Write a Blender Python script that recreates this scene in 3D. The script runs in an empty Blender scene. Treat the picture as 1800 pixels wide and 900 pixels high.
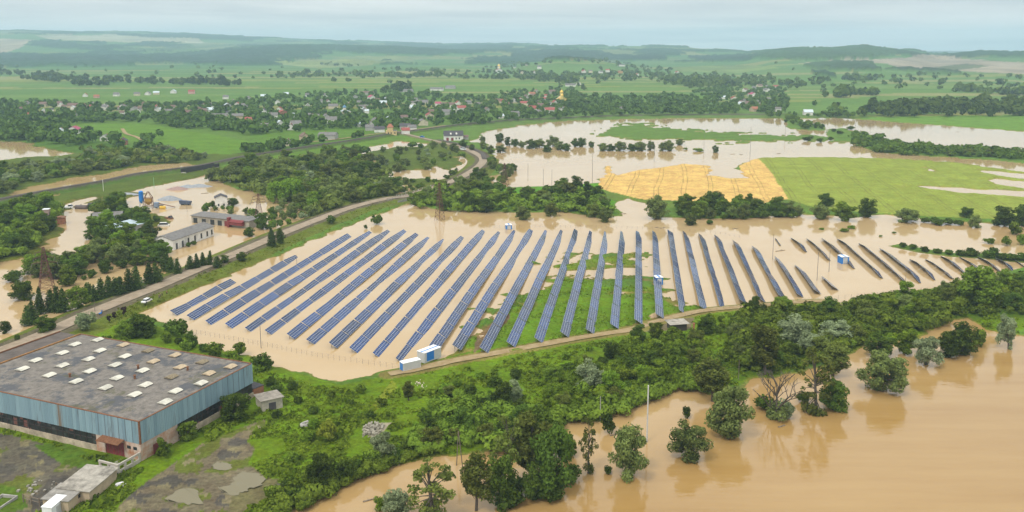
import bpy, math, random
import numpy as np
from mathutils import Vector, Matrix

R = math.radians
SC = bpy.context.scene
COL = SC.collection

# ------------------------------------------------------------------ camera
F, CX, CY, CAM_H = 1498.0, 900.0, 326.0, 100.0
PITCH = math.atan(246.0 / 1498.0)
cd = bpy.data.cameras.new('camera')
cam = bpy.data.objects.new('camera', cd)
COL.objects.link(cam)
cam.location = (0, 0, CAM_H)
cam.rotation_euler = (math.pi / 2 - PITCH, 0, 0)
cd.sensor_fit = 'HORIZONTAL'
cd.sensor_width = 36.0
cd.lens = 36.0 * F / 1800.0
cd.shift_y = -(450.0 - CY) / 1800.0
cd.clip_start = 1.0
cd.clip_end = 60000.0
SC.camera = cam

# ------------------------------------------------------------------ world, sun, exposure
SUN_EL, SUN_AZ = 52.0, 215.0          # azimuth clockwise from +Y (north, the view direction)
world = bpy.data.worlds.new('World')
SC.world = world
world.use_nodes = True
nt = world.node_tree
nt.nodes.clear()
N = nt.nodes.new
L = nt.links.new
out = N('ShaderNodeOutputWorld')
bg = N('ShaderNodeBackground'); bg.inputs['Strength'].default_value = 0.1
sky = N('ShaderNodeTexSky'); sky.sky_type = 'NISHITA'; sky.sun_disc = False
sky.sun_elevation = R(SUN_EL); sky.sun_rotation = R(SUN_AZ)
tc = N('ShaderNodeTexCoord')
sep = N('ShaderNodeSeparateXYZ'); L(tc.outputs['Generated'], sep.inputs[0])
# flat cloud ceiling: project the view direction on a plane so the cloud bands thin out towards the horizon
zc = N('ShaderNodeMath'); zc.operation = 'MAXIMUM'; zc.inputs[1].default_value = 0.0; L(sep.outputs['Z'], zc.inputs[0])
zo = N('ShaderNodeMath'); zo.operation = 'ADD'; zo.inputs[1].default_value = 0.035; L(zc.outputs[0], zo.inputs[0])
dx = N('ShaderNodeMath'); dx.operation = 'DIVIDE'; L(sep.outputs['X'], dx.inputs[0]); L(zo.outputs[0], dx.inputs[1])
dy = N('ShaderNodeMath'); dy.operation = 'DIVIDE'; L(sep.outputs['Y'], dy.inputs[0]); L(zo.outputs[0], dy.inputs[1])
cmb = N('ShaderNodeCombineXYZ'); L(dx.outputs[0], cmb.inputs[0]); L(dy.outputs[0], cmb.inputs[1])
ns = N('ShaderNodeTexNoise'); ns.inputs['Scale'].default_value = 0.16; ns.inputs['Detail'].default_value = 6.0
ns.inputs['Roughness'].default_value = 0.52; ns.inputs['Distortion'].default_value = 0.35
L(cmb.outputs[0], ns.inputs['Vector'])
cr = N('ShaderNodeValToRGB')
cr.color_ramp.elements[0].position = 0.34; cr.color_ramp.elements[0].color = (0.69, 0.735, 0.765, 1)
cr.color_ramp.elements[1].position = 0.58; cr.color_ramp.elements[1].color = (1.0, 1.0, 0.985, 1)
L(ns.outputs['Fac'], cr.inputs[0])
# overcast luminance: brighter overhead than at the horizon
lum = N('ShaderNodeMapRange'); lum.inputs['From Min'].default_value = 0.0; lum.inputs['From Max'].default_value = 1.0
lum.inputs['To Min'].default_value = 8.3; lum.inputs['To Max'].default_value = 21.0
L(zc.outputs[0], lum.inputs['Value'])
mul = N('ShaderNodeVectorMath'); mul.operation = 'SCALE'
L(cr.outputs['Color'], mul.inputs[0]); L(lum.outputs[0], mul.inputs['Scale'])
mix = N('ShaderNodeMix'); mix.data_type = 'RGBA'; mix.inputs[0].default_value = 0.975
L(sky.outputs[0], mix.inputs[6]); L(mul.outputs[0], mix.inputs[7])
L(mix.outputs[2], bg.inputs['Color']); L(bg.outputs[0], out.inputs['Surface'])

sd = bpy.data.lights.new('sun', 'SUN')
sun = bpy.data.objects.new('sun', sd)
COL.objects.link(sun)
sd.energy = 2.0
sd.angle = R(12)
sd.color = (1.0, 0.955, 0.88)
_az, _el = R(SUN_AZ), R(SUN_EL)
_dir = Vector((math.sin(_az) * math.cos(_el), math.cos(_az) * math.cos(_el), math.sin(_el)))
sun.rotation_euler = (-_dir).to_track_quat('-Z', 'Y').to_euler()
sun.location = (0, -200, 600)

SC.view_settings.view_transform = 'Standard'
SC.view_settings.look = 'None'
SC.view_settings.exposure = 0.0
SC.view_settings.gamma = 1.0
SC.view_settings.use_curve_mapping = False
SC.render.engine = 'CYCLES'
SC.cycles.use_denoising = True
SC.cycles.max_bounces = 5
SC.cycles.diffuse_bounces = 2
SC.cycles.glossy_bounces = 2
SC.cycles.transmission_bounces = 3
SC.cycles.transparent_max_bounces = 4
SC.cycles.volume_bounces = 1
SC.cycles.use_adaptive_sampling = True
SC.cycles.adaptive_threshold = 0.02

# ------------------------------------------------------------------ survey helpers: a bearing in the photograph -> a place on the ground
SP, CP = math.sin(PITCH), math.cos(PITCH)

def G(px, py, z=0.0):
    u = (px - CX) / F; v = (py - CY) / F
    t = (CAM_H - z) / (SP + v * CP)
    return Vector((u * t, (CP - v * SP) * t, z))

def Gn(p, z=0.0):
    p = np.asarray(p, float)
    u = (p[:, 0] - CX) / F; v = (p[:, 1] - CY) / F
    t = (CAM_H - z) / np.maximum(SP + v * CP, 1e-4)
    return np.stack([u * t, (CP - v * SP) * t], 1)

def proj(x, y, z):
    yc = y * CP - (z - CAM_H) * SP
    up = y * SP + (z - CAM_H) * CP
    return CX + F * x / yc, CY - F * up / yc

def ppm(py):
    """photo pixels per metre for something standing at row py"""
    v = (py - CY) / F
    return F * (SP + v * CP) / CAM_H

def s2l(c):
    c = np.asarray(c, float) / 255.0
    return np.where(c <= 0.04045, c / 12.92, ((c + 0.055) / 1.055) ** 2.4)

LIGHT = 1.85
def A(r, g, b):
    """base colour whose surface reads about (r,g,b) under this sky"""
    return tuple(np.minimum(s2l((r, g, b)) / LIGHT, 0.85))

# ------------------------------------------------------------------ numpy noise
def _hash(ix, iy, seed):
    n = (ix.astype(np.int64) * 374761393 + iy.astype(np.int64) * 668265263 + seed * 1442695041) & 0x7fffffff
    n = ((n ^ (n >> 13)) * 1274126177) & 0x7fffffff
    n = (n ^ (n >> 16)) & 0xffff
    return n / 65535.0

def vnoise(x, y, seed=0):
    ix = np.floor(x); iy = np.floor(y)
    fx = x - ix; fy = y - iy
    fx = fx * fx * (3 - 2 * fx); fy = fy * fy * (3 - 2 * fy)
    a = _hash(ix, iy, seed); b = _hash(ix + 1, iy, seed)
    c = _hash(ix, iy + 1, seed); d = _hash(ix + 1, iy + 1, seed)
    return (a + (b - a) * fx) * (1 - fy) + (c + (d - c) * fx) * fy

def fbm(x, y, seed=0, oct=4):
    s = 0.0; a = 0.5; t = 0.0
    for i in range(oct):
        s = s + a * vnoise(x, y, seed + i * 17); t += a
        a *= 0.5; x = x * 2.03 + 3.1; y = y * 2.03 - 1.7
    return s / t

def inpoly(x, y, poly):
    ins = np.zeros(x.shape, bool)
    n = len(poly)
    for i in range(n):
        x0, y0 = poly[i]; x1, y1 = poly[(i + 1) % n]
        if y0 == y1: continue
        c = ((y0 > y) != (y1 > y)) & (x < (x1 - x0) * (y - y0) / (y1 - y0) + x0)
        ins ^= c
    return ins

def segdist(x, y, pts, closed):
    d = np.full(x.shape, 1e9)
    n = len(pts)
    for i in range(n if closed else n - 1):
        ax, ay = pts[i]; bx, by = pts[(i + 1) % n]
        ex, ey = bx - ax, by - ay
        l2 = ex * ex + ey * ey
        if l2 == 0: continue
        t = np.clip(((x - ax) * ex + (y - ay) * ey) / l2, 0, 1)
        d = np.minimum(d, np.hypot(x - ax - t * ex, y - ay - t * ey))
    return d

def catmull(pts, k=6):
    P = [np.asarray(p, float) for p in pts]
    P = [2 * P[0] - P[1]] + P + [2 * P[-1] - P[-2]]
    o = []
    for i in range(1, len(P) - 2):
        for j in range(k):
            t = j / k
            a, b, c, d = P[i - 1], P[i], P[i + 1], P[i + 2]
            o.append(0.5 * (2 * b + (c - a) * t + (2 * a - 5 * b + 4 * c - d) * t * t + (3 * b - a - 3 * c + d) * t ** 3))
    o.append(P[-2])
    return np.array(o)

# ------------------------------------------------------------------ object helpers
def tag(o, label=None, cat=None, group=None, kind=None):
    if label: o['label'] = label
    if cat: o['category'] = cat
    if group: o['group'] = group
    if kind: o['kind'] = kind
    return o

def empty(name, loc, rz=0.0, label=None, cat=None, group=None):
    o = bpy.data.objects.new(name, None)
    COL.objects.link(o)
    o.location = loc; o.rotation_euler = (0, 0, rz)
    o.empty_display_size = 0.5
    return tag(o, label, cat, group)

def link(name, me, parent=None):
    o = bpy.data.objects.new(name, me)
    COL.objects.link(o)
    if parent is not None: o.parent = parent
    return o

def mesh_np(name, verts, faces, mats=(), smooth=False, mi=None):
    """faces: (n,k) int array, all with k corners"""
    verts = np.asarray(verts, np.float32); faces = np.asarray(faces, np.int32)
    me = bpy.data.meshes.new(name)
    n, k = faces.shape
    me.vertices.add(len(verts)); me.vertices.foreach_set('co', verts.ravel())
    me.loops.add(n * k); me.loops.foreach_set('vertex_index', faces.ravel())
    me.polygons.add(n)
    me.polygons.foreach_set('loop_start', np.arange(0, n * k, k, dtype=np.int32))
    me.polygons.foreach_set('loop_total', np.full(n, k, np.int32))
    if smooth: me.polygons.foreach_set('use_smooth', np.ones(n, bool))
    if mi is not None: me.polygons.foreach_set('material_index', np.asarray(mi, np.int32))
    for m in mats: me.materials.append(m)
    me.update(calc_edges=True)
    return me

class MB:
    def __init__(s):
        s.v = []; s.f = []; s.m = []
    def add(s, vs, fs, m=0):
        b = len(s.v)
        s.v += [tuple(v) for v in vs]
        for f in fs:
            s.f.append([b + i for i in f]); s.m.append(m)
        return s
    def hexa(s, p, m=0):
        """8 corners: bottom ring then top ring"""
        return s.add(p, [(3, 2, 1, 0), (4, 5, 6, 7), (0, 1, 5, 4), (1, 2, 6, 5), (2, 3, 7, 6), (3, 0, 4, 7)], m)
    def box(s, x0, x1, y0, y1, z0, z1, m=0):
        return s.hexa([(x0, y0, z0), (x1, y0, z0), (x1, y1, z0), (x0, y1, z0), (x0, y0, z1), (x1, y0, z1), (x1, y1, z1), (x0, y1, z1)], m)
    def tube(s, p0, p1, r0, r1=None, n=6, m=0, cap=True):
        r1 = r0 if r1 is None else r1
        p0 = Vector(p0); p1 = Vector(p1)
        d = (p1 - p0)
        if d.length < 1e-6: return s
        d.normalize()
        a = d.orthogonal().normalized(); b = d.cross(a)
        vs = []
        for p, r in ((p0, r0), (p1, r1)):
            for i in range(n):
                t = 2 * math.pi * i / n
                vs.append(p + a * (r * math.cos(t)) + b * (r * math.sin(t)))
        fs = [(i, (i + 1) % n, n + (i + 1) % n, n + i) for i in range(n)]
        if cap: fs += [tuple(range(n - 1, -1, -1)), tuple(range(n, 2 * n))]
        return s.add(vs, fs, m)
    def prism(s, poly, h0, h1, axis='z', m=0):
        """closed outline extruded along an axis"""
        n = len(poly)
        def P(a, b, h):
            return (a, b, h) if axis == 'z' else ((a, h, b) if axis == 'y' else (h, a, b))
        vs = [P(a, b, h0) for a, b in poly] + [P(a, b, h1) for a, b in poly]
        fs = [(i, (i + 1) % n, n + (i + 1) % n, n + i) for i in range(n)] + [tuple(range(n - 1, -1, -1)), tuple(range(n, 2 * n))]
        return s.add(vs, fs, m)
    def build(s, name, mats, parent=None, smooth=False):
        me = bpy.data.meshes.new(name)
        me.from_pydata(s.v, [], s.f)
        mats = mats if isinstance(mats, (list, tuple)) else [mats]
        for mm in mats: me.materials.append(mm)
        me.polygons.foreach_set('material_index', s.m)
        if smooth: me.polygons.foreach_set('use_smooth', [True] * len(s.f))
        me.update()
        return link(name, me, parent)

# ------------------------------------------------------------------ materials
def new_mat(name):
    m = bpy.data.materials.new(name); m.use_nodes = True
    t = m.node_tree
    return m, t, t.nodes['Principled BSDF']

def mat(name, col, rough=0.8, var=0.18, scale=0.6, bump=0.0, metal=0.0, spec=0.3, col2=None, stain=0.0):
    m, t, b = new_mat(name)
    b.inputs['Roughness'].default_value = rough
    b.inputs['Metallic'].default_value = metal
    b.inputs['Specular IOR Level'].default_value = spec
    tcn = t.nodes.new('ShaderNodeTexCoord')
    nz = t.nodes.new('ShaderNodeTexNoise'); nz.inputs['Scale'].default_value = scale; nz.inputs['Detail'].default_value = 5
    nz.inputs['Roughness'].default_value = 0.62
    t.links.new(tcn.outputs['Object'], nz.inputs['Vector'])
    rp = t.nodes.new('ShaderNodeValToRGB')
    c = np.asarray(col, float)
    c2 = np.asarray(col2, float) if col2 is not None else c * (1 + var)
    c1 = c * (1 - var) if col2 is None else c
    rp.color_ramp.elements[0].position = 0.32; rp.color_ramp.elements[1].position = 0.68
    rp.color_ramp.elements[0].color = (*np.minimum(c1, 0.9), 1); rp.color_ramp.elements[1].color = (*np.minimum(c2, 0.9), 1)
    t.links.new(nz.outputs['Fac'], rp.inputs[0])
    src = rp.outputs[0]
    if stain:
        n2 = t.nodes.new('ShaderNodeTexNoise'); n2.inputs['Scale'].default_value = scale * 0.35; n2.inputs['Detail'].default_value = 7
        n2.inputs['Roughness'].default_value = 0.7
        t.links.new(tcn.outputs['Object'], n2.inputs['Vector'])
        mr = t.nodes.new('ShaderNodeMapRange'); mr.inputs['From Min'].default_value = 0.5; mr.inputs['From Max'].default_value = 0.68
        mr.inputs['To Max'].default_value = stain
        t.links.new(n2.outputs['Fac'], mr.inputs['Value'])
        mx = t.nodes.new('ShaderNodeMix'); mx.data_type = 'RGBA'
        mx.inputs[7].default_value = (0.05, 0.042, 0.032, 1)
        t.links.new(mr.outputs[0], mx.inputs[0]); t.links.new(src, mx.inputs[6]); src = mx.outputs[2]
    t.links.new(src, b.inputs['Base Color'])
    if bump:
        bp = t.nodes.new('ShaderNodeBump'); bp.inputs['Strength'].default_value = bump; bp.inputs['Distance'].default_value = 0.1
        t.links.new(nz.outputs['Fac'], bp.inputs['Height']); t.links.new(bp.outputs[0], b.inputs['Normal'])
    return m
# ------------------------------------------------------------------ the lie of the land
# flooded areas, islands in them, roads: surveyed outlines (photo bearings -> ground coordinates)
WATER = [
 # the river in flood, lower right
 [(470,915),(515,900),(548,884),(600,856),(640,836),(700,816),(760,806),(810,800),(870,790),(925,788),(985,745),(1002,736),(1040,738),(1060,735),(1100,716),(1130,700),(1180,685),(1225,683),(1245,700),(1290,690),(1330,668),(1400,652),(1460,640),(1500,618),(1540,598),(1580,606),(1625,596),(1640,580),(1672,562),(1700,560),(1740,578),(1800,590),(1900,600),(2250,640),(2600,1300),(100,1300),(300,1000)],
 # solar field
 [(235,552),(275,538),(330,515),(420,478),(520,437),(600,404),(655,382),(690,368),(716,358),(760,366),(800,370),(870,372),(920,374),(1000,374),(1052,384),(1096,380),(1082,358),(1105,350),(1140,360),(1152,380),(1280,384),(1340,382),(1420,378),(1500,381),(1545,376),(1600,380),(1640,388),(1700,392),(1800,398),(2200,420),(2250,500),(1800,470),(1775,478),(1690,500),(1640,508),(1560,515),(1500,523),(1478,538),(1450,530),(1400,529),(1330,535),(1250,541),(1215,533),(1180,526),(1150,514),(1100,510),(1060,512),(1040,508),(1005,500),(965,512),(930,528),(895,548),(860,578),(815,602),(785,628),(735,650),(690,657),(640,667),(600,677),(570,672),(520,655),(480,632),(440,619),(380,611),(330,592),(300,574),(268,562)],
 # drowned industrial ground, left
 [(-300,470),(0,460),(35,458),(70,430),(112,404),(100,378),(130,362),(205,343),(262,330),(320,318),(362,306),(385,318),(420,333),(470,343),(510,362),(548,378),(540,396),(500,416),(420,449),(340,480),(260,512),(200,538),(168,555),(140,578),(60,600),(0,625),(-300,690)],
 [(10,358),(40,328),(80,324),(130,313),(190,306),(245,293),(330,286),(350,293),(300,302),(215,317),(150,331),(95,343)],
 [(40,374),(110,358),(168,345),(180,350),(122,365),(72,384)],
 # pond far left
 [(-400,245),(0,247),(40,252),(85,262),(125,270),(104,273),(40,276),(0,282),(-400,290)],
 # wetland between thicket and lake road
 [(568,274),(610,267),(660,256),(700,249),(755,253),(742,258),(700,257),(650,267),(605,276)],
 [(652,284),(664,276),(660,290),(680,298),(720,296),(746,298),(768,292),(790,300),(812,286),(800,276),(826,274),(828,296),(800,311),(770,318),(748,313),(690,318),(664,308)],
 [(700,330),(720,320),(728,330),(715,345),(696,343)],
 [(1605,327),(1640,327),(1700,331),(1800,337),(2000,345),(2000,352),(1800,347),(1700,340),(1640,333)],
 [(1738,316),(1760,316),(1800,319),(2000,322),(2000,332),(1800,331),(1750,324)],
 [(1700,296),(1740,300),(1800,306),(2000,312),(2000,318),(1800,314),(1740,306)],
 [(1618,293),(1636,296),(1656,304),(1640,304)],
 [(1568,326),(1590,325),(1600,330),(1580,329)],
 # the drowned valley behind
 [(832,250),(855,232),(900,222),(950,217),(1000,213),(1100,210),(1200,208),(1350,208),(1420,208),(1480,208),(1530,211),(1600,217),(1660,221),(1800,232),(2300,262),(2400,330),(1800,302),(1690,287),(1580,279),(1480,277),(1338,277),(1318,283),(1300,296),(1312,313),(1286,314),(1250,308),(1246,292),(1200,288),(1150,296),(1110,300),(1085,308),(1072,290),(1064,292),(1050,322),(1000,326),(950,328),(880,332),(862,330),(858,312),(880,300),(868,280),(870,262),(852,252)],
]
# land rising out of the flood; last number: how broken the outline is (m)
LAND = [
 ([(1055,232),(1090,220),(1125,217),(1180,224),(1230,232),(1330,236),(1420,238),(1500,243),(1490,249),(1400,248),(1300,249),(1180,246),(1110,244),(1050,240)], 46),
 ([(1376,208),(1392,206),(1410,214),(1450,222),(1452,230),(1425,230),(1385,226)], 8),
 ([(1450,228),(1482,224),(1490,228),(1545,240),(1570,248),(1640,262),(1720,266),(1800,268),(2200,290),(2200,300),(1800,287),(1740,281),(1640,276),(1560,270),(1515,262),(1492,250),(1450,242)], 12),
 ([(1560,432),(1580,429),(1640,440),(1690,446),(1740,444),(1800,450),(2100,470),(2100,486),(1800,462),(1740,456),(1680,452),(1620,445)], 4),
 ([(972,466),(985,450),(1030,444),(1080,442),(1120,450),(1112,466),(1060,472),(1030,474),(1000,478)], 30),
 ([(850,575),(880,545),(930,508),(985,478),(1040,484),(1090,482),(1150,494),(1160,510),(1050,520),(950,540)], 20),
 # green and brown patches among the drowned yards
 ([(-300,500),(-300,330),(0,372),(60,352),(112,358),(108,384),(112,404),(70,432),(88,440),(60,452),(0,462)], 7),
 ([(170,404),(180,382),(230,372),(290,380),(300,394),(262,402),(205,432),(168,425)], 6),
 ([(170,350),(225,338),(262,340),(215,352),(178,362)], 5),
 ([(640,296),(660,290),(700,286),(745,290),(760,296),(700,300),(660,302)], 6),
]
ROAD = [(-60,650),(60,604),(150,563),(178,551),(230,530),(280,510),(340,484),(420,450),(500,415),(560,391),(620,369),(680,354),(716,349),(760,335),(800,321),(828,306),(846,292),(848,281),(832,271),(812,263),(800,259)]
LANE = [(800,259),(775,253),(745,246),(716,239),(690,234)]
RAIL = [(-200,402),(0,357),(100,338),(180,324),(240,311),(300,303),(345,297),(384,289),(420,281),(470,273),(540,262),(600,253),(650,245),(690,238),(740,231),(800,223),(860,217),(910,213),(960,211),(1100,205),(1250,203.5),(1400,203)]
SPUR = [(852,284),(848,274),(838,268),(812,258),(795,254),(770,249)]
TRACK = [(684,663),(700,660),(730,655),(760,648),(800,639),(860,628),(930,615),(1000,602),(1060,592),(1110,584),(1150,571),(1195,559),(1240,550),(1300,544),(1350,540),(1400,535),(1450,533)]

def W(poly): return Gn(poly)
ROAD_W = catmull(W(ROAD)); LANE_W = catmull(W(LANE)); RAIL_W = catmull(W(RAIL)); TRACK_W = catmull(W(TRACK)); SPUR_W = catmull(W(SPUR))
ISLE_W = W([(790,628),(850,574),(890,530),(960,470),(985,446),(1040,436),(1130,440),(1150,490),(1240,530),(1160,556),(1060,578),(960,596),(880,612)])
WATER_W = [W(p) for p in WATER]; LAND_W = [(W(p), n) for p, n in LAND]

def crest_profile(pxa):
    xs = [-900,-300,0,200,350,450,520,600,700,800,900,950,1040,1150,1220,1250,1300,1330,1370,1440,1490,1515,1540,1580,1630,1690,1720,1760,1800,2100,2600]
    ys = [56,58,58,60,62.5,66,70,72,76,79,77,80,83,83,86,86,91,89,86.5,86,84,81.5,85,89,95,91.5,90,92,93,90,88]
    return np.interp(pxa, xs, ys)

def zfar(x, y):
    r = np.hypot(x, y)
    yy = np.maximum(y, 1.0)
    pxa = CX + F * x / (1.0134 * yy)
    z = np.zeros_like(r)
    D = np.interp(pxa, [-300,800,1020,1250,1340,2000], [11000,11000,8000,7600,5600,5400])
    R0 = np.interp(pxa, [-300,800,1250,1350,2000], [4600,4300,3600,2500,2300])
    zc_ = 100 + D * (80 - crest_profile(pxa)) / F
    t = np.clip((r - R0) / (D - R0), 0, 1)
    s = t * t * (3 - 2 * t)
    back = np.clip((r - D) / 2500.0, 0, 1)
    z = zc_ * s * (1 - back * 1.2)
    # wooded middle ridge
    def ridge(z, D2, w, xs, py):
        py_ = np.interp(pxa, xs, py)
        zz = 100 + D2 * (80 - py_) / F
        return np.maximum(z, zz * np.exp(-((r - D2) / w) ** 2))
    z = ridge(z, 6400, 1100, [-300,200,300,420,560,700,800,900,1000,1100,1200,1300,1400], [112,112,104,86,82,84,90,92,86,88,92,100,140])
    z = ridge(z, 8400, 900, [-300,0,150,300,450,600,750,900,1000], [74,71,77,72,79,79,85,92,100])
    z = ridge(z, 3700, 700, [700,860,920,980,1060,1120,1180,1260], [170,135,112,104,108,118,140,180])
    amp = np.clip((r - 2300) / 3000, 0, 1)
    z = z + amp * ((fbm(x / 420, y / 420, 5, 4) - 0.5) * 38)
    return np.maximum(z, 0.0), pxa

def water_depth(x, y, rag=True):
    """signed distance to the flood (m): positive on land"""
    r = np.hypot(x, y)
    n1 = (fbm(x / 9, y / 9, 3, 4) - 0.5); n2 = (fbm(x / 45, y / 30, 9, 4) - 0.5)
    sd = np.full(x.shape, 400.0)
    for p in WATER_W:
        m = (x > p[:, 0].min() - 60) & (x < p[:, 0].max() + 60) & (y > p[:, 1].min() - 60) & (y < p[:, 1].max() + 60)
        if not m.any(): continue
        d = segdist(x[m], y[m], p, True); i = inpoly(x[m], y[m], p)
        d = np.where(i, -d, d)
        sd[m] = np.minimum(sd[m], d)
    sd = sd + n1 * (4 + r * 0.008) + n2 * (3 + r * 0.012)
    for p, nz in LAND_W:
        m = (x > p[:, 0].min() - 60) & (x < p[:, 0].max() + 60) & (y > p[:, 1].min() - 60) & (y < p[:, 1].max() + 60)
        if not m.any(): continue
        d = segdist(x[m], y[m], p, True); i = inpoly(x[m], y[m], p)
        d = np.where(i, d, -d) + n1[m] * nz * 1.4 + n2[m] * nz
        sd[m] = np.maximum(sd[m], d)
    return sd

Z_LAND = 0.9
def ground_z(x, y):
    x = np.atleast_1d(np.asarray(x, float)); y = np.atleast_1d(np.asarray(y, float))
    r = np.hypot(x, y)
    sd = water_depth(x, y)
    isl = inpoly(x, y, ISLE_W)
    z = np.clip(sd * np.where(isl, 0.05, 0.22) + isl * ((fbm(x / 4.5, y / 4.5, 83, 4) - .5) * 0.75 + (fbm(x / 16, y / 16, 85, 3) - .5) * .5), -1.6, Z_LAND)
    z = z + np.clip(z, 0, 1) * ((fbm(x / 14, y / 14, 21, 4) - 0.5) * 0.9 + (fbm(x / 3.1, y / 3.1, 23, 3) - 0.5) * 0.35)
    zf, _ = zfar(x, y)
    far = np.clip((r - 1200) / 600, 0, 1)
    z = np.where((sd > 0) & ~isl, np.maximum(z, 0.12), z)
    z = z + zf * far
    def bank(z, line, half, top, slope):
        m = (x > line[:, 0].min() - 40) & (x < line[:, 0].max() + 40) & (y > line[:, 1].min() - 40) & (y < line[:, 1].max() + 40)
        if m.any():
            d = segdist(x[m], y[m], line, False)
            zb = top - np.maximum(d - half, 0) * slope
            z[m] = np.where(zb > -0.3, np.maximum(z[m], zb), z[m])
        return z
    z = bank(z, ROAD_W, 8.0, 1.75, 0.30)
    z = bank(z, LANE_W, 4.0, 1.75, 0.30)
    z = bank(z, RAIL_W[RAIL_W[:, 1] < 1250], 3.4, 2.6, 0.45)
    z = bank(z, SPUR_W, 3.0, 2.0, 0.4)
    m = r < 700
    if m.any():
        d = segdist(x[m], y[m], TRACK_W, False)
        z[m] = np.where(d < 7, np.maximum(z[m], 0.86 - np.maximum(d - 3, 0) * 0.3), z[m])
    # the factory stands on a levelled plot
    return z

ZG = None
def gz(x, y):
    if ZG is None or abs(x) > .7 * y or not (dl[0] < y < dl[-2]): return float(ground_z([x], [y])[0])
    j = int(np.searchsorted(dl, y)) - 1; a = math.atan2(x, y); i = int(np.searchsorted(th, a)) - 1
    v = (y - dl[j]) / (dl[j + 1] - dl[j]); u = (a - th[i]) / (th[i + 1] - th[i])
    return float((ZG[j, i] * (1 - u) + ZG[j, i + 1] * u) * (1 - v) + (ZG[j + 1, i] * (1 - u) + ZG[j + 1, i + 1] * u) * v)
def on_ground(px, py, zmin=0.0):
    """where the sight line through a photo point meets the ground"""
    z = 0.5
    for _ in range(3):
        p = G(px, py, z)
        z = max(gz(p.x, p.y), zmin)
    p = G(px, py, z); p.z = z
    return p

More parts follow.
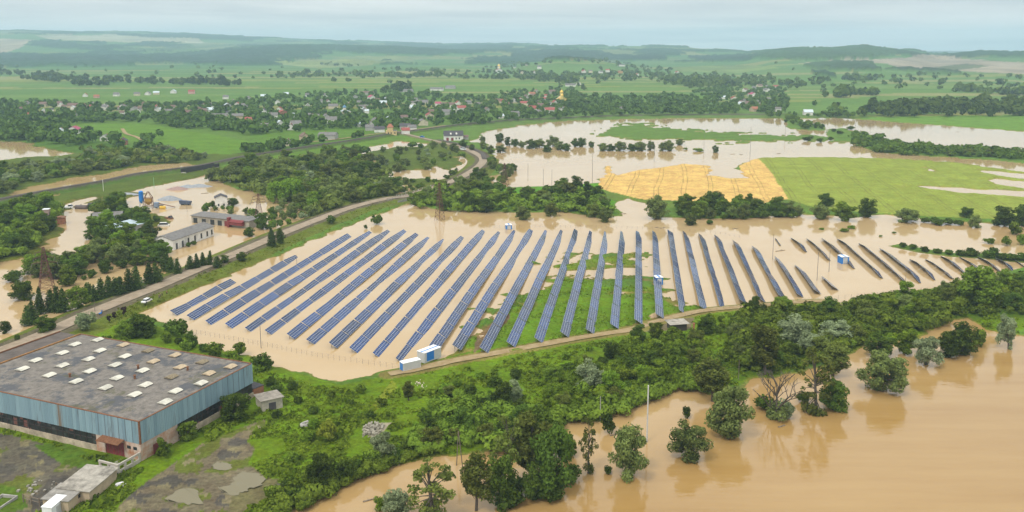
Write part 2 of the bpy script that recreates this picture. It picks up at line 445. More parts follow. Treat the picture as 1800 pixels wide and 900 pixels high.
# ------------------------------------------------------------------ what covers it
GREEN = A(100,130,42); LUSH = A(84,136,30); MEADOW = A(92,142,48); DRYG = A(136,138,66)
COVER = [
 # (photo outline, base colour, roughness of edge in px)
 ([(-200,300),(60,255),(440,262),(760,252),(850,262),(860,330),(720,345),(560,385),(430,330),(330,320),(0,372),(-200,372)], A(96,118,44), 3),
 ([(-200,560),(-200,300),(0,372),(330,320),(560,385),(420,450),(170,560)], A(104,116,44), 4),
 ([(130,220),(200,217),(260,218),(345,232),(380,238),(440,250),(442,266),(400,272),(320,268),(240,250),(190,238),(140,228)], A(106,150,44), 2),
 ([(0,230),(60,236),(180,250),(300,268),(330,276),(230,280),(130,268),(60,256),(0,246)], A(88,128,42), 2),
 ([(440,236),(560,228),(640,222),(690,236),(560,255),(440,268)], A(100,142,48), 2),
 ([(380,290),(480,273),(600,255),(690,240),(720,240),(770,252),(700,249),(640,260),(560,276),(470,285),(400,300)], A(106,146,50), 1),
 ([(860,216),(1000,209),(1200,204),(1400,203),(1540,204),(1500,210),(1400,208),(1100,211),(950,218),(862,228)], A(104,138,62), 1),
 ([(1500,211),(1545,206),(1640,204),(1800,202),(2300,206),(2300,262),(1800,233),(1700,224),(1600,218),(1540,213)], A(112,158,56), 0.6),
 ([(870,332),(960,328),(1055,322),(1064,335),(1100,350),(1080,362),(1000,345),(880,350)], A(100,160,44), 1.5),
 ([(1330,276),(1480,276),(1580,278),(1690,286),(1800,301),(2300,340),(2300,402),(1800,386),(1700,384),(1600,378),(1500,372),(1420,362),(1384,352)], A(156,176,82), 1.6),
 ([(1064,292),(1068,283),(1080,300),(1100,290),(1140,288),(1180,276),(1240,274),(1252,290),(1262,310),(1300,313),(1300,292),(1318,279),(1334,277),(1360,310),(1386,350),(1340,356),(1250,356),(1130,350),(1075,338),(1052,330),(1056,312)], A(250,206,122), 2.2),
 ([(1050,332),(1080,340),(1130,350),(1250,357),(1330,358),(1390,352),(1430,364),(1330,372),(1120,362),(1050,345)], A(110,140,60), 1.5),
 # near bank and factory ground
 ([(180,560),(300,576),(440,620),(520,656),(600,678),(690,660),(800,640),(1110,584),(1240,550),(1450,530),(1800,478),(2300,500),(2300,640),(1800,580),(1500,620),(1240,690),(1000,740),(800,802),(640,838),(515,902),(450,1000),(-200,1000),(-200,700)], A(112,146,28), 4),
 ([(700,640),(790,625),(860,572),(960,496),(1005,482),(1060,502),(1150,503),(1250,541),(1110,583),(800,638)], A(112,152,34), 5),
 ([(840,590),(872,560),(892,548),(896,560),(860,600),(830,622)], A(140,118,86), 3),
 ([(735,652),(780,630),(830,624),(900,616),(800,640)], A(196,170,120), 4),
 ([(960,470),(1120,440),(1130,470),(1010,484)], A(122,150,52), 4),
 ([(1110,572),(1160,556),(1220,560),(1215,580),(1130,585)], A(140,126,92), 5),
 ([(1140,555),(1152,548),(1158,556),(1146,562)], A(210,180,140), 2),
 ([(-300,750),(0,760),(70,775),(150,808),(215,830),(140,870),(70,900),(-300,1200)], A(122,114,96), 7),
 ([(60,780),(120,776),(190,815),(170,826),(110,815)], A(98,132,46), 5),
 ([(0,850),(40,860),(50,890),(10,905),(-60,900)], A(98,130,46), 4),
 ([(470,735),(420,752),(360,780),(310,812),(262,842),(222,872),(190,905),(170,1000),(420,1000),(430,900),(465,880),(520,858),(470,842),(440,815),(452,790),(432,775),(470,748)], A(136,124,98), 7),
 ([(440,830),(490,842),(470,870),(430,900),(400,900),(410,860)], A(132,124,84), 5),
 ([(640,760),(662,742),(690,741),(672,757),(655,770)], A(190,178,150), 3),
 ([(690,668),(700,680),(665,720),(640,745),(632,742),(655,712)], A(140,158,52), 2),
 ([(1080,700),(1200,640),(1300,600),(1480,560),(1700,510),(1800,500),(1800,560),(1640,570),(1500,612),(1330,660),(1240,690)], A(96,128,34), 5),
 # far side: plots, quarry, woods and bare fields on the hills
 ([(-400,66),(0,68),(60,70),(35,84),(0,96),(-400,110)], A(176,160,128), 1.5),
 ([(60,62),(200,62),(350,70),(360,76),(220,74),(90,70)], A(182,178,142), 1.5),
 ([(200,62),(330,62),(470,67),(440,72),(330,68),(210,65)], A(40,72,40), 1),
 ([(40,80),(160,80),(330,94),(240,88),(120,84)], A(44,78,40), 1.5),
 ([(-400,94),(60,96),(120,103),(240,98),(330,94),(420,86),(520,83),(590,90),(480,104),(470,114),(300,112),(100,111),(-400,112)], A(36,66,30), 3),
 ([(600,82),(720,80),(900,80),(900,90),(780,92),(690,96),(600,92)], A(40,72,36), 3),
 ([(900,92),(1000,88),(1060,92),(1080,98),(1170,98),(1172,106),(1060,108),(940,106),(900,104)], A(36,66,32), 2),
 ([(1206,101),(1310,98),(1320,106),(1240,110)], A(36,66,32), 1.5),
 ([(1320,92),(1400,87),(1480,86),(1515,82),(1560,88),(1600,94),(1520,104),(1430,106),(1340,104)], A(58,92,44), 3),
 ([(1400,112),(1460,106),(1540,104),(1620,100),(1700,104),(1800,110),(2300,112),(2300,130),(1800,130),(1720,126),(1600,124),(1560,112),(1480,108)], A(170,156,132), 3),
 ([(1410,116),(1470,110),(1530,112),(1550,126),(1440,124)], A(58,88,46), 2),
 ([(1640,118),(1700,112),(1740,116),(1680,124)], A(98,110,80), 2),
 ([(200,88),(260,90),(420,80),(500,76),(460,74),(330,82)], A(84,112,70), 2),
 ([(560,100),(700,98),(820,102),(700,106)], A(132,150,92), 2),
 ([(480,112),(620,106),(700,112),(560,120)], A(140,158,96), 1.5),
 ([(1180,118),(1300,114),(1380,118),(1300,128),(1190,126)], A(120,146,80), 2),
 ([(1424,128),(1440,127),(1462,132),(1470,137),(1440,136)], A(38,68,34), 1),
 ([(1555,122),(1600,122),(1690,127),(1690,131),(1600,127)], A(50,70,44), 1),
]
PAL = 0.62 * np.array([A(104,146,66), A(112,152,76), A(96,138,62), A(126,156,84), A(88,132,60), A(160,164,96), A(184,170,110), A(102,146,58), A(112,140,70), A(96,142,66)]) + 0.38 * np.array(A(106,146,66))

def cover(x, y, z):
    n = x.size
    px, py = proj(x, y, z)
    r = np.hypot(x, y)
    j1 = (fbm(x / 22, y / 22, 31, 4) - 0.5) * 2; j2 = (fbm(x / 22, y / 22, 47, 4) - 0.5) * 2
    col = np.empty((n, 3)); col[:] = A(104,142,60)
    # strip fields of the far plain
    ca, sa = math.cos(0.10), math.sin(0.10)
    xr = x * ca + y * sa; yr = -x * sa + y * ca
    w = np.where(r < 2500, 48, np.where(r < 5000, 110, 300))
    row = np.floor(yr / w + (vnoise(xr / 900, yr / 900, 3) - .5) * 1.5)
    wx = 260 + 700 * _hash(row, row * 0 + 7, 5)
    cell = np.floor(xr / wx + 10 * _hash(row, row * 0, 2))
    k = np.floor(_hash(row, cell, 13) * 9.999).astype(int)
    fields = PAL[k]
    f = np.clip((r - 1250) / 200, 0, 1)[:, None]
    col = col * (1 - f) + fields * f
    # wild ground and copses on the hills
    hill = np.clip((r - 4200) / 1200, 0, 1)
    wood = (fbm(x / 330, y / 520, 71, 5) > 0.545) & (hill > 0.2)
    col[wood] = A(50,84,42)
    pale = (fbm(x / 800, y / 700, 91, 3) > 0.58) & (hill > 0.4) & ~wood
    col[pale] = A(140,150,96)
    forest = wood.astype(float)
    col *= 1 - np.clip((r - 2600) / 1800, 0, 1)[:, None] * np.array([.30, .17, .0])  # all far cover turns darker and bluer with distance from the camera
    for poly, c, e in COVER:
        p = np.asarray(poly, float)
        m = (px > p[:, 0].min() - 12) & (px < p[:, 0].max() + 12) & (py > p[:, 1].min() - 12) & (py < p[:, 1].max() + 12)
        if not m.any(): continue
        ins = inpoly(px[m] + j1[m] * e * 1.6, py[m] + j2[m] * e * 0.8, poly)
        idx = np.nonzero(m)[0][ins]
        col[idx] = c
        if np.mean(c) < 0.05 and p[:, 1].max() < 140: forest[idx] = 1
        if p[:, 1].max() < 140: col[idx] *= (0.55 + 0.9 * fbm(x[idx] / 90, y[idx] / 240, 41, 4))[:, None] * (0.8 + .4 * fbm(x[idx] / 400, y[idx] / 500, 43, 3))[:, None]
    # verges and banks beside the road and rails
    def verge(line, lo, hi, c):
        m = np.nonzero((x > line[:, 0].min() - 30) & (x < line[:, 0].max() + 30) & (y > line[:, 1].min() - 30) & (y < line[:, 1].max() + 30))[0]
        if m.size:
            d = segdist(x[m], y[m], line, False) + j1[m] * 1.2
            col[m[(d > lo) & (d < hi)]] = c
    verge(ROAD_W, 0, 16, A(112,128,52)); verge(ROAD_W, 0, 7.0, A(122,112,86))
    verge(RAIL_W, 0, 12, A(86,116,44)); verge(RAIL_W, 0, 4.2, A(104,96,84))
    verge(SPUR_W, 0, 6, A(112,98,80)); verge(LANE_W, 0, 5, A(140,128,96))
    verge(TRACK_W, 0, 3.5, A(150,140,72))
    g_ = col[:, 1] > col[:, 0] * 1.06
    col[g_] *= np.array([1.10, 1.0, 0.74])
    # moss and weeds breaking through the yards
    yard = np.zeros(n, bool)
    for c in (A(122,114,96), A(136,124,98)): yard |= np.abs(col - np.array(c)).max(1) < 1e-6
    w_ = fbm(x / 7, y / 7, 53, 5); s_ = fbm(x / 3, y / 3, 57, 4)
    col[yard & (w_ > .56)] = A(116,124,52); col[yard & (w_ < .40)] = A(104,98,88)
    col[yard & (s_ > .64)] = A(150,138,104)
    # mud where the flood laps the land
    sdz = np.where(r < 1500, z, 1)
    mud = np.clip(1 - (sdz - 0.02) / 0.22, 0, 1) * (r < 1500)
    col = col * (1 - 0.65 * mud[:, None]) + np.array(A(176,140,86)) * 0.65 * mud[:, None]
    return col, forest, px, py

# ------------------------------------------------------------------ one ground sheet to the horizon
th = np.concatenate([np.linspace(-0.95, -0.62, 40)[:-1], np.linspace(-0.62, 0.62, 920), np.linspace(0.62, 0.95, 40)[1:]])
dl = [105.0]
while dl[-1] < 13600:
    d = dl[-1]
    dl.append(d + min(max(d * d * 9.0e-6, 0.9), 26.0))
dl = np.array(dl)
TT, DD = np.meshgrid(th, dl)
gx = (DD * np.tan(TT)).ravel(); gy = DD.ravel()
gzv = ground_z(gx, gy)
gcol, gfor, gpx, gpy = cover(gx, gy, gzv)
gzv = gzv + gfor * (gy > 2600) * (5 + 13 * vnoise(gx / 22, gy / 30, 77))
nr, nc = TT.shape
ZG = gzv.reshape(nr, nc)
ii = np.arange(nr * nc).reshape(nr, nc)
gf = np.stack([ii[:-1, :-1], ii[:-1, 1:], ii[1:, 1:], ii[1:, :-1]], -1).reshape(-1, 4)

def attr_color(me, name, col):
    a = me.attributes.new(name, 'FLOAT_COLOR', 'POINT')
    a.data.foreach_set('color', np.concatenate([col, np.ones((len(col), 1))], 1).astype(np.float32).ravel())

gm, t, b = new_mat('ground_cover')
at = t.nodes.new('ShaderNodeAttribute'); at.attribute_name = 'cover'
geo = t.nodes.new('ShaderNodeNewGeometry')
def gnoise(scale, det, rough):
    n = t.nodes.new('ShaderNodeTexNoise'); n.inputs['Scale'].default_value = scale; n.inputs['Detail'].default_value = det
    n.inputs['Roughness'].default_value = rough
    t.links.new(geo.outputs['Position'], n.inputs['Vector']); return n
n1 = gnoise(0.9, 6, 0.7); n2 = gnoise(0.06, 5, 0.6); n3 = gnoise(0.22, 4, 0.6)
def mrange(src, a, b_, c, d):
    m_ = t.nodes.new('ShaderNodeMapRange'); m_.inputs['From Min'].default_value = a; m_.inputs['From Max'].default_value = b_
    m_.inputs['To Min'].default_value = c; m_.inputs['To Max'].default_value = d
    t.links.new(src, m_.inputs['Value']); return m_.outputs[0]
def mth(op, a, b_):
    m_ = t.nodes.new('ShaderNodeMath'); m_.operation = op
    for i, s in enumerate((a, b_)):
        if isinstance(s, (int, float)): m_.inputs[i].default_value = s
        else: t.links.new(s, m_.inputs[i])
    return m_.outputs[0]
f1 = mrange(n1.outputs['Fac'], 0.3, 0.7, 0.62, 1.38); f2 = mrange(n2.outputs['Fac'], 0.3, 0.7, 0.82, 1.18); f3 = mrange(n3.outputs['Fac'], 0.3, 0.7, 0.85, 1.15)
fac = mth('MULTIPLY', mth('MULTIPLY', f1, f2), f3)
vm = t.nodes.new('ShaderNodeVectorMath'); vm.operation = 'SCALE'
t.links.new(at.outputs['Color'], vm.inputs[0]); t.links.new(fac, vm.inputs['Scale'])
hs = t.nodes.new('ShaderNodeHueSaturation')
t.links.new(mrange(n3.outputs['Fac'], 0.3, 0.7, 0.485, 0.515), hs.inputs['Hue'])
t.links.new(vm.outputs[0], hs.inputs['Color'])
# tractor lines in the two crops
wv = t.nodes.new('ShaderNodeAttribute'); wv.attribute_name = 'crop'
sp_ = t.nodes.new('ShaderNodeSeparateXYZ'); t.links.new(geo.outputs['Position'], sp_.inputs[0])
ROWD = math.radians(11.5)
cx_ = mth('MULTIPLY', sp_.outputs['X'], math.cos(ROWD)); cy_ = mth('MULTIPLY', sp_.outputs['Y'], -math.sin(ROWD))
nw = gnoise(0.012, 3, 0.5)
s_ = mth('ADD', mth('ADD', cx_, cy_), mrange(nw.outputs['Fac'], 0.3, 0.7, -1.6, 1.6))
md = mth('PINGPONG', mth('DIVIDE', s_, 1.0), 9.0)
ln = mth('ADD', mth('LESS_THAN', mth('ABSOLUTE', mth('SUBTRACT', md, 1.5), 0), 0.42), 0)
n4 = gnoise(0.05, 3, 0.6)
lnf = mth('MULTIPLY', mth('MULTIPLY', ln, wv.outputs['Fac']), mrange(n4.outputs['Fac'], 0.36, 0.60, 0.12, 0.5))
mx = t.nodes.new('ShaderNodeMix'); mx.data_type = 'RGBA'
t.links.new(lnf, mx.inputs[0]); t.links.new(hs.outputs[0], mx.inputs[6]); mx.inputs[7].default_value = (0.10, 0.085, 0.03, 1)
t.links.new(mx.outputs[2], b.inputs['Base Color'])
b.inputs['Roughness'].default_value = 0.95; b.inputs['Specular IOR Level'].default_value = 0.1
bp = t.nodes.new('ShaderNodeBump'); bp.inputs['Strength'].default_value = 0.7; bp.inputs['Distance'].default_value = 0.35
t.links.new(n1.outputs['Fac'], bp.inputs['Height']); t.links.new(bp.outputs[0], b.inputs['Normal'])

gme = mesh_np('ground', np.stack([gx, gy, gzv], 1), gf, [gm], smooth=True)
attr_color(gme, 'cover', gcol)
crop = (inpoly(gpx, gpy, COVER[9][0]) | inpoly(gpx, gpy, COVER[10][0])).astype(np.float32)
ca_ = gme.attributes.new('crop', 'FLOAT', 'POINT'); ca_.data.foreach_set('value', crop)
tag(link('ground', gme), kind='structure')

# ------------------------------------------------------------------ the muddy water: one level sheet at z = 0
wm, t, b = new_mat('flood_water')
geo = t.nodes.new('ShaderNodeNewGeometry')
n1 = gnoise(0.012, 4, 0.55); n2 = gnoise(0.09, 5, 0.6)
rp = t.nodes.new('ShaderNodeValToRGB')
e = rp.color_ramp.elements
e[0].position = 0.34; e[0].color = (*A(226,188,128), 1); e[1].position = 0.66; e[1].color = (*A(238,206,156), 1)
t.links.new(mth('ADD', mth('MULTIPLY', n1.outputs['Fac'], 0.75), mth('MULTIPLY', n2.outputs['Fac'], 0.25)), rp.inputs[0])
b.inputs['Roughness'].default_value = 0.06; b.inputs['IOR'].default_value = 1.4; b.inputs['Specular IOR Level'].default_value = 0.62
mp = t.nodes.new('ShaderNodeMapping'); mp.inputs['Rotation'].default_value = (0, 0, R(-28)); mp.inputs['Scale'].default_value = (0.35, 1.0, 1.0)
t.links.new(geo.outputs['Position'], mp.inputs['Vector'])
n5 = t.nodes.new('ShaderNodeTexNoise'); n5.inputs['Scale'].default_value = 0.7; n5.inputs['Detail'].default_value = 4
t.links.new(mp.outputs[0], n5.inputs['Vector'])
# the river runs: rougher surface south-east of the bank, still water elsewhere
ss = t.nodes.new('ShaderNodeSeparateXYZ'); t.links.new(geo.outputs['Position'], ss.inputs[0])
riv = mrange(mth('SUBTRACT', ss.outputs['Y'], mth('MULTIPLY', ss.outputs['X'], 0.62)), 120, 260, 0.075, 0.012)
rrp = t.nodes.new('ShaderNodeValToRGB'); e = rrp.color_ramp.elements
e[0].position = 0.34; e[0].color = (*A(190,146,78), 1); e[1].position = 0.68; e[1].color = (*A(214,174,108), 1)
mp2 = t.nodes.new('ShaderNodeMapping'); mp2.inputs['Rotation'].default_value = (0, 0, R(-30)); mp2.inputs['Scale'].default_value = (0.12, 1.0, 1.0)
t.links.new(geo.outputs['Position'], mp2.inputs['Vector'])
n6 = t.nodes.new('ShaderNodeTexNoise'); n6.inputs['Scale'].default_value = 0.10; n6.inputs['Detail'].default_value = 7; n6.inputs['Roughness'].default_value = 0.65
t.links.new(mp2.outputs[0], n6.inputs['Vector'])
t.links.new(mth('ADD', mth('MULTIPLY', n6.outputs['Fac'], 0.6), mth('MULTIPLY', n1.outputs['Fac'], 0.4)), rrp.inputs[0])
rm0 = t.nodes.new('ShaderNodeMix'); rm0.data_type = 'RGBA'
t.links.new(mrange(mth('SUBTRACT', ss.outputs['Y'], mth('MULTIPLY', ss.outputs['X'], 0.62)), 150, 260, 1, 0), rm0.inputs[0])
t.links.new(rp.outputs[0], rm0.inputs[6]); t.links.new(rrp.outputs[0], rm0.inputs[7])
t.links.new(rm0.outputs[2], b.inputs['Base Color'])
bp = t.nodes.new('ShaderNodeBump'); bp.inputs['Distance'].default_value = 1.0
t.links.new(riv, bp.inputs['Strength']); t.links.new(n5.outputs['Fac'], bp.inputs['Height']); t.links.new(bp.outputs[0], b.inputs['Normal'])
wme = mesh_np('water', [(-1500,90,0),(1500,90,0),(1700,1300,0),(-1700,1300,0)], [(0,1,2,3)], [wm])
tag(link('water', wme), kind='structure')

# ------------------------------------------------------------------ roads, rails, track as ribbons
def ribbon(name, line, width, z, m, crown=0.0, ks=None):
    line = np.asarray(line)
    d = np.gradient(line, axis=0); d /= np.linalg.norm(d, axis=1)[:, None] + 1e-9
    nrm = np.stack([-d[:, 1], d[:, 0]], 1)
    wd = np.broadcast_to(np.asarray(width, float), (len(line),))[:, None]
    offs = [-0.5, -0.25, 0, 0.25, 0.5]
    V = []
    zz = np.broadcast_to(np.asarray(z, float), (len(line),))
    for o_ in offs:
        p = line + nrm * wd * o_
        V.append(np.concatenate([p, (zz + crown * (1 - abs(o_) * 2))[:, None]], 1))
    V = np.stack(V, 1)
    n, k = V.shape[:2]
    idx = np.arange(n * k).reshape(n, k)
    f = np.stack([idx[:-1, :-1], idx[1:, :-1], idx[1:, 1:], idx[:-1, 1:]], -1).reshape(-1, 4)
    return mesh_np(name, V.reshape(-1, 3), f, [m] if not isinstance(m, list) else m, smooth=True)

road_m = mat('worn_asphalt', A(204,184,158), 0.9, 0.16, 0.35, col2=A(172,152,126), spec=0.25, stain=0.12)
tag(link('road', ribbon('road', ROAD_W, 7.0, 1.98, road_m, 0.06)), kind='structure')
tag(link('lane', ribbon('lane', LANE_W, 4.5, 1.98, road_m, 0.04)), kind='structure')
track_m = mat('sandy_track', A(206,182,140), 0.95, 0.2, 0.4, col2=A(176,150,104), spec=0.1)
twid = 3.0 + 1.2 * (vnoise(np.arange(len(TRACK_W)) * 0.3, np.zeros(len(TRACK_W)), 4))
tag(link('dirt_track', ribbon('dirt_track', TRACK_W, twid, 1.12, track_m, 0.0)), kind='structure')
# ballast with two rails
ballast_m = mat('ballast', A(112,102,92), 0.95, 0.25, 1.2, spec=0.15)
rail_m = mat('rail_steel', A(92,78,70), 0.5, 0.1, 0.5, spec=0.4, metal=0.3)
def railway(name, line, z):
    b_ = tag(link(name, ribbon(name, line, 4.6, z, ballast_m, 0.12)), kind='structure')
    d = np.gradient(line, axis=0); d /= np.linalg.norm(d, axis=1)[:, None]
    nrm = np.stack([-d[:, 1], d[:, 0]], 1)
    for s in (-0.76, 0.76):
        link('rail', ribbon('rail', line + nrm * s, 0.16, z + 0.32, rail_m), b_)
near_rail = RAIL_W[RAIL_W[:, 1] < 1350]
railway('railway_track', near_rail, 2.85)
railway('railway_siding', SPUR_W, 2.3)
# branch of dirt roads across the meadow
for line, w_ in (([(215,228),(222,237),(240,243),(262,255),(290,265),(325,273)], 4.0), ([(545,252),(600,246),(650,239),(690,234)], 4.0), ([(690,234),(735,231),(785,224)], 4.0)):
    lw = catmull(W(line))
    zz = ground_z(lw[:, 0], lw[:, 1])
    tag(link('dirt_road', ribbon('dirt_road', lw, w_, np.maximum(zz, 1.2) + 0.35, track_m)), kind='structure')

# ------------------------------------------------------------------ humid summer air
hz, t, b = new_mat('humid_air')
t.nodes.remove(b)
pv = t.nodes.new('ShaderNodeVolumePrincipled')
pv.inputs['Color'].default_value = (0.54, 0.77, 0.92, 1)
pv.inputs['Density'].default_value = 0.000105
pv.inputs['Anisotropy'].default_value = 0.0
t.links.new(pv.outputs[0], t.nodes['Material Output'].inputs['Volume'])
hb = MB(); hb.box(-14500, 14500, -400, 14200, -3.0, 340.0)
tag(hb.build('haze', hz), kind='stuff')
# ------------------------------------------------------------------ the solar field
pm, t, b = new_mat('solar_glass')
uv = t.nodes.new('ShaderNodeUVMap'); uv.uv_map = 'UVMap'
sx = t.nodes.new('ShaderNodeSeparateXYZ'); t.links.new(uv.outputs[0], sx.inputs[0])
def edge(src, w):
    fr = mth('FRACT', src, 0)
    return mth('LESS_THAN', mth('SUBTRACT', 0.5, mth('ABSOLUTE', mth('SUBTRACT', fr, 0.5), 0)), w)
line = mth('MAXIMUM', edge(sx.outputs['X'], 0.034), edge(sx.outputs['Y'], 0.045))
fl = t.nodes.new('ShaderNodeVectorMath'); fl.operation = 'FLOOR'; t.links.new(uv.outputs[0], fl.inputs[0])
oi = t.nodes.new('ShaderNodeObjectInfo')
wn = t.nodes.new('ShaderNodeTexWhiteNoise'); wn.noise_dimensions = '4D'
t.links.new(fl.outputs[0], wn.inputs['Vector']); t.links.new(oi.outputs['Random'], wn.inputs['W'])
rp = t.nodes.new('ShaderNodeValToRGB')
rp.color_ramp.elements[0].color = (0.004, 0.018, 0.070, 1); rp.color_ramp.elements[1].color = (0.009, 0.035, 0.128, 1)
t.links.new(wn.outputs['Value'], rp.inputs[0])
rp2 = t.nodes.new('ShaderNodeMix'); rp2.data_type = 'RGBA'; rp2.blend_type = 'MULTIPLY'; rp2.inputs[0].default_value = 1
mr = t.nodes.new('ShaderNodeMapRange'); mr.inputs['To Min'].default_value = 0.65; mr.inputs['To Max'].default_value = 1.5
t.links.new(oi.outputs['Random'], mr.inputs['Value'])
t.links.new(rp.outputs[0], rp2.inputs[6]); t.links.new(mr.outputs[0], rp2.inputs[7])
mx = t.nodes.new('ShaderNodeMix'); mx.data_type = 'RGBA'; mx.inputs[7].default_value = (0.42, 0.44, 0.48, 1)
t.links.new(line, mx.inputs[0]); t.links.new(rp2.outputs[2], mx.inputs[6]); t.links.new(mx.outputs[2], b.inputs['Base Color'])
b.inputs['Roughness'].default_value = 0.16; b.inputs['IOR'].default_value = 1.45; b.inputs['Specular IOR Level'].default_value = 0.28
alu = mat('aluminium', (0.55, 0.56, 0.57), 0.45, 0.06, 2.0, metal=0.6)
under = mat('panel_backsheet', (0.022, 0.023, 0.026), 0.7, 0.1, 1.0)
rackm = mat('galvanised_rack', (0.20, 0.195, 0.19), 0.6, 0.1, 2.0, metal=0.3)

TL, SL, TILT = 12.6, 3.5, R(32)
def table_mesh():
    ct, st = math.cos(TILT), math.sin(TILT)
    zc_ = 1.75
    def P(s, y, n): return (s * ct + n * st, y, zc_ - s * st + n * ct)      # s: down the slope (+x), n: off the glass
    h = SL / 2
    v = [P(-h, 0, 0), P(h, 0, 0), P(h, TL, 0), P(-h, TL, 0), P(-h, 0, -0.06), P(h, 0, -0.06), P(h, TL, -0.06), P(-h, TL, -0.06)]
    f = [(0, 1, 2, 3), (7, 6, 5, 4), (0, 4, 5, 1), (1, 5, 6, 2), (2, 6, 7, 3), (3, 7, 4, 0)]
    me = bpy.data.meshes.new('panel_table'); me.from_pydata(v, [], f)
    for m_ in (pm, under, alu): me.materials.append(m_)
    me.polygons.foreach_set('material_index', [0, 1, 2, 2, 2, 2])
    uvl = me.uv_layers.new(name='UVMap')
    for li, c in zip(me.polygons[0].loop_indices, [(0, 0), (0, 4), (10, 4), (10, 0)]): uvl.data[li].uv = c
    me.update(); return me
def frame_mesh():
    ct, st = math.cos(TILT), math.sin(TILT)
    def P(s, y, n): return (s * ct + n * st, y, 1.75 - s * st + n * ct)
    mb = MB()
    for s in (-1.05, 1.05): mb.tube(P(s, 0.1, -0.13), P(s, TL - 0.1, -0.13), 0.06, n=4)
    for y in (1.2, 4.8, 8.4, 12.0):
        mb.tube(P(-1.5, y, -0.24), P(1.5, y, -0.24), 0.06, n=4)
        for s in (-0.95, 0.95):
            p = P(s, y, -0.28); mb.tube(p, (p[0], p[1], -1.5), 0.07, n=5)
        p = P(-1.45, y, -0.25); mb.tube(p, (p[0] + 0.9, y, 0.25), 0.045, n=4)
    o = mb.build('x', rackm); me = o.data; bpy.data.objects.remove(o); me.name = 'support_frame'; return me
TABLE, FRAME = table_mesh(), frame_mesh()
rng = random.Random(5)
NEAR = [(305,552),(335,560),(367,568),(402,574),(437,580),(472,585),(511,594),(546,602),(585,610),(621,617),(662,624),(703,632),(762,616),(803,614),(850,619),(898,609),(946,601),(992,592),(1037,585),(1080,577),(1122,569),(1160,559),(1200,551),(1237,545),(1271,541),(1306,534),(1341,529),(1376,526),(1407,520),(1437,515),(1468,508)]
FARP = [(412,494),(524,450),(615,414),(654,407),(686,405),(714,405),(735,411),(757,416),(784,419),(815,416),(852,405),(880,407),(908,404),(935,404),(963,404),(990,404),(1014,404),(1041,406),(1067,406),(1095,406),(1123,406),(1151,407),(1178,407),(1204,407),(1232,411),(1260,414),(1292,425),(1326,434),(1366,453),(1402,466),(1449,487)]
NEAR += [(1376,430),(1419,441),(1460,456),(1504,470),(1553,487),(1597,499),(1622,495),(1647,490),(1677,488),(1705,484),(1735,481),(1762,477),(1786,475),(1815,474),(1842,472)]
FARP += [(1367,418),(1394,418),(1421,420),(1448,420),(1475,420),(1513,428),(1551,437),(1603,456),(1631,455),(1658,450),(1691,451),(1723,452),(1755,455),(1788,457),(1818,460)]
ORD = 'first second third fourth fifth sixth seventh eighth ninth tenth eleventh twelfth thirteenth fourteenth fifteenth'.split()
def row_label(i):
    n = len(NEAR)
    if i == 0: return 'short blue solar row nearest the asphalt road and the white car'
    if i == 12: return 'solar row whose near end stands behind the blue and white cabin'
    if i == 11: return 'solar row whose near end stands in brown water beside the pale container'
    if i == 21: return 'solar row with the blue and white kiosk standing in its middle'
    if i == 30: return 'shortest solar row, a stub standing alone in brown water by the bushes'
    if i == 31: return 'tiny solar row, the short stub at the rear beside the pole in the flood'
    if i == 34: return 'dark backed solar row behind the blue box cabin in the flood'
    if i < 11: return f'blue solar row standing in brown flood water, {ORD[i]} counting from the asphalt road'
    if i < 21: return f'solar row rising from the green island, {ORD[i - 12]} beyond the blue and white cabin'
    if i < 30: return f'solar row right of the kiosk row and standing in flood water, {ORD[i - 22]} after it'
    return f'dark backed solar row seen edge on, {ORD[i - 31]} counting rightward from the tiny stub'
for i, (a, c) in enumerate(zip(NEAR, FARP)):
    wet = not (12 <= i <= 21)
    p0 = G(a[0], a[1], 0.7 if wet else 1.4); p1 = G(c[0], c[1], 0.5)
    d = Vector((p1.x - p0.x, p1.y - p0.y, 0)); ln_ = d.length
    g0 = max(0.0, gz(p0.x, p0.y) - 0.5)
    root = empty('solar_panel_row', (p0.x, p0.y, 0), math.atan2(d.y, d.x) - math.pi / 2, row_label(i), 'solar panels', 'rows of solar panels in the flooded field')
    n = max(1, round(ln_ / (TL + 0.5)))
    step = ln_ / n; sc = (step - 0.5) / TL
    # the flood hides the lower edge of the tables: how deep depends on the ground under each row
    roll = 0.0
    def level(t_):
        w_ = 0.9 * (vnoise(np.array([t_ * 4.2]), np.array([i * 3.7]), 8)[0] - .5) + 0.5 * (vnoise(np.array([t_ * 9.0]), np.array([i * 2.1]), 12)[0] - .5)
        if i >= 31: z_ = -0.75 + w_ - 1.0 * max(0, abs(t_ - .5) * 2 - .8) / .2
        elif i >= 22: z_ = -0.6 + w_ * 1.3 - 1.0 * max(0, t_ - .88) / .12
        elif i >= 12: z_ = (0.42 + w_ * .5) * (1 - min(1, max(0, t_ - .4) / .25)) + (-0.75 + w_) * min(1, max(0, t_ - .4) / .25) - 1.1 * max(0, t_ - .86) / .14
        else: z_ = -0.85 + w_ * 1.2 - (1.05 if i > 2 else .3) * max(0, t_ - .85) / .15 - (0.25 if 1 <= i <= 4 else 0) * max(0, .2 - t_) / .2
        return max(z_, -2.25)
    for k in range(n):
        o = link('panel_table', TABLE, root)
        wp = root.matrix_basis @ Vector((0, k * step, 0))
        za, zb = level(k / n), level((k + 1) / n)
        o.location = (0, k * step, za + rng.uniform(-.05, .05))
        o.scale = (1, sc, 1)
        roll = roll * .75 + rng.gauss(0, R(2.0)); o.rotation_euler = (math.atan2(zb - za, step), roll, 0)
        fme = link('support_frame', FRAME, o)
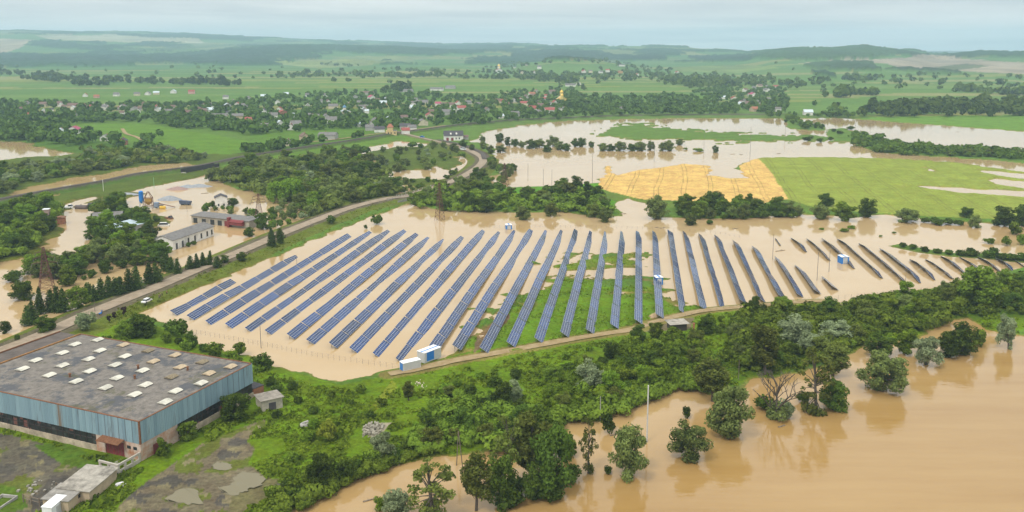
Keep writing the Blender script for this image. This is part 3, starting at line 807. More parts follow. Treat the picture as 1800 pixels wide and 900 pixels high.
# ------------------------------------------------------------------ building kit
def wall_mat(name, c, stain=0.35, scale=0.5): return mat(name, c, 0.9, 0.1, scale, stain=stain, spec=0.15)
white_w = wall_mat('white_render', (0.68, 0.66, 0.61)); cream_w = wall_mat('cream_render', (0.56, 0.49, 0.36)); grey_w = wall_mat('grey_render', (0.36, 0.35, 0.32))
brick_w = mat('red_brick', (0.30, 0.13, 0.07), 0.9, 0.25, 1.5, stain=0.3); tan_w = wall_mat('tan_render', (0.46, 0.36, 0.24))
glass_d = mat('dark_glass', (0.025, 0.03, 0.035), 0.15, 0.3, 0.8, spec=0.5)
grey_r = mat('grey_slate_roof', (0.165, 0.155, 0.145), 0.85, 0.22, 0.9, stain=0.4); brown_r = mat('brown_tile_roof', (0.155, 0.10, 0.08), 0.85, 0.2, 0.9)
red_r = mat('red_tile_roof', (0.28, 0.075, 0.06), 0.8, 0.18, 0.9); orange_r = mat('orange_tile_roof', (0.31, 0.12, 0.065), 0.8, 0.18, 0.9)
pale_r = mat('pale_metal_roof', (0.50, 0.56, 0.58), 0.45, 0.08, 0.5, metal=0.2); magenta_r = mat('crimson_roof', (0.34, 0.07, 0.12), 0.75, 0.15, 0.9)
dark_r = mat('dark_roof', (0.07, 0.065, 0.07), 0.85, 0.2, 0.9); blue_r = mat('blue_metal_roof', (0.40, 0.48, 0.52), 0.4, 0.08, 0.5)
concrete = mat('old_concrete', (0.36, 0.34, 0.31), 0.9, 0.18, 0.9, stain=0.4); rust = mat('rust', (0.17, 0.075, 0.035), 0.85, 0.35, 2.0)
steel = mat('grey_steel', (0.16, 0.15, 0.14), 0.6, 0.15, 2.0, metal=0.3); steel_red = mat('rusty_lattice_steel', (0.13, 0.055, 0.045), 0.75, 0.25, 1.0, metal=0.2)
white_p = mat('white_paint', (0.74, 0.74, 0.73), 0.4, 0.05, 1.0); blue_p = mat('blue_paint', (0.02, 0.17, 0.50), 0.4, 0.1, 1.0)
grey_p = mat('pale_grey_paint', (0.47, 0.47, 0.46), 0.5, 0.06, 1.0); yellow_p = mat('yellow_paint', (0.56, 0.34, 0.03), 0.5, 0.15, 1.0)
tyre_m = mat('tyre_rubber', (0.02, 0.02, 0.02), 0.9, 0.1, 2.0); wood_m = mat('weathered_wood', (0.19, 0.15, 0.11), 0.9, 0.25, 3.0)
red_p = mat('faded_red_paint', (0.19, 0.036, 0.036), 0.7, 0.2, 0.7); teal_g = mat('gilded_dome', (0.75, 0.50, 0.10), 0.3, 0.08, 1.0, metal=0.6)
dome_b = mat('blue_dome', (0.10, 0.22, 0.34), 0.4, 0.1, 1.0)

def gable(mb_w, mb_r, x0, x1, y0, y1, h, rise, eave=0.4, z0=-1.5, th=0.18, rs=0.0):
    """walls with gables under a two-pitch roof whose ridge runs along y"""
    xm = (x0 + x1) / 2
    mb_w.prism([(x0, z0), (x1, z0), (x1, h), (xm, h + rise), (x0, h)], y0, y1, 'y')
    k = rise / ((x1 - x0) / 2)
    e = eave
    for s in (-1, 1):
        xe = xm + s * ((x1 - x0) / 2 + e); ze = h - k * e
        a = [(xm, h + rise + 0.02), (xe, ze + 0.02), (xe, ze + 0.02 + th), (xm, h + rise + 0.02 + th)]
        if s > 0: a = a[::-1]
        mb_r.prism(a, y0 - e, y1 + e, 'y')

def house(px, py, w, l, rz, h, rise, wm_, rm, label, cat='house', group=None, chimney=True, windows=0, name='house', door=None, loc=None):
    p = loc or on_ground(px, py)
    p = Vector((p[0], p[1], p[2] - 0.05))
    r = empty(name, p, rz, label, cat, group)
    a, b_ = MB(), MB()
    gable(a, b_, -w / 2, w / 2, -l / 2, l / 2, h, rise)
    a.build('wall', wm_, r)
    ro = b_.build('roof', rm, r)
    if chimney:
        c = MB(); c.box(w * .1, w * .1 + .7, l * .15, l * .15 + .7, h + rise * .5, h + rise + 0.9); c.build('chimney', brick_w, ro)
    if windows:
        for sx_ in (-1, 1):
            for k in range(windows):
                yy = -l / 2 + l * (k + .5) / windows
                m = MB(); m.box(sx_ * (w / 2 + .004) - .03, sx_ * (w / 2 + .004) + .03, yy - .5, yy + .5, 1.0, 2.4); m.build('window', glass_d, r)
        for sy_ in (-1, 1):
            for xx in ((-w * .22, w * .22) if w > 5 else (0,)):
                m = MB(); m.box(xx - .5, xx + .5, sy_ * (l / 2 + .004) - .03, sy_ * (l / 2 + .004) + .03, 1.0, 2.4); m.build('window', glass_d, r)
    USED_B.append((p.x, p.y, max(w, l) * .5))
    return r
USED_B = []

# ------------------------------------------------------------------ the derelict factory hall
RZ = 11.0
Ap, Bp = G(244, 742, RZ), G(443, 639, RZ)
fd = Vector((Bp.x - Ap.x, Bp.y - Ap.y, 0)); FX = fd.length; fa = math.atan2(fd.y, fd.x)
FY = 66.0
GZ0 = 0.9
hall = empty('factory_hall', (Ap.x, Ap.y, GZ0), fa, 'derelict factory hall with blue corrugated walls and flat grey roof of skylights', 'factory')
H0 = RZ - GZ0
def hall_local(px, py, z):
    g = G(px, py, z); v = Vector((g.x - Ap.x, g.y - Ap.y, 0)); v.rotate(Matrix.Rotation(-fa, 3, 'Z')); return v
# corrugated upper cladding: a trapezoid-ribbed sheet round all four sides
cm_, t, b = new_mat('blue_corrugated_sheet')
tcn = t.nodes.new('ShaderNodeTexCoord')
sp3 = t.nodes.new('ShaderNodeSeparateXYZ'); t.links.new(tcn.outputs['Object'], sp3.inputs[0])
sh = mth('FLOOR', mth('DIVIDE', mth('ADD', sp3.outputs['X'], sp3.outputs['Y']), 1.1), 0)
wn = t.nodes.new('ShaderNodeTexWhiteNoise'); wn.noise_dimensions = '1D'; t.links.new(sh, wn.inputs['W'])
rp = t.nodes.new('ShaderNodeValToRGB'); rp.color_ramp.elements[0].color = (0.20, 0.30, 0.355, 1); rp.color_ramp.elements[1].color = (0.28, 0.40, 0.45, 1)
t.links.new(wn.outputs['Value'], rp.inputs[0])
mp = t.nodes.new('ShaderNodeMapping'); mp.inputs['Scale'].default_value = (1.3, 1.3, 0.10); t.links.new(tcn.outputs['Object'], mp.inputs['Vector'])
nz = t.nodes.new('ShaderNodeTexNoise'); nz.inputs['Scale'].default_value = 0.9; nz.inputs['Detail'].default_value = 6; nz.inputs['Roughness'].default_value = 0.7
t.links.new(mp.outputs[0], nz.inputs['Vector'])
mr = t.nodes.new('ShaderNodeMapRange'); mr.inputs['From Min'].default_value = 0.56; mr.inputs['From Max'].default_value = 0.72; mr.inputs['To Max'].default_value = 0.7
t.links.new(nz.outputs['Fac'], mr.inputs['Value'])
mx = t.nodes.new('ShaderNodeMix'); mx.data_type = 'RGBA'; mx.inputs[7].default_value = (0.10, 0.085, 0.07, 1)
t.links.new(mr.outputs[0], mx.inputs[0]); t.links.new(rp.outputs[0], mx.inputs[6])
# one long rust run under a leaking gutter, smaller ones elsewhere
RUN = hall_local(102, 712, RZ).y
prof = mth('MULTIPLY', mth('SUBTRACT', 1.0, mth('MINIMUM', mth('DIVIDE', mth('ABSOLUTE', mth('SUBTRACT', sp3.outputs['Y'], RUN), 0), 1.9), 1.0)), mth('LESS_THAN', sp3.outputs['X'], 1.0))
mp9 = t.nodes.new('ShaderNodeMapping'); mp9.inputs['Scale'].default_value = (1, 3.0, 0.06); t.links.new(tcn.outputs['Object'], mp9.inputs['Vector'])
n9 = t.nodes.new('ShaderNodeTexNoise'); n9.inputs['Scale'].default_value = 1.0; n9.inputs['Detail'].default_value = 4; t.links.new(mp9.outputs[0], n9.inputs['Vector'])
runf = mrange(mth('MULTIPLY', prof, n9.outputs['Fac']), 0.22, 0.5, 0, 0.85)
mx2 = t.nodes.new('ShaderNodeMix'); mx2.data_type = 'RGBA'; mx2.inputs[7].default_value = (0.22, 0.13, 0.06, 1)
t.links.new(runf, mx2.inputs[0]); t.links.new(mx.outputs[2], mx2.inputs[6])
seam = mth('LESS_THAN', mth('FRACT', mth('DIVIDE', mth('ADD', sp3.outputs['X'], sp3.outputs['Y']), 2.2), 0), 0.05)
mx3 = t.nodes.new('ShaderNodeMix'); mx3.data_type = 'RGBA'; mx3.inputs[7].default_value = (0.11, 0.14, 0.155, 1)
t.links.new(mth('MULTIPLY', seam, 0.75), mx3.inputs[0]); t.links.new(mx2.outputs[2], mx3.inputs[6]); t.links.new(mx3.outputs[2], b.inputs['Base Color'])
b.inputs['Roughness'].default_value = 0.5; b.inputs['Metallic'].default_value = 0.15
def ribbed(mb, x0, x1, y0, y1, z0, z1, pitch=0.55, dep=0.09):
    def run(p, q):
        d = Vector((q[0] - p[0], q[1] - p[1], 0)); L_ = d.length; d.normalize(); nn = Vector((d.y, -d.x, 0))
        k = int(L_ / pitch); o = []
        for i in range(k):
            for f_, s in ((0, 0), (.35, 0), (.5, 1), (.85, 1)):
                o.append(Vector((p[0], p[1], 0)) + d * ((i + f_) * L_ / k) + nn * dep * s)
        return o
    ring = run((x0, y0), (x1, y0)) + run((x1, y0), (x1, y1)) + run((x1, y1), (x0, y1)) + run((x0, y1), (x0, y0))
    n = len(ring)
    mb.add([(v.x, v.y, z0) for v in ring] + [(v.x, v.y, z1) for v in ring], [(i, (i + 1) % n, n + (i + 1) % n, n + i) for i in range(n)])
m = MB(); ribbed(m, 0, FX, 0, FY, H0 - 5.7, H0 + 0.12); clad = m.build('upper_cladding', cm_, hall)
m = MB(); m.box(-0.12, 0.28, -0.12, 0.28, H0 - 5.75, H0 + 0.2); m.build('corner_trim', rust, clad)
# roof felt, patched and mossy
rm_, t, b = new_mat('patched_roof_felt')
tcn = t.nodes.new('ShaderNodeTexCoord')
def onoise(scale, det=5, rough=0.6):
    n = t.nodes.new('ShaderNodeTexNoise'); n.inputs['Scale'].default_value = scale; n.inputs['Detail'].default_value = det; n.inputs['Roughness'].default_value = rough
    t.links.new(tcn.outputs['Object'], n.inputs['Vector']); return n.outputs['Fac']
def blend(fac, a, c):
    q = t.nodes.new('ShaderNodeMix'); q.data_type = 'RGBA'
    t.links.new(fac, q.inputs[0])
    for i, s in ((6, a), (7, c)):
        if isinstance(s, tuple): q.inputs[i].default_value = (*s, 1)
        else: t.links.new(s, q.inputs[i])
    return q.outputs[2]
c0 = blend(mrange(onoise(0.5, 8, 0.75), 0.35, 0.65, 0, 1), (0.105, 0.093, 0.080), (0.225, 0.198, 0.168))
c1 = blend(mrange(onoise(0.10, 7, 0.72), 0.51, 0.57, 0, 0.8), c0, (0.062, 0.067, 0.078))
c2 = blend(mrange(onoise(0.075, 7, 0.75), 0.57, 0.64, 0, 0.8), c1, (0.085, 0.080, 0.040))
sx3 = t.nodes.new('ShaderNodeSeparateXYZ'); t.links.new(tcn.outputs['Object'], sx3.inputs[0])
seam = mth('LESS_THAN', mth('FRACT', mth('DIVIDE', sx3.outputs['Y'], 1.0), 0), 0.06)
c3 = blend(mth('MULTIPLY', seam, 0.22), c2, (0.06, 0.055, 0.05))
t.links.new(c3, b.inputs['Base Color']); b.inputs['Roughness'].default_value = 0.85; b.inputs['Specular IOR Level'].default_value = 0.25
m = MB(); m.box(0.02, FX - 0.02, 0.02, FY + 0.0, H0 - 0.5, H0)
hroof = m.build('roof', rm_, hall)
m = MB()
for a in ((-0.1, 0.3, 0.35, FY), (FX - 0.3, FX + 0.1, 0.35, FY), (0.3, FX - 0.3, -0.1, 0.3)): m.box(*a, H0 + 0.003, H0 + 0.14)
m.build('roof_edge', rust, hall)
m = MB(); m.box(0.3, FX - .3, FY - .5, FY + .1, H0 + .003, H0 + .3); m.build('roof_edge', mat('rusty_gutter', (0.24, 0.12, 0.04), 0.9, 0.4, 1.0), hall)
moss = mat('roof_moss', (0.17, 0.15, 0.035), 0.95, 0.4, 2.0)
# skylights
sky_white = mat('skylight_plastic', (0.56, 0.53, 0.44), 0.5, 0.12, 0.8, stain=0.4); sky_brown = mat('skylight_boarding', (0.40, 0.31, 0.20), 0.7, 0.25, 1.5); sky_dark = mat('skylight_bare_lath', (0.20, 0.16, 0.10), 0.85, 0.35, 2.5)
curb = mat('skylight_curb', (0.10, 0.095, 0.09), 0.8, 0.2, 1.0)
def skylight(px, py, mt_):
    q = hall_local(px, py + 2, RZ + 0.3)
    k = MB(); k.box(q.x - 1.25, q.x + 1.25, q.y - 1.3, q.y + 1.3, H0 + .004, H0 + 0.26)
    c = k.build('skylight', curb, hall)
    k = MB(); arc = []
    for i in range(9):
        a = -1 + 2 * i / 8
        arc.append((q.y + a * 1.42, H0 + 0.27 + 0.38 * (1 - a * a)))
    arc = arc + [(q.y + 1.42, H0 + 0.264), (q.y - 1.42, H0 + 0.264)]
    k.prism(arc[::-1], q.x - 1.4, q.x + 1.4, 'x')
    k.build('skylight_dome', mt_, c)
for px, py, k in [(171,595,0),(131,603,0),(109,618,0),(62,631,0),(39,646,0),(109,640,0),(155,629,0),(175,614,0),(216,604,1),(260,614,2),(219,624,0),(202,639,0),(157,650,0),(250,649,0),(269,633,1),(307,622,1),(355,634,2),(316,643,1),(405,642,1),(86,657,0),(133,668,0),(185,679,0),(205,662,0),(236,691,0),(255,674,0),(290,704,0),(301,660,2),(308,685,0),(353,671,0),(367,654,1)]:
    skylight(px, py, (sky_white, sky_brown, sky_dark)[k])
for px, py in ((123,663),(237,666),(243,648),(330,651)):     # little roof vents
    q = hall_local(px, py, RZ); k = MB(); k.tube((q.x, q.y, H0), (q.x, q.y, H0 + 1.0), 0.3, 0.25, 8); k.tube((q.x, q.y, H0 + 1.0), (q.x, q.y, H0 + 1.25), 0.5, 0.1, 8); k.build('roof_vent', rust, hall)
# walls below the cladding
bandm, t, b = new_mat('broken_factory_glazing')
tcn = t.nodes.new('ShaderNodeTexCoord')
bk = t.nodes.new('ShaderNodeTexWhiteNoise'); bk.noise_dimensions = '3D'
mp = t.nodes.new('ShaderNodeMapping'); mp.inputs['Scale'].default_value = (0.8, 0.8, 1.1); t.links.new(tcn.outputs['Object'], mp.inputs['Vector'])
fl = t.nodes.new('ShaderNodeVectorMath'); fl.operation = 'FLOOR'; t.links.new(mp.outputs[0], fl.inputs[0]); t.links.new(fl.outputs[0], bk.inputs['Vector'])
rp = t.nodes.new('ShaderNodeValToRGB'); el = rp.color_ramp.elements
el[0].color = (0.012, 0.013, 0.014, 1); el[1].position = 0.95; el[1].color = (0.06, 0.065, 0.06, 1)
e_ = el.new(0.9); e_.color = (0.028, 0.03, 0.03, 1); e_ = el.new(0.97); e_.color = (0.15, 0.06, 0.05, 1)
t.links.new(bk.outputs['Value'], rp.inputs[0]); t.links.new(rp.outputs[0], b.inputs['Base Color']); b.inputs['Roughness'].default_value = 0.35
lz = H0 - 5.7
m = MB(); m.box(0.45, FX - .45, 0.45, FY - .45, -1.2, H0 - 0.6); m.build('inner_wall', grey_w, hall)
frame_d = mat('dark_mullions', (0.06, 0.045, 0.04), 0.8, 0.3, 1.0)
# glazing strips with mullions and concrete sills
m = MB(); m.box(0.25, 0.40, 14.5, FY - .2, 1.5, lz + 0.1); w1 = m.build('window', bandm, hall)
m = MB(); m.box(12.0, FX - .2, 0.25, 0.40, 1.5, lz + 0.1); w2 = m.build('window', bandm, hall)
m = MB()
for i in range(26): m.box(0.12, 0.26, 16 + i * 2.0, 16.12 + i * 2.0, 1.5, lz)
m.box(0.14, 0.26, 14.5, FY - .2, 2.9, 2.98); m.build('frame', frame_d, w1)
m = MB()
for i in range(14): m.box(13 + i * 2.0, 13.12 + i * 2.0, 0.12, 0.26, 1.5, lz)
m.box(12.0, FX - .2, 0.14, 0.26, 2.9, 2.98)
m.build('frame', frame_d, w2)
plinth = mat('stained_plinth', (0.40, 0.33, 0.24), 0.9, 0.3, 0.5, stain=0.5)
m = MB(); m.box(0.0, 0.44, 14.5, FY, -1.2, 1.5); m.box(12.0, FX, 0.0, 0.44, -1.2, 1.5); m.box(FX - .44, FX, 0.5, FY, -1.2, lz); m.build('plinth', plinth, hall)
peel = mat('peeling_brickwork', (0.52, 0.45, 0.38), 0.9, 0.1, 0.45, col2=(0.38, 0.17, 0.09), stain=0.3)
m = MB(); m.box(0.0, 12.0, 0.0, 0.44, -1.2, lz); m.box(0.0, 0.44, 0.445, 5.4, -1.2, lz); m.box(0.0, .44, 11.6, 14.5, -1.2, lz); m.box(0.01, .44, 5.4, 11.6, 3.7, lz); m.build('corner_wall', peel, hall)
m = MB(); m.box(0.16, 0.42, 5.4, 11.6, -0.5, 3.7); gate = m.build('gate', red_p, hall)
m = MB()
for i in range(7): m.box(0.1, 0.17, 5.5 + i * .98, 5.58 + i * .98, -.4, 3.65)
m.build('rib', rust, gate)
m = MB(); m.hexa([(-2.2, 5.0, 4.05), (0, 5.0, 4.55), (0, 12.2, 4.55), (-2.2, 12.2, 4.05), (-2.2, 5.0, 4.2), (0, 5.0, 4.7), (0, 12.2, 4.7), (-2.2, 12.2, 4.2)]); m.build('canopy', rust, hall)
m = MB(); m.box(3.8, 6.4, -0.05, 0.1, -.4, 2.6); m.build('door', red_p, hall)
for (y0, y1, z0, z1) in ((1.2, 2.4, 2.6, 3.4), (3.2, 4.4, 2.6, 3.4)):
    m = MB(); m.box(-0.03, 0.05, y0, y1, z0, z1); m.build('window', glass_d, hall)
# lower wing at the back
wing_r = mat('wing_roof_felt', (0.105, 0.085, 0.072), 0.9, 0.25, 0.35, stain=0.3)
m = MB(); m.box(0.2, FX - .1, FY + .12, FY + 9.0, -1.2, H0 - .9); wg = m.build('wing', brick_w, hall)
m = MB(); m.box(0.0, FX + .1, FY + .14, FY + 9.2, H0 - .898, H0 - .55); m.build('roof', wing_r, wg)
m = MB(); m.box(0.0, FX + .1, FY + 8.9, FY + 9.3, H0 - .548, H0 - .2); m.build('parapet', rust, wg)
for k in range(3): USED_B.append((Ap.x + (fd.x / FX) * 20 - (fd.y / FX) * (12 + 24 * k), Ap.y + (fd.y / FX) * 20 + (fd.x / FX) * (12 + 24 * k), 22))
USED_B.append((Ap.x + fd.x / FX * 36 - fd.y / FX * 6, Ap.y + fd.y / FX * 36 + fd.x / FX * 6, 9)); USED_B.append((Ap.x + fd.x / FX * 8, Ap.y + fd.y / FX * 8, 11))

# ------------------------------------------------------------------ yard beside it
fdir = fd.normalized(); fside = Vector((-fdir.y, fdir.x, 0))
def at_hall(x, y, z=0.0): return Vector((Ap.x, Ap.y, GZ0 + z)) + fdir * x + fside * y
# shell of a roofless annex at the corner: three low walls with window openings
r = empty('ruined_annex_wall', at_hall(-3.6, 1.6), fa, 'low roofless pale annex walls standing at the corner of the factory', 'wall')
m = MB()
for (x0, x1, y0, y1) in ((-3.4, 3.4, -1.6, -1.25), (-3.4, -3.05, -1.24, 4.6)):
    m.box(x0, x1, y0, y1, -.8, 0.9); m.box(x0, x1, y0, y1, 2.0, 2.5)
for x in (-3.4, -1.4, 0.8, 2.9): m.box(x, x + .5, -1.6, -1.25, .9, 2.0)
for y in (-1.24, 1.2, 3.9): m.box(-3.4, -3.05, y, y + .6, .9, 2.0)
m.build('wall', wall_mat('dirty_render', (0.44, 0.40, 0.34)), r)
m = MB(); m.box(-3.0, 3.0, -1.2, 4.2, -.3, .02); m.build('floor', concrete, r)

def flat_shed(name, pts, h, wm_, rm, label, cat, over=0.35, slope=0.25, parts=(), zt=None, th=.16):
    """pts: photo bearings of near corner, corner along the front, and depth (m); mono-pitch roof"""
    (a, c, depth) = pts
    za = zt if zt is not None else 1.0
    p = G(*a, za); q = G(*c, za)
    d = Vector((q.x - p.x, q.y - p.y, 0)); ln_ = d.length; ang = math.atan2(d.y, d.x)
    r = empty(name, (p.x, p.y, za), ang, label, cat)
    m = MB(); s = slope
    m.hexa([(0, 0, -1.8), (ln_, 0, -1.8), (ln_, depth, -1.8), (0, depth, -1.8), (0, 0, h), (ln_, 0, h), (ln_, depth, h + s), (0, depth, h + s)]); w = m.build('wall', wm_, r)
    o = over; k = s / depth
    m = MB(); m.hexa([(-o, -o, h - k * o + .02), (ln_ + o, -o, h - k * o + .02), (ln_ + o, depth + o, h + s + k * o + .02), (-o, depth + o, h + s + k * o + .02)] + [(-o, -o, h - k * o + .02 + th), (ln_ + o, -o, h - k * o + .02 + th), (ln_ + o, depth + o, h + s + k * o + .02 + th), (-o, depth + o, h + s + k * o + .02 + th)]); m.build('roof', rm, r)
    for (nm, u0, u1, z0, z1, mm) in parts:
        m = MB(); m.box(u0 * ln_, u1 * ln_, -.06, .05, z0, z1); m.build(nm, mm, r)
    c_ = Vector((p.x, p.y, 0)) + d.normalized() * ln_ / 2 + Vector((-d.y, d.x, 0)).normalized() * depth / 2
    USED_B.append((c_.x, c_.y, max(ln_, depth) * .5))
    return r
pale_felt = mat('pale_patched_felt', (0.33, 0.30, 0.25), 0.85, 0.25, 0.7, stain=0.7)
grey_felt = mat('grey_patched_felt', (0.27, 0.25, 0.22), 0.9, 0.25, 0.6, stain=0.4)
flat_shed('shed', ((158, 882), (206, 841), 7.2), 2.4, tan_w, pale_felt, 'tan walled shed with pale patched flat roof beside the ruined annex', 'shed', 0.4, .3)
flat_shed('shed', ((121, 899), (152, 872), 5.8), 2.3, tan_w, grey_felt, 'lower tan shed with dirty grey roof adjoining the pale roofed shed', 'shed', 0.3, .25, [('window', .55, .78, 1.0, 1.8, glass_d)])
flat_shed('cabin', ((92, 912), (118, 890), 2.2), 2.4, white_p, white_p, 'small white cabin with white roof at the end of the two sheds', 'cabin', 0.12, .1, [('door', .3, .6, 0, 1.9, grey_p)])
# post-and-wire pen next to the cabin
p = G(70, 890, 1.0); r = empty('pen_fence', p, fa, 'broken wooden pen of grey posts and rails beside the white cabin', 'fence')
m = MB()
for x, y in ((0, 0), (3.2, 0), (6.4, 0), (6.4, 2.6), (0, 2.6), (0, 5)): 
    k = MB(); k.box(x - .09, x + .09, y - .09, y + .09, -.6, 1.9); k.build('post', wood_m, r)
for a, c in (((0, 0), (6.4, 0)), ((6.4, 0), (6.4, 2.6)), ((0, 0), (0, 5))):
    for z in (.9, 1.7):
        k = MB(); k.tube((*a, z), (*c, z), .06, n=4); k.build('rail', wood_m, r)
# concrete kerb frame in the grass, lower left
p = G(2, 884, 1.0); r = empty('concrete_foundation', p, fa + .2, 'empty rectangular concrete foundation frame in the grass, bottom left', 'foundation')
m = MB()
for a in ((-2.6, 2.6, -2.0, -1.75), (-2.6, 2.6, 1.75, 2.0), (-2.6, -2.35, -1.745, 1.745), (2.35, 2.6, -1.745, 1.745)): m.box(*a, -.5, .55)
m.build('kerb', concrete, r)
# puddles in the yard
puddle_m, t, b = new_mat('puddle_water'); b.inputs['Base Color'].default_value = (0.17, 0.145, 0.08, 1); b.inputs['Roughness'].default_value = 0.05; b.inputs['IOR'].default_value = 1.33
def puddle(pts, col=None):
    c = np.mean(pts, 0); 
    P = []
    n = len(pts)
    loop = catmull([pts[-1]] + list(pts) + [pts[0]], 6); loop = loop + np.stack([fbm(loop[:, 0] / 6, loop[:, 1] / 4, 3, 3) - .5, .5 * (fbm(loop[:, 0] / 6, loop[:, 1] / 4, 8, 3) - .5)], 1) * 16
    g = Gn(loop, 1.0); zz = float(ground_z(g[:, 0], g[:, 1]).max()) + 0.03
    g = Gn(loop, zz)
    m = MB(); m.add([(x, y, zz) for x, y in g[:-1]], [tuple(range(len(g) - 1))][::1])
    o = m.build('puddle', puddle_m); tag(o, kind='structure'); return o
for pts in ([(292,878),(310,864),(325,858),(345,862),(350,874),(356,884),(335,886),(310,882)], [(370,818),(384,812),(402,814),(410,820),(396,826),(376,824)], [(384,858),(405,850),(412,838),(428,832),(444,830),(462,836),(460,850),(440,858),(420,868),(400,868)]): puddle(pts)

# little brick-and-timber hut in the grass
r = flat_shed('hut', ((461, 724), (497, 716), 6.4), 3.0, mat('pale_boards', (0.42, 0.38, 0.30), 0.9, 0.2, 1.2, stain=0.3), mat('lichen_roof', (0.25, 0.22, 0.18), 0.9, 0.3, 0.8, stain=0.35), 'small grey roofed hut with dark doorway alone in the grass beside the factory', 'hut', .5, -.5, [('door', .33, .68, 0, 2.1, dark_r)])
flat_shed('brick_shed', ((446, 697), (464, 690), 4.5), 2.2, brick_w, dark_r, 'low brick outhouse with fallen dark roof at the far factory corner', 'shed', .1, -.2)
# concrete trough
p = on_ground(541, 746); r = empty('concrete_trough', p, 0.75, 'pale oval concrete trough lying in the grass', 'trough')
m = MB(); n = 16
out_ = [(math.cos(2 * math.pi * i / n) * 2.2, math.sin(2 * math.pi * i / n) * 1.0) for i in range(n)]; inn = [(x * .72, y * .6) for x, y in out_]
V = [(x, y, -.2) for x, y in out_] + [(x, y, .7) for x, y in out_] + [(x, y, .7) for x, y in inn] + [(x, y, .1) for x, y in inn]
fs = [(i, (i + 1) % n, n + (i + 1) % n, n + i) for i in range(n)] + [(n + i, n + (i + 1) % n, 2 * n + (i + 1) % n, 2 * n + i) for i in range(n)] + [(2 * n + i, 2 * n + (i + 1) % n, 3 * n + (i + 1) % n, 3 * n + i) for i in range(n)]
m.add(V, fs); m.build('basin', concrete, r, True)
m = MB(); m.add([(x, y, .12) for x, y in inn], [tuple(range(n))]); m.build('soil', mat('wet_soil', (0.09, 0.08, 0.03), 0.9), r)
# rubble and litter
def rubble(px, py, rx, ry, n, m_, label, smin=.25, smax=.9, name='rubble', h=.5):
    g = on_ground(px, py); rr = random.Random(int(px * 7 + py)); m = MB()
    for i in range(n):
        a = rr.random() * 6.283; q = rr.random() ** .8
        x, y = math.cos(a) * rx * q, math.sin(a) * ry * q
        s = rr.uniform(smin, smax); zt = h * (1 - q) 
        pts = []
        for k in range(8):
            pts.append((x + (-.5 + (k in (1, 2, 5, 6))) * s + rr.uniform(-.15, .15) * s, y + (-.5 + (k in (2, 3, 6, 7))) * s + rr.uniform(-.15, .15) * s, zt - .25 + (s * .55 + .25 if k > 3 else 0) + rr.uniform(-.1, .1) * s))
        m.hexa(pts)
    o = m.build(name, m_); o.location = g; USED_B.append((g.x, g.y, max(rx, ry))); return tag(o, label, 'rubble', kind='stuff')
rubble(655, 756, 2.8, 5.2, 130, mat('pale_rubble', (0.27, 0.245, 0.19), .9, .3, 1), 'heap of pale broken concrete on the green bank', .2, .62, 'rubble', .9)
rubble(212, 852, 1.2, .8, 14, mat('white_litter', (0.66, 0.64, 0.64), .8, .2, 1), 'small heap of white plastic rubbish in the grass', .2, .6, 'litter', .2)
rubble(172, 832, 4.5, 2.5, 26, mat('yard_rubble', (0.30, 0.27, 0.22), .9, .3, 1), 'scattered grey rubble in the factory yard', .15, .5, 'rubble', .1)
rubble(70, 858, 6, 5, 22, mat('yard_slabs', (0.26, 0.24, 0.20), .9, .3, 1), 'scattered grey slabs on the factory yard', .2, .6, 'rubble', .02)
rubble(735, 676, 3, 5, 22, mat('spoil', (0.46, 0.40, 0.30), .9, .3, 1), 'broken stones beside the sandy track', .15, .5, 'rubble', .1)

# ------------------------------------------------------------------ field cabins and kiosks
def kiosk(px, py, w, d, h, rz, label, body, roof, stripe=None, name='transformer_kiosk', cat='kiosk', z=None, door=True, lift=0.0):
    p = on_ground(px, py, 0) if z is None else G(px, py, z)
    r = empty(name, (p.x, p.y, p.z + lift), rz, label, cat)
    m = MB(); m.box(-w / 2, w / 2, -d / 2, d / 2, -.6, h); m.build('body', body, r)
    m = MB(); m.prism([(-w / 2 - .12, h + .004), (w / 2 + .12, h + .004), (w / 2 + .12, h + .14), (0, h + .34), (-w / 2 - .12, h + .14)], -d / 2 - .12, d / 2 + .12, 'y'); ro = m.build('roof', roof, r)
    if stripe: m = MB(); m.box(-.35, .35, -d / 2 - .122, d / 2 + .122, h + .26, h + .352); m.build('ridge_stripe', stripe, ro)
    if door:
        m = MB(); m.box(-w * .3, w * .3, -d / 2 - .04, -d / 2 + .02, 0.1, h - .35); m.build('door', grey_p if body is blue_p else blue_p, r)
    USED_B.append((p.x, p.y, max(w, d) * .6))
    return r
rz_c = math.radians(33.8)
def prism_container(name, px, py, L_, w, h, rz, label, body, roofm, sidepanel):
    p = on_ground(px, py, .5); r = empty(name, (p.x, p.y, max(p.z, .9)), rz, label, 'container')
    m = MB(); m.box(0, L_, 0, w, -.3, h); m.build('body', body, r)
    m = MB(); m.box(-.06, L_ + .06, -.06, w + .06, h + .003, h + .12); ro = m.build('roof', roofm, r)
    m = MB()
    for i in range(int(L_ / .45)): m.box(.2 + i * .45, .26 + i * .45, -.025, .01, .1, h - .1)
    m.build('side_ribs', body, r)
    m = MB(); m.box(-.04, .02, .25, w - .25, .1, h - .2); m.build('door', sidepanel, r)
    USED_B.append((p.x + 3, p.y + 2, 3.5)); return r
prism_container('site_container', 709, 654, 6.1, 2.5, 2.6, rz_c, 'long pale grey container with blue door end beside the sandy track', grey_p, white_p, blue_p)
p = on_ground(746.5, 639, .5)
r = empty('site_cabin', (p.x, p.y, .9), math.radians(50), 'white cabin with blue roof stripe and blue side panel behind the grey container', 'cabin')
m = MB(); m.box(0, 7.4, 0, 3.4, -.3, 3.0); m.build('body', grey_p, r)
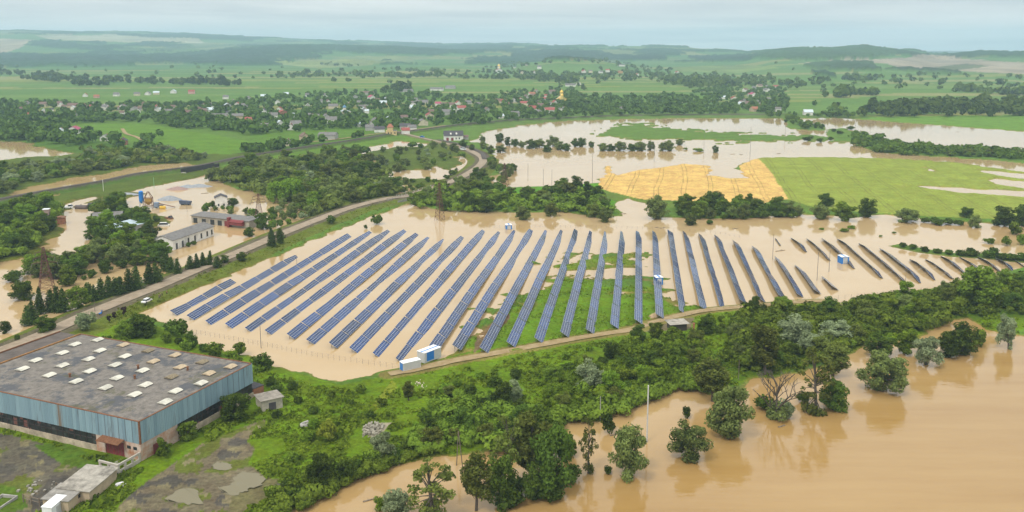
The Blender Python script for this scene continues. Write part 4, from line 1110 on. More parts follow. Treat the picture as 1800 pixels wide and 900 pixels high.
m = MB(); m.box(-.1, 7.5, -.1, 3.5, 3.004, 3.14); ro = m.build('roof', white_p, r)
m = MB(); m.box(-.102, 7.502, 1.3, 1.9, 3.1, 3.15); m.build('roof_stripe', blue_p, ro)
m = MB(); m.box(1.0, 4.2, -.04, .03, .1, 2.95); m.build('side_panel', blue_p, r)
USED_B.append((p.x + 2, p.y + 4, 4))
kiosk(894, 402, 3.2, 3.6, 2.3, .16, 'small blue kiosk with white roof far out in the flood behind the solar rows', blue_p, white_p, blue_p)
kiosk(1157, 499, 3.0, 3.4, 3.1, .16, 'blue kiosk with white roof standing among panels in the middle of a solar row', blue_p, white_p, blue_p)
kiosk(1482, 462, 3.6, 4.0, 3.2, .1, 'blue box cabin with white roof half drowned among dark backed solar rows', blue_p, white_p, blue_p)

# ruin with flat roof at the field edge, and its lone brick post
flat_shed('ruined_shelter', ((1180, 583), (1207, 581), 4.0), 2.6, mat('dark_boards', (0.06, 0.05, 0.04), .9), pale_felt, 'ruined dark shelter with pale slab roof half hidden by shrubs at the field edge', 'shelter', .8, .1, zt=.9)
p = on_ground(1219, 586); m = MB(); m.box(-.3, .3, -.3, .3, -.5, 3.6); m.box(-.38, .38, -.38, .38, 3.6, 3.75); o = m.build('brick_post', brick_w); o.location = p; tag(o, 'lone tall red brick post standing beside the ruined shelter', 'post')

# ------------------------------------------------------------------ drowned works, left
def long_block(a, c, depth, h, rise, wm_, rm, label, name, win, z=0.0, flat=False, doors=(), cat='building'):
    p = G(*a, z); q = G(*c, z); d = Vector((q.x - p.x, q.y - p.y, 0)); ln_ = d.length; ang = math.atan2(d.y, d.x)
    r = empty(name, (p.x, p.y, z), ang, label, cat)
    w, ro = MB(), MB()
    if flat:
        w.box(0, ln_, 0, depth, -1.5, h); ro.hexa([(-.5, -.6, h + .003), (ln_ + .5, -.6, h + .003), (ln_ + .5, depth + .4, h + .6), (-.5, depth + .4, h + .6), (-.5, -.6, h + .25), (ln_ + .5, -.6, h + .25), (ln_ + .5, depth + .4, h + .85), (-.5, depth + .4, h + .85)])
    else:
        w.prism([(0, -1.5), (depth, -1.5), (depth, h), (depth / 2, h + rise), (0, h)], 0, ln_, 'x')
        k = rise / (depth / 2)
        for s in (0, 1):
            pts = [(depth / 2, h + rise + .02), (-.5, h - .5 * k + .02), (-.5, h - .5 * k + .2), (depth / 2, h + rise + .2)] if s == 0 else [(depth / 2, h + rise + .02), (depth + .5, h - .5 * k + .02), (depth + .5, h - .5 * k + .2), (depth / 2, h + rise + .2)]
            ro.prism(pts, -.5, ln_ + .5, 'x')
    w.build('wall', wm_, r); ro.build('roof', rm, r)
    for (u, ww, z0, z1) in win:
        m = MB(); m.box(u * ln_ - ww / 2, u * ln_ + ww / 2, -.05, .04, z0, z1); fr = m.build('window', glass_d, r)
        m = MB(); m.box(u * ln_ - ww / 2 - .1, u * ln_ + ww / 2 + .1, -.12, .02, z0 - .15, z0 - .02); m.build('sill', concrete, fr)
    for (u, ww, z1, mm) in doors:
        m = MB(); m.box(u * ln_ - ww / 2, u * ln_ + ww / 2, -.06, .04, -.8, z1); m.build('door', mm, r)
    mid = p.lerp(q, .5); nn = Vector((-d.y, d.x, 0)).normalized() * depth / 2
    for k in (.2, .5, .8): USED_B.append((p.x + d.x * k + nn.x, p.y + d.y * k + nn.y, depth * .62))
    return r
long_block((305, 440), (376, 414), 12.0, 5.0, 2.0, white_w, grey_r, 'long white building with grey pitched roof standing in flood water beside the road', 'flooded_building', [(u, 1.4, 1.0, 3.6) for u in (.36, .52, .68, .83, .95)], doors=[(.08, 1.5, 3.0, dark_r), (.22, 1.4, 3.2, dark_r)])
gb = long_block((337, 391), (438, 402), 9.0, 4.0, 0, mat('pale_garage_wall', (.36, .33, .27), .9, .15, .4, stain=.4), grey_r, 'row of flooded garages with dark doors and a red painted end section', 'garage_block', [], flat=True, doors=[(u, 3.0, 2.9, glass_d) for u in (.07, .22, .37, .5)] + [(.62, 3.2, 3.0, red_p)])
m = MB(); m.box(30.0 * .98, 38.5, -2.2, -.07, 1.6, 3.6); m.hexa([(29.4, -2.6, 3.2), (38.9, -2.6, 3.2), (38.9, -.65, 4.3), (29.4, -.65, 4.3), (29.4, -2.6, 3.35), (38.9, -2.6, 3.35), (38.9, -.65, 4.45), (29.4, -.65, 4.45)]); m.build('red_porch', red_p, gb)
m = MB(); m.box(28.0, 29.3, -2.2, -.07, -.8, 5.6); m.build('red_gable', red_p, gb)
house(389, 363, 7.2, 7.0, .35, 6.2, 1.6, white_w, dark_r, 'white two storey house with dark roof alone in the flooded works', 'house', None, False, 3, 'flooded_house')
flat_shed('blue_roofed_shed', ((214, 416), (254, 405), 9.5), 4.0, grey_w, blue_r, 'shed with pale blue metal roof among trees in the flooded works', 'shed', .5, 1.2, zt=0.3)
house(191, 390, 9, 15, 1.9, 3.6, 2.2, grey_w, grey_r, 'grey roofed low building half hidden by trees near the batching plant', 'building', None, False, 0, 'works_building')
house(107, 393, 4.5, 5, .3, 3.6, .5, brick_w, rust, 'small red brick hut at the water edge beside the water tower', 'hut', None, False, 0, 'brick_hut')
# water tower
p = on_ground(84, 397); r = empty('water_tower', p, .2, 'slim white water tower with a square rusty tank among the trees', 'water tower')
m = MB(); m.tube((0, 0, -1), (0, 0, 6.4), 1.0, .75, 10); m.build('shaft', concrete, r)
m = MB(); m.box(-1.5, 1.5, -1.5, 1.5, 6.4, 9.4); m.build('tank', mat('rusty_tank', (.33, .23, .19), .8, .3, 1), r)
m = MB(); m.box(-1.7, 1.7, -1.7, 1.7, 9.404, 9.7); m.build('lid', white_p, r)
# concrete batching plant
p = G(262, 366, 0); r = empty('batching_plant', p, .15, 'concrete batching plant with tall blue silo and rusty tower standing in flood water', 'batching plant')
m = MB(); m.tube((-4.2, 0, 4.6), (-4.2, 0, 10.6), 1.35, n=14); m.tube((-4.2, 0, 3.2), (-4.2, 0, 4.6), .4, 1.35, 14); m.tube((-4.2, 0, 10.6), (-4.2, 0, 11.1), 1.35, .5, 14); m.build('silo', blue_p, r)
for sx_ in (-1, 1):
    for sy_ in (-1, 1):
        m = MB(); m.tube((-4.2 + sx_, sy_, -1.2), (-4.2 + sx_, sy_, 5), .14, n=5); m.build('silo_leg', mat('pale_blue_paint', (.25, .38, .5), .6) if sx_ == -1 and sy_ == -1 else concrete, r)
m = MB()
for sx_ in (-1, 1):
    for sy_ in (-1, 1):
        m.tube((sx_ * 2.4, sy_ * 1.8, -1.2), (sx_ * 2.2, sy_ * 1.6, 6.5), .2, n=5); m.tube((sx_ * 2.2, sy_ * 1.6, 6.5), (sx_ * .3, sy_ * .5, 10.5), .2, n=5)
for z in (1.5, 4.2, 6.5):
    for a, c in (((-2.3, -1.7), (2.3, -1.7)), ((2.3, -1.7), (2.3, 1.7)), ((2.3, 1.7), (-2.3, 1.7)), ((-2.3, 1.7), (-2.3, -1.7))): m.tube((*a, z), (*c, z), .16, n=4)
m.tube((-2.2, -1.7, 1.5), (2.2, -1.7, 4.2), .12, n=4); m.build('tower_frame', rust, r)
m = MB(); m.box(-1.9, 1.9, -1.4, 1.4, 3.6, 6.2); m.hexa([(-.5, -.5, 2.2), (.5, -.5, 2.2), (.5, .5, 2.2), (-.5, .5, 2.2), (-1.9, -1.4, 3.6), (1.9, -1.4, 3.6), (1.9, 1.4, 3.6), (-1.9, 1.4, 3.6)]); m.build('mixer_hopper', mat('ochre_paint', (.42, .26, .06), .8, .3, 1), r)
m = MB(); m.box(3.2, 6.0, -1.2, 1.2, 1.0, 3.6); m.hexa([(4.2, -.4, 0), (5, -.4, 0), (5, .4, 0), (4.2, .4, 0), (3.2, -1.2, 1.0), (6, -1.2, 1.0), (6, 1.2, 1.0), (3.2, 1.2, 1.0)]); m.build('aggregate_bin', mat('slate_bin', (.2, .25, .33), .7), r)
m = MB(); m.hexa([(6.0, -.5, 2.8), (15.5, -.5, .2), (15.5, .5, .2), (6.0, .5, 2.8), (6.0, -.5, 3.1), (15.5, -.5, .5), (15.5, .5, .5), (6.0, .5, 3.1)]); m.build('conveyor', rust, r)
m = MB(); m.box(6.4, 8.8, -2.4, -.6, -.6, 2.4); m.build('control_cab', steel, r)
USED_B.append((p.x, p.y, 10))
p = G(286, 367, 0); r = empty('yellow_tank', p, .3, 'yellow round topped fuel tank in the water beside the batching plant', 'tank')
m = MB(); m.tube((-1.7, 0, .6), (1.7, 0, .6), 1.25, n=12); m.build('shell', yellow_p, r); m = MB(); m.box(-1.4, 1.4, -.8, .8, -1, -.2); m.build('cradle', steel, r)
# vehicles
def vehicle(px, py, L_, w, h, rz, paint, label, name='car', cat='car', cabin=(.18, .82, .55), z=None, glass=True):
    p = on_ground(px, py) if z is None else G(px, py, z)
    r = empty(name, p, rz, label, cat)
    hb_ = h * .58; c0, c1, _ = cabin
    m = MB(); m.prism([(-L_ / 2, .32), (L_ / 2, .32), (L_ / 2, hb_ * .85), (L_ / 2 - .35, hb_), (-L_ / 2 + .12, hb_), (-L_ / 2, hb_ * .9)], -w / 2, w / 2, 'y'); m.build('body', paint, r)
    x0, x1 = -L_ / 2 + L_ * c0, -L_ / 2 + L_ * c1
    m = MB(); k = (h - hb_) * .75
    m.hexa([(x0, -w / 2 + .06, hb_ + .003), (x1, -w / 2 + .06, hb_ + .003), (x1, w / 2 - .06, hb_ + .003), (x0, w / 2 - .06, hb_ + .003), (x0 + k * .6, -w / 2 + .2, h - .06), (x1 - k, -w / 2 + .2, h - .06), (x1 - k, w / 2 - .2, h - .06), (x0 + k * .6, w / 2 - .2, h - .06)]); cb = m.build('window', glass_d, r)
    m = MB(); m.box(x0 + k * .6 - .05, x1 - k + .05, -w / 2 + .17, w / 2 - .17, h - .058, h); m.build('roof', paint, r)
    for sx_ in (-1, 1):
        for sy_ in (-1, 1):
            m = MB(); x = sx_ * L_ * .31; y = sy_ * (w / 2 - .1)
            m.tube((x, y - .12, .33), (x, y + .12, .33), .33, n=12); m.build('wheel', tyre_m, r)
    return r
def car_on_road(px, py): 
    p = G(px, py, 2.0); return p
rd = math.atan2(G(330, 489, 2).y - G(257, 522, 2).y, G(330, 489, 2).x - G(257, 522, 2).x)
vehicle(258, 531, 4.5, 1.8, 1.5, rd, white_p, 'white car parked on the asphalt road near standing people', z=1.95)
vehicle(814, 263.5, 6.0, 2.2, 2.6, -.5, white_p, 'white van on the dark bend of the road near the station house', 'van', 'van', (.1, .95, .5), z=2.1)
vehicle(742, 241.5, 5.2, 2.0, 1.8, -.6, blue_p, 'dark blue car parked on the lane to the railway crossing', z=2.2)
vehicle(120, 366, 5.5, 2.2, 2.4, .2, white_p, 'white lorry cab stranded beside the flooded siding', 'lorry', 'lorry', (.5, .98, .5))
vehicle(288, 399, 6.0, 2.3, 2.6, .1, white_w, 'pale flat topped van standing deep in flood water', 'van', 'van', (.1, .9, .5), z=-.6)
vehicle(297, 386, 5.0, 2.2, 2.4, -.4, rust, 'rusty brown lorry standing deep in flood water', 'lorry', 'lorry', (.55, .95, .5), z=-.5)
p = G(327, 360, 0); r = empty('tipper_trailer', p, -.1, 'dark slate tipper trailer with high sides standing in flood water', 'trailer')
m = MB(); slate = mat('slate_blue_paint', (.07, .09, .14), .6)
m.hexa([(-3.6, -1.2, .6), (3.0, -1.2, .6), (3.0, 1.2, .6), (-3.6, 1.2, .6), (-4.2, -1.3, 2.9), (3.5, -1.3, 2.4), (3.5, 1.3, 2.4), (-4.2, 1.3, 2.9)]); m.build('body', slate, r)
m = MB(); m.box(-3, 3, -.6, .6, .1, .59); m.build('chassis', steel, r)
for x in (-2.4, -1.3, 2.2):
    for y in (-1, 1): m = MB(); m.tube((x, y - .2, .1), (x, y + .2, .1), .5, n=10); m.build('wheel', tyre_m, r)
for (px, py, L_, rr_, mm, lb) in ((143, 367, 7, 1.5, mat('brown_tank', (.10, .075, .07), .6), 'brown cylindrical tank lying half drowned at the siding'), (163, 364, 5, 1.7, mat('black_tank', (.03, .032, .045), .6), 'black cylindrical tank lying at the siding beside the brown one')):
    p = G(px, py, 0); r = empty('storage_tank', p, -.1, lb, 'tank'); m = MB(); m.tube((-L_ / 2, 0, .9), (L_ / 2, 0, .9), rr_, n=14); m.tube((-L_ / 2 - .5, 0, .9), (-L_ / 2, 0, .9), rr_ * .6, rr_, 14); m.tube((L_ / 2, 0, .9), (L_ / 2 + .5, 0, .9), rr_, rr_ * .6, 14); m.build('shell', mm, r, False)
    m = MB(); m.tube((0, 0, .9 + rr_ - .1), (0, 0, 1.3 + rr_), .35, n=8); m.build('hatch', steel, r)
# heaps of gravel
def heap(px, py, rx, ry, h, m_, label, rz=0):
    p = on_ground(px, py); n, k = 22, 6; V = []; rr = random.Random(int(px))
    for j in range(k + 1):
        for i in range(n):
            a = 2 * math.pi * i / n; q = 1 - j / k
            V.append((math.cos(a) * rx * q * rr.uniform(.92, 1.08), math.sin(a) * ry * q * rr.uniform(.92, 1.08), h * (1 - q ** 1.3) - .4 + rr.uniform(-.08, .08)))
    f = [(j * n + i, j * n + (i + 1) % n, (j + 1) * n + (i + 1) % n, (j + 1) * n + i) for j in range(k) for i in range(n)]
    o = MB().add(V, f).build('gravel_heap', m_, None, True); o.location = p; o.rotation_euler = (0, 0, rz)
    return tag(o, label, 'gravel heap')
gravel = mat('grey_gravel', (.25, .26, .27), .95, .2, .8); redg = mat('red_gravel', (.30, .20, .17), .95, .2, .8)
heap(298, 351, 9, 6, 3.2, gravel, 'grey gravel heap right behind the batching plant'); heap(312, 333, 9, 5, 2.6, redg, 'reddish gravel heap among grey ones in the drowned yard')
heap(330, 329, 9, 5, 2.2, gravel, 'grey gravel heap beside the reddish heap'); heap(350, 328, 11, 5, 2.4, gravel, 'long pale gravel heap nearest the thicket'); heap(222, 341, 10, 4, 1.4, gravel, 'low grey gravel heap left of the blue silo')

# ------------------------------------------------------------------ pylons, poles
def pylon(px, py, h, label, rz=0.3, base=2.6, th=1.0):
    p = on_ground(px, py); r = empty('lattice_pylon', p, rz, label, 'pylon'); m = MB()
    def wd(z): 
        t_ = z / h
        return base * (1 - t_) ** 1.15 * .95 + .32
    lv = [-.8] + [h * k for k in (.1, .2, .3, .39, .47, .55, .62, .69, .76, .83, .9, .96, 1)]
    for a, c in zip(lv[:-1], lv[1:]):
        wa, wc = wd(max(a, 0)), wd(c)
        for i in range(4):
            s = ((-1, -1), (1, -1), (1, 1), (-1, 1))[i]; u = ((-1, -1), (1, -1), (1, 1), (-1, 1))[(i + 1) % 4]
            m.tube((s[0] * wa, s[1] * wa, a), (s[0] * wc, s[1] * wc, c), .10 * th, n=4, cap=False)
            m.tube((s[0] * wa, s[1] * wa, a), (u[0] * wc, u[1] * wc, c), .05 * th, n=4, cap=False); m.tube((u[0] * wa, u[1] * wa, a), (s[0] * wc, s[1] * wc, c), .05 * th, n=4, cap=False)
            m.tube((s[0] * wc, s[1] * wc, c), (u[0] * wc, u[1] * wc, c), .05 * th, n=4, cap=False)
    m.build('lattice_tower', steel_red, r)
    for z, w in ((.70, 4.6), (.80, 3.8), (.90, 3.0)):
        k = MB()
        for y in (-.3, .3):
            k.tube((-w, 0, h * z), (0, y, h * z + .9), .07, n=4); k.tube((w, 0, h * z), (0, y, h * z + .9), .07, n=4); k.tube((-w, 0, h * z), (w, 0, h * z), .09, n=4)
        arm = k.build('crossarm', steel_red, r)
        k = MB()
        for x in (-w, w): k.tube((x, 0, h * z), (x, 0, h * z - 1.3), .12, n=5)
        k.build('insulator', steel, arm)
    return r
pylon(84, 527, 21.5, 'tall rusty lattice pylon nearest, standing among cypresses in the flood', .35, 3.2, 1.2)
pylon(456, 392, 17, 'lattice pylon in bushes beside the red porched garages', .3, 2.6)
pylon(773, 387, 22, 'thin dark lattice pylon standing before the tree line behind the solar field', .9, 1.9)
pylon(887, 328, 17, 'far lattice pylon at the edge of the drowned valley by the road bend', .5, 2.4, .8)
def pole(px, py, hpx, label, r=.16, m_=None, arm=False, name='pole', lean=(0, 0), cat='pole'):
    p = on_ground(px, py); h = hpx / ppm(py) / .97
    rt = empty(name, p, 0, label, cat)
    k = MB(); k.tube((0, 0, -1.2), (lean[0], lean[1], h), r, r * .75, 7); k.build('shaft', m_ or concrete, rt)
    if arm: k = MB(); k.tube((-.9 + lean[0], lean[1], h - .4), (.9 + lean[0], lean[1], h - .4), .07, n=4); k.build('crossarm', steel, rt)
    return rt
wood_p = mat('pole_timber', (.16, .13, .10), .9, .2, 2)
pole(1137, 777, 102, 'tall pale concrete pole rising from the river flood before the willows', .22, mat('pale_concrete', (.50, .49, .46), .8, .1, 1))
pole(1055, 738, 42, 'short grey pole at the flooded river edge behind a big willow', .12)
pole(802, 818, 62, 'leaning wooden pole, left leg of the timber pair at the bank', .13, wood_p, False, 'timber_pole', (.6, 0))
pole(814, 822, 66, 'wooden pole, right leg of the timber pair at the bank', .13, wood_p, False, 'timber_pole', (-1.0, 0))
pole(1298, 668, 36, 'short dark pole amid the riverbank shrubs', .1, wood_p)
pole(1358, 456, 44, 'thin pole in the flood beside the tiny solar stub', .11, steel); pole(1436, 493, 50, 'thin pole in the flood left of the blue box cabin', .11, steel); pole(1457, 478, 38, 'thin pole nearest the blue box cabin', .11, steel)
pole(459, 612, 42, 'thin grey pole in the flood at the near edge of the solar field', .11, steel); pole(522, 470, 22, 'thin grey pole at the far end of the second solar row', .1, steel)
pole(1591, 503, 20, 'thin pole at the shrub edge below the dark backed rows', .1, steel)
pole(1041, 322, 52, 'tall twin armed pole in the drowned valley left of the wheat', .16, steel, True); pole(928, 318, 30, 'thin pole in the drowned valley, leftmost of three', .12, steel); pole(955, 326, 28, 'thin pole in the drowned valley, middle of three', .12, steel); pole(970, 326, 28, 'thin pole in the drowned valley, rightmost of three', .12, steel)
pole(1318, 279, 54, 'tall pole standing in water behind the wheat field', .16, steel, True); pole(1237, 269, 32, 'slim pole standing beside a floating green islet', .14, steel, True); pole(1150, 286, 28, 'pole with a shrub at its foot behind the wheat', .14, steel)
pole(1380, 240, 22, 'far pole left of the wooded spit in the drowned valley', .16, steel); pole(1469, 226, 18, 'far pole behind the wooded spit', .16, steel); pole(1504, 222, 16, 'far pole right of the wooded spit', .16, steel); pole(1530, 225, 16, 'far pole near the green field shore', .16, steel)
pole(271, 330, 18, 'pale green mast beside the railway behind the batching plant', .16, mat('green_paint', (.2, .4, .25), .6)); pole(405, 321, 14, 'pale post at the edge of the thicket near gravel heaps', .2); pole(329, 372, 20, 'thin lamp post by the slate trailer', .1, steel)
pole(192, 440, 22, 'thin lamp post among trees near the blue roofed shed', .1, steel); pole(167, 548, 20, 'thin pole at the road edge by the parked scooter', .1, wood_p); pole(182, 336, 20, 'white forked mast beside the railway', .16, white_w, False, 'mast')
# mesh fences round the field
def fence(pts, label, n):
    line = catmull(Gn(pts), 8); seg = np.cumsum(np.r_[0, np.hypot(*np.diff(line, axis=0).T)]); 
    r = empty('wire_fence', (line[0, 0], line[0, 1], 0), 0, label, 'fence')
    q = np.linspace(0, seg[-1], n); X = np.interp(q, seg, line[:, 0]) - line[0, 0]; Y = np.interp(q, seg, line[:, 1]) - line[0, 1]
    me = None
    for x, y in zip(X, Y):
        if me is None:
            k = MB(); k.tube((0, 0, -1), (0, 0, 1.6), .035, n=5); o = k.build('post', steel, r); me = o.data
        else: o = link('post', me, r)
        o.location = (x, y, 0)
    k = MB()
    for z in (.6, 1.1, 1.55):
        for i in range(n - 1): k.tube((X[i], Y[i], z), (X[i + 1], Y[i + 1], z), .012, n=3, cap=False)
    k.build('wire', steel, r)
fence([(300, 578), (350, 588), (455, 607), (560, 628), (700, 648)], 'drowned wire fence along the near edge of the solar field', 46)
fence([(860, 401), (950, 400), (1100, 402), (1230, 408), (1300, 418)], 'drowned wire fence along the far edge of the solar field', 50)
fence([(1150, 572), (1240, 552), (1340, 538), (1450, 528), (1540, 520), (1640, 510)], 'wire fence at the right near edge of the solar field by the track', 44)

# ------------------------------------------------------------------ people on the road (4 standing together, one further, one by a scooter)
skin = mat('skin', (.45, .28, .2), .6, .05, 1); 
def person(px, py, label, shirt, trousers, rz=0., z=1.98, seat=False, stride=.12, h=1.75):
    p = G(px, py, z); r = empty('person', p, rz, label, 'person')
    def skinned(name, pts, edges, m_, lv=1):
        me = bpy.data.meshes.new(name); me.from_pydata([q[:3] for q in pts], edges, []); me.materials.append(m_)
        o = link(name, me, r); sk = o.modifiers.new('skin', 'SKIN')
        for i, q in enumerate(pts): me.skin_vertices[0].data[i].radius = (q[3], q[3] * (q[4] if len(q) > 4 else 1))
        me.skin_vertices[0].data[0].use_root = True
        s = o.modifiers.new('sub', 'SUBSURF'); s.levels = lv; s.render_levels = lv
        for poly in me.polygons: poly.use_smooth = True
        return o
    s = stride
    B = [(0, 0, .95, .15, .7), (0, 0, 1.2, .145, .7), (0, 0, 1.42, .15, .65), (0, 0, 1.52, .06), (0, .01, 1.62, .095), (0, .01, 1.72, .075),
         (-.19, 0, 1.42, .06), (-.25, -.02, 1.14, .045), (-.25, .06, .9, .035), (.19, 0, 1.42, .06), (.25, -.02, 1.14, .045), (.25, .06, .9, .035),
         (-.1, 0, .86, .09), (-.11, s * .6, .48, .065), (-.11, s - .03, .09, .045), (-.11, s + .14, .04, .04), (.1, 0, .86, .09), (.11, -s * .3, .48, .065), (.11, -s - .05, .09, .045), (.11, -s + .12, .04, .04)]
    E = [(0, 1), (1, 2), (2, 3), (3, 4), (4, 5), (2, 6), (6, 7), (7, 8), (2, 9), (9, 10), (10, 11), (0, 12), (12, 13), (13, 14), (14, 15), (0, 16), (16, 17), (17, 18), (18, 19)]
    skinned('body', B, E, skin)
    skinned('jacket', [(0, 0, .92, .17, .75), (0, 0, 1.2, .165, .75), (0, 0, 1.42, .165, .72), (-.2, 0, 1.42, .078), (-.255, -.02, 1.14, .062), (-.255, .04, .96, .05), (.2, 0, 1.42, .078), (.255, -.02, 1.14, .062), (.255, .04, .96, .05)], [(0, 1), (1, 2), (2, 3), (3, 4), (4, 5), (2, 6), (6, 7), (7, 8)], shirt)
    skinned('trousers', [(0, 0, .93, .165, .75), (-.1, 0, .84, .108), (-.11, s * .6, .48, .08), (-.11, s - .03, .12, .065), (.1, 0, .84, .108), (.11, -s * .3, .48, .08), (.11, -s - .05, .12, .065)], [(0, 1), (1, 2), (2, 3), (0, 4), (4, 5), (5, 6)], trousers)
    skinned('hair', [(0, -.012, 1.68, .09), (0, -.01, 1.745, .075)], [(0, 1)], mat('dark_hair', (.02, .015, .01), .7))
    r.scale = (h / 1.8,) * 3
cl = lambda n, c: mat(n, c, .9, .1, 3)
person(280, 524.5, 'person in dark jacket, leftmost of four standing on the road by the white car', cl('dark_cloth', (.03, .03, .04)), cl('navy_cloth', (.02, .025, .05)), .4)
person(282.8, 522.5, 'person in grey jacket, second from the white car', cl('grey_cloth', (.09, .09, .1)), cl('dark_cloth', (.03, .03, .03)), 2.4)
person(285.5, 520.5, 'person in black clothes standing in the middle of the road group', cl('black_cloth', (.015, .015, .018)), cl('black_cloth', (.015, .015, .018)), -1)
person(293.5, 518, 'person in maroon jacket standing apart on the verge side of the road', cl('maroon_cloth', (.16, .04, .04)), cl('dark_cloth', (.03, .03, .03)), .9)
# a scooter and its rider at the left
p = G(177, 553, 1.98); sc_ = empty('scooter', (p.x, p.y, 1.98), rd, 'blue motor scooter parked at the left end of the visible road', 'scooter')
m = MB(); m.prism([(-.8, .45), (-.2, .35), (.35, .3), (.55, .95), (.45, .98), (.25, .5), (-.1, .55), (-.2, .78), (-.85, .74)], -.2, .2, 'y'); m.build('body', blue_p, sc_)
for x in (-.6, .62): m = MB(); m.tube((x, -.07, .24), (x, .07, .24), .24, n=10); m.build('wheel', tyre_m, sc_)
m = MB(); m.tube((.5, -.32, 1.05), (.5, .32, 1.05), .03, n=5); m.build('handlebar', steel, sc_)
person(179.5, 551.5, 'person in blue top standing beside the motor scooter', blue_p, cl('dark_cloth', (.03, .03, .03)), 1)
# marker posts along the road
bol = MB(); bol.box(-.1, .1, -.1, .1, -.3, .85); bol.box(-.104, .104, -.104, .104, .55, .7, 1)
bo = None
for i, k in enumerate(np.linspace(.575, .665, 14)):
    j = int(k * (len(ROAD_W) - 1)); d = ROAD_W[j + 1] - ROAD_W[j]; d /= np.linalg.norm(d); q = ROAD_W[j] + np.array([-d[1], d[0]]) * 4.4
    if bo is None: o = bo = bol.build('marker_post', [white_p, dark_r])
    else: o = bo.copy(); COL.objects.link(o)
    o.location = (q[0], q[1], 1.95); tag(o, 'short white marker post along the left road edge before the bridge', 'marker post', 'marker posts at the road edge')
# bridges: road bridge parapets and the railway girder span
p0, p1 = ROAD_W[int(.655 * len(ROAD_W))], ROAD_W[int(.70 * len(ROAD_W))]
for s, lb in ((-1, 'concrete bridge parapet on the flood side of the road bridge'), (1, 'concrete bridge parapet on the thicket side of the road bridge')):
    a, c = G(690, 352.5, 1.95), G(735, 343.0, 1.95); d = Vector((c.x - a.x, c.y - a.y, 0)); nn = Vector((d.y, -d.x, 0)).normalized() * -s * 4.6
    r = empty('bridge_parapet', (a.x + nn.x, a.y + nn.y, 1.95), math.atan2(d.y, d.x), lb, 'parapet')
    m = MB(); m.box(0, d.length, -.15, .15, -2.5, .25); m.build('edge_beam', concrete, r)
    m = MB()
    for z in (.6, 1.0): m.tube((0, 0, z), (d.length, 0, z), .06, n=4)
    for i in range(int(d.length / 2.5) + 1): m.tube((i * 2.5, 0, .2), (i * 2.5, 0, 1.05), .06, n=4)
    m.build('railing', steel, r)
a, c = G(322, 300.2, 3.0), G(381, 289.5, 3.0); d = Vector((c.x - a.x, c.y - a.y, 0))
r = empty('railway_bridge', (a.x, a.y, 3.0), math.atan2(d.y, d.x), 'dark steel girder railway bridge on concrete piers over the flood', 'bridge')
for s in (-1, 1): m = MB(); m.box(0, d.length, s * 2.6 - .15, s * 2.6 + .15, -1.4, 1.3); m.build('girder', mat('dark_girder', (.05, .045, .045), .8), r)
for u in (.02, .5, .98): m = MB(); m.box(d.length * u - .7, d.length * u + .7, -2.4, 2.4, -5, -1.41); m.build('pier', concrete, r)

# flotsam
def flotsam(px, py, L_, label, rz=0.4, m_=None):
    p = G(px, py, 0); rr = random.Random(int(px)); m = MB()
    m.tube((-L_ / 2, 0, .05), (L_ / 2, .3, .12), .22, .12, 6)
    for k in range(4): x = rr.uniform(-.4, .4) * L_; m.tube((x, .1, .1), (x + rr.uniform(-.6, .6), rr.uniform(-.9, .9), rr.uniform(.1, .8)), .08, .03, 4)
    o = m.build('driftwood', m_ or wood_m); o.location = p; o.rotation_euler = (0, 0, rz); return tag(o, label, 'driftwood')
for px, py, L_, lb in ((845, 634, 2.6, 'dark driftwood afloat below the containers end of the solar field'), (1096, 376, 4, 'driftwood caught at the gap in the green belt'), (1293, 402, 4, 'driftwood afloat behind the middle solar rows'), (1372, 441, 6, 'brown raft of driftwood beside the tiny solar stub'), (1405, 300, 4, 'driftwood at the crop edge') if False else (1165, 401, 4, 'driftwood at the far fence of the solar field'), (1000, 262, 5, 'driftwood in the drowned valley clump'), (1288, 271, 5, 'floating debris, left of a trio behind the wheat'), (1303, 272, 4, 'floating debris, right of a trio behind the wheat'), (1369, 270, 6, 'dark debris afloat left of the green crop corner'), (1725, 257, 5, 'dark debris far out in the pale water near the right frame edge'), (1683, 232, 5, 'dark speck of debris far out by the green shore'), (560, 360, 4, 'driftwood among the drowned strip trees'), (360, 340, 5, 'dark debris afloat in the drowned yard'), (1155, 400, 3, 'small driftwood left of the far fence pieces'), (1080, 765, 2.5, 'driftwood by the dark bush in the river'), (1375, 750, 2.5, 'driftwood at the foot of the bare river tree'), (650, 880, 3, 'driftwood in the side channel near the bottom edge')):
    flotsam(px, py, L_, lb)
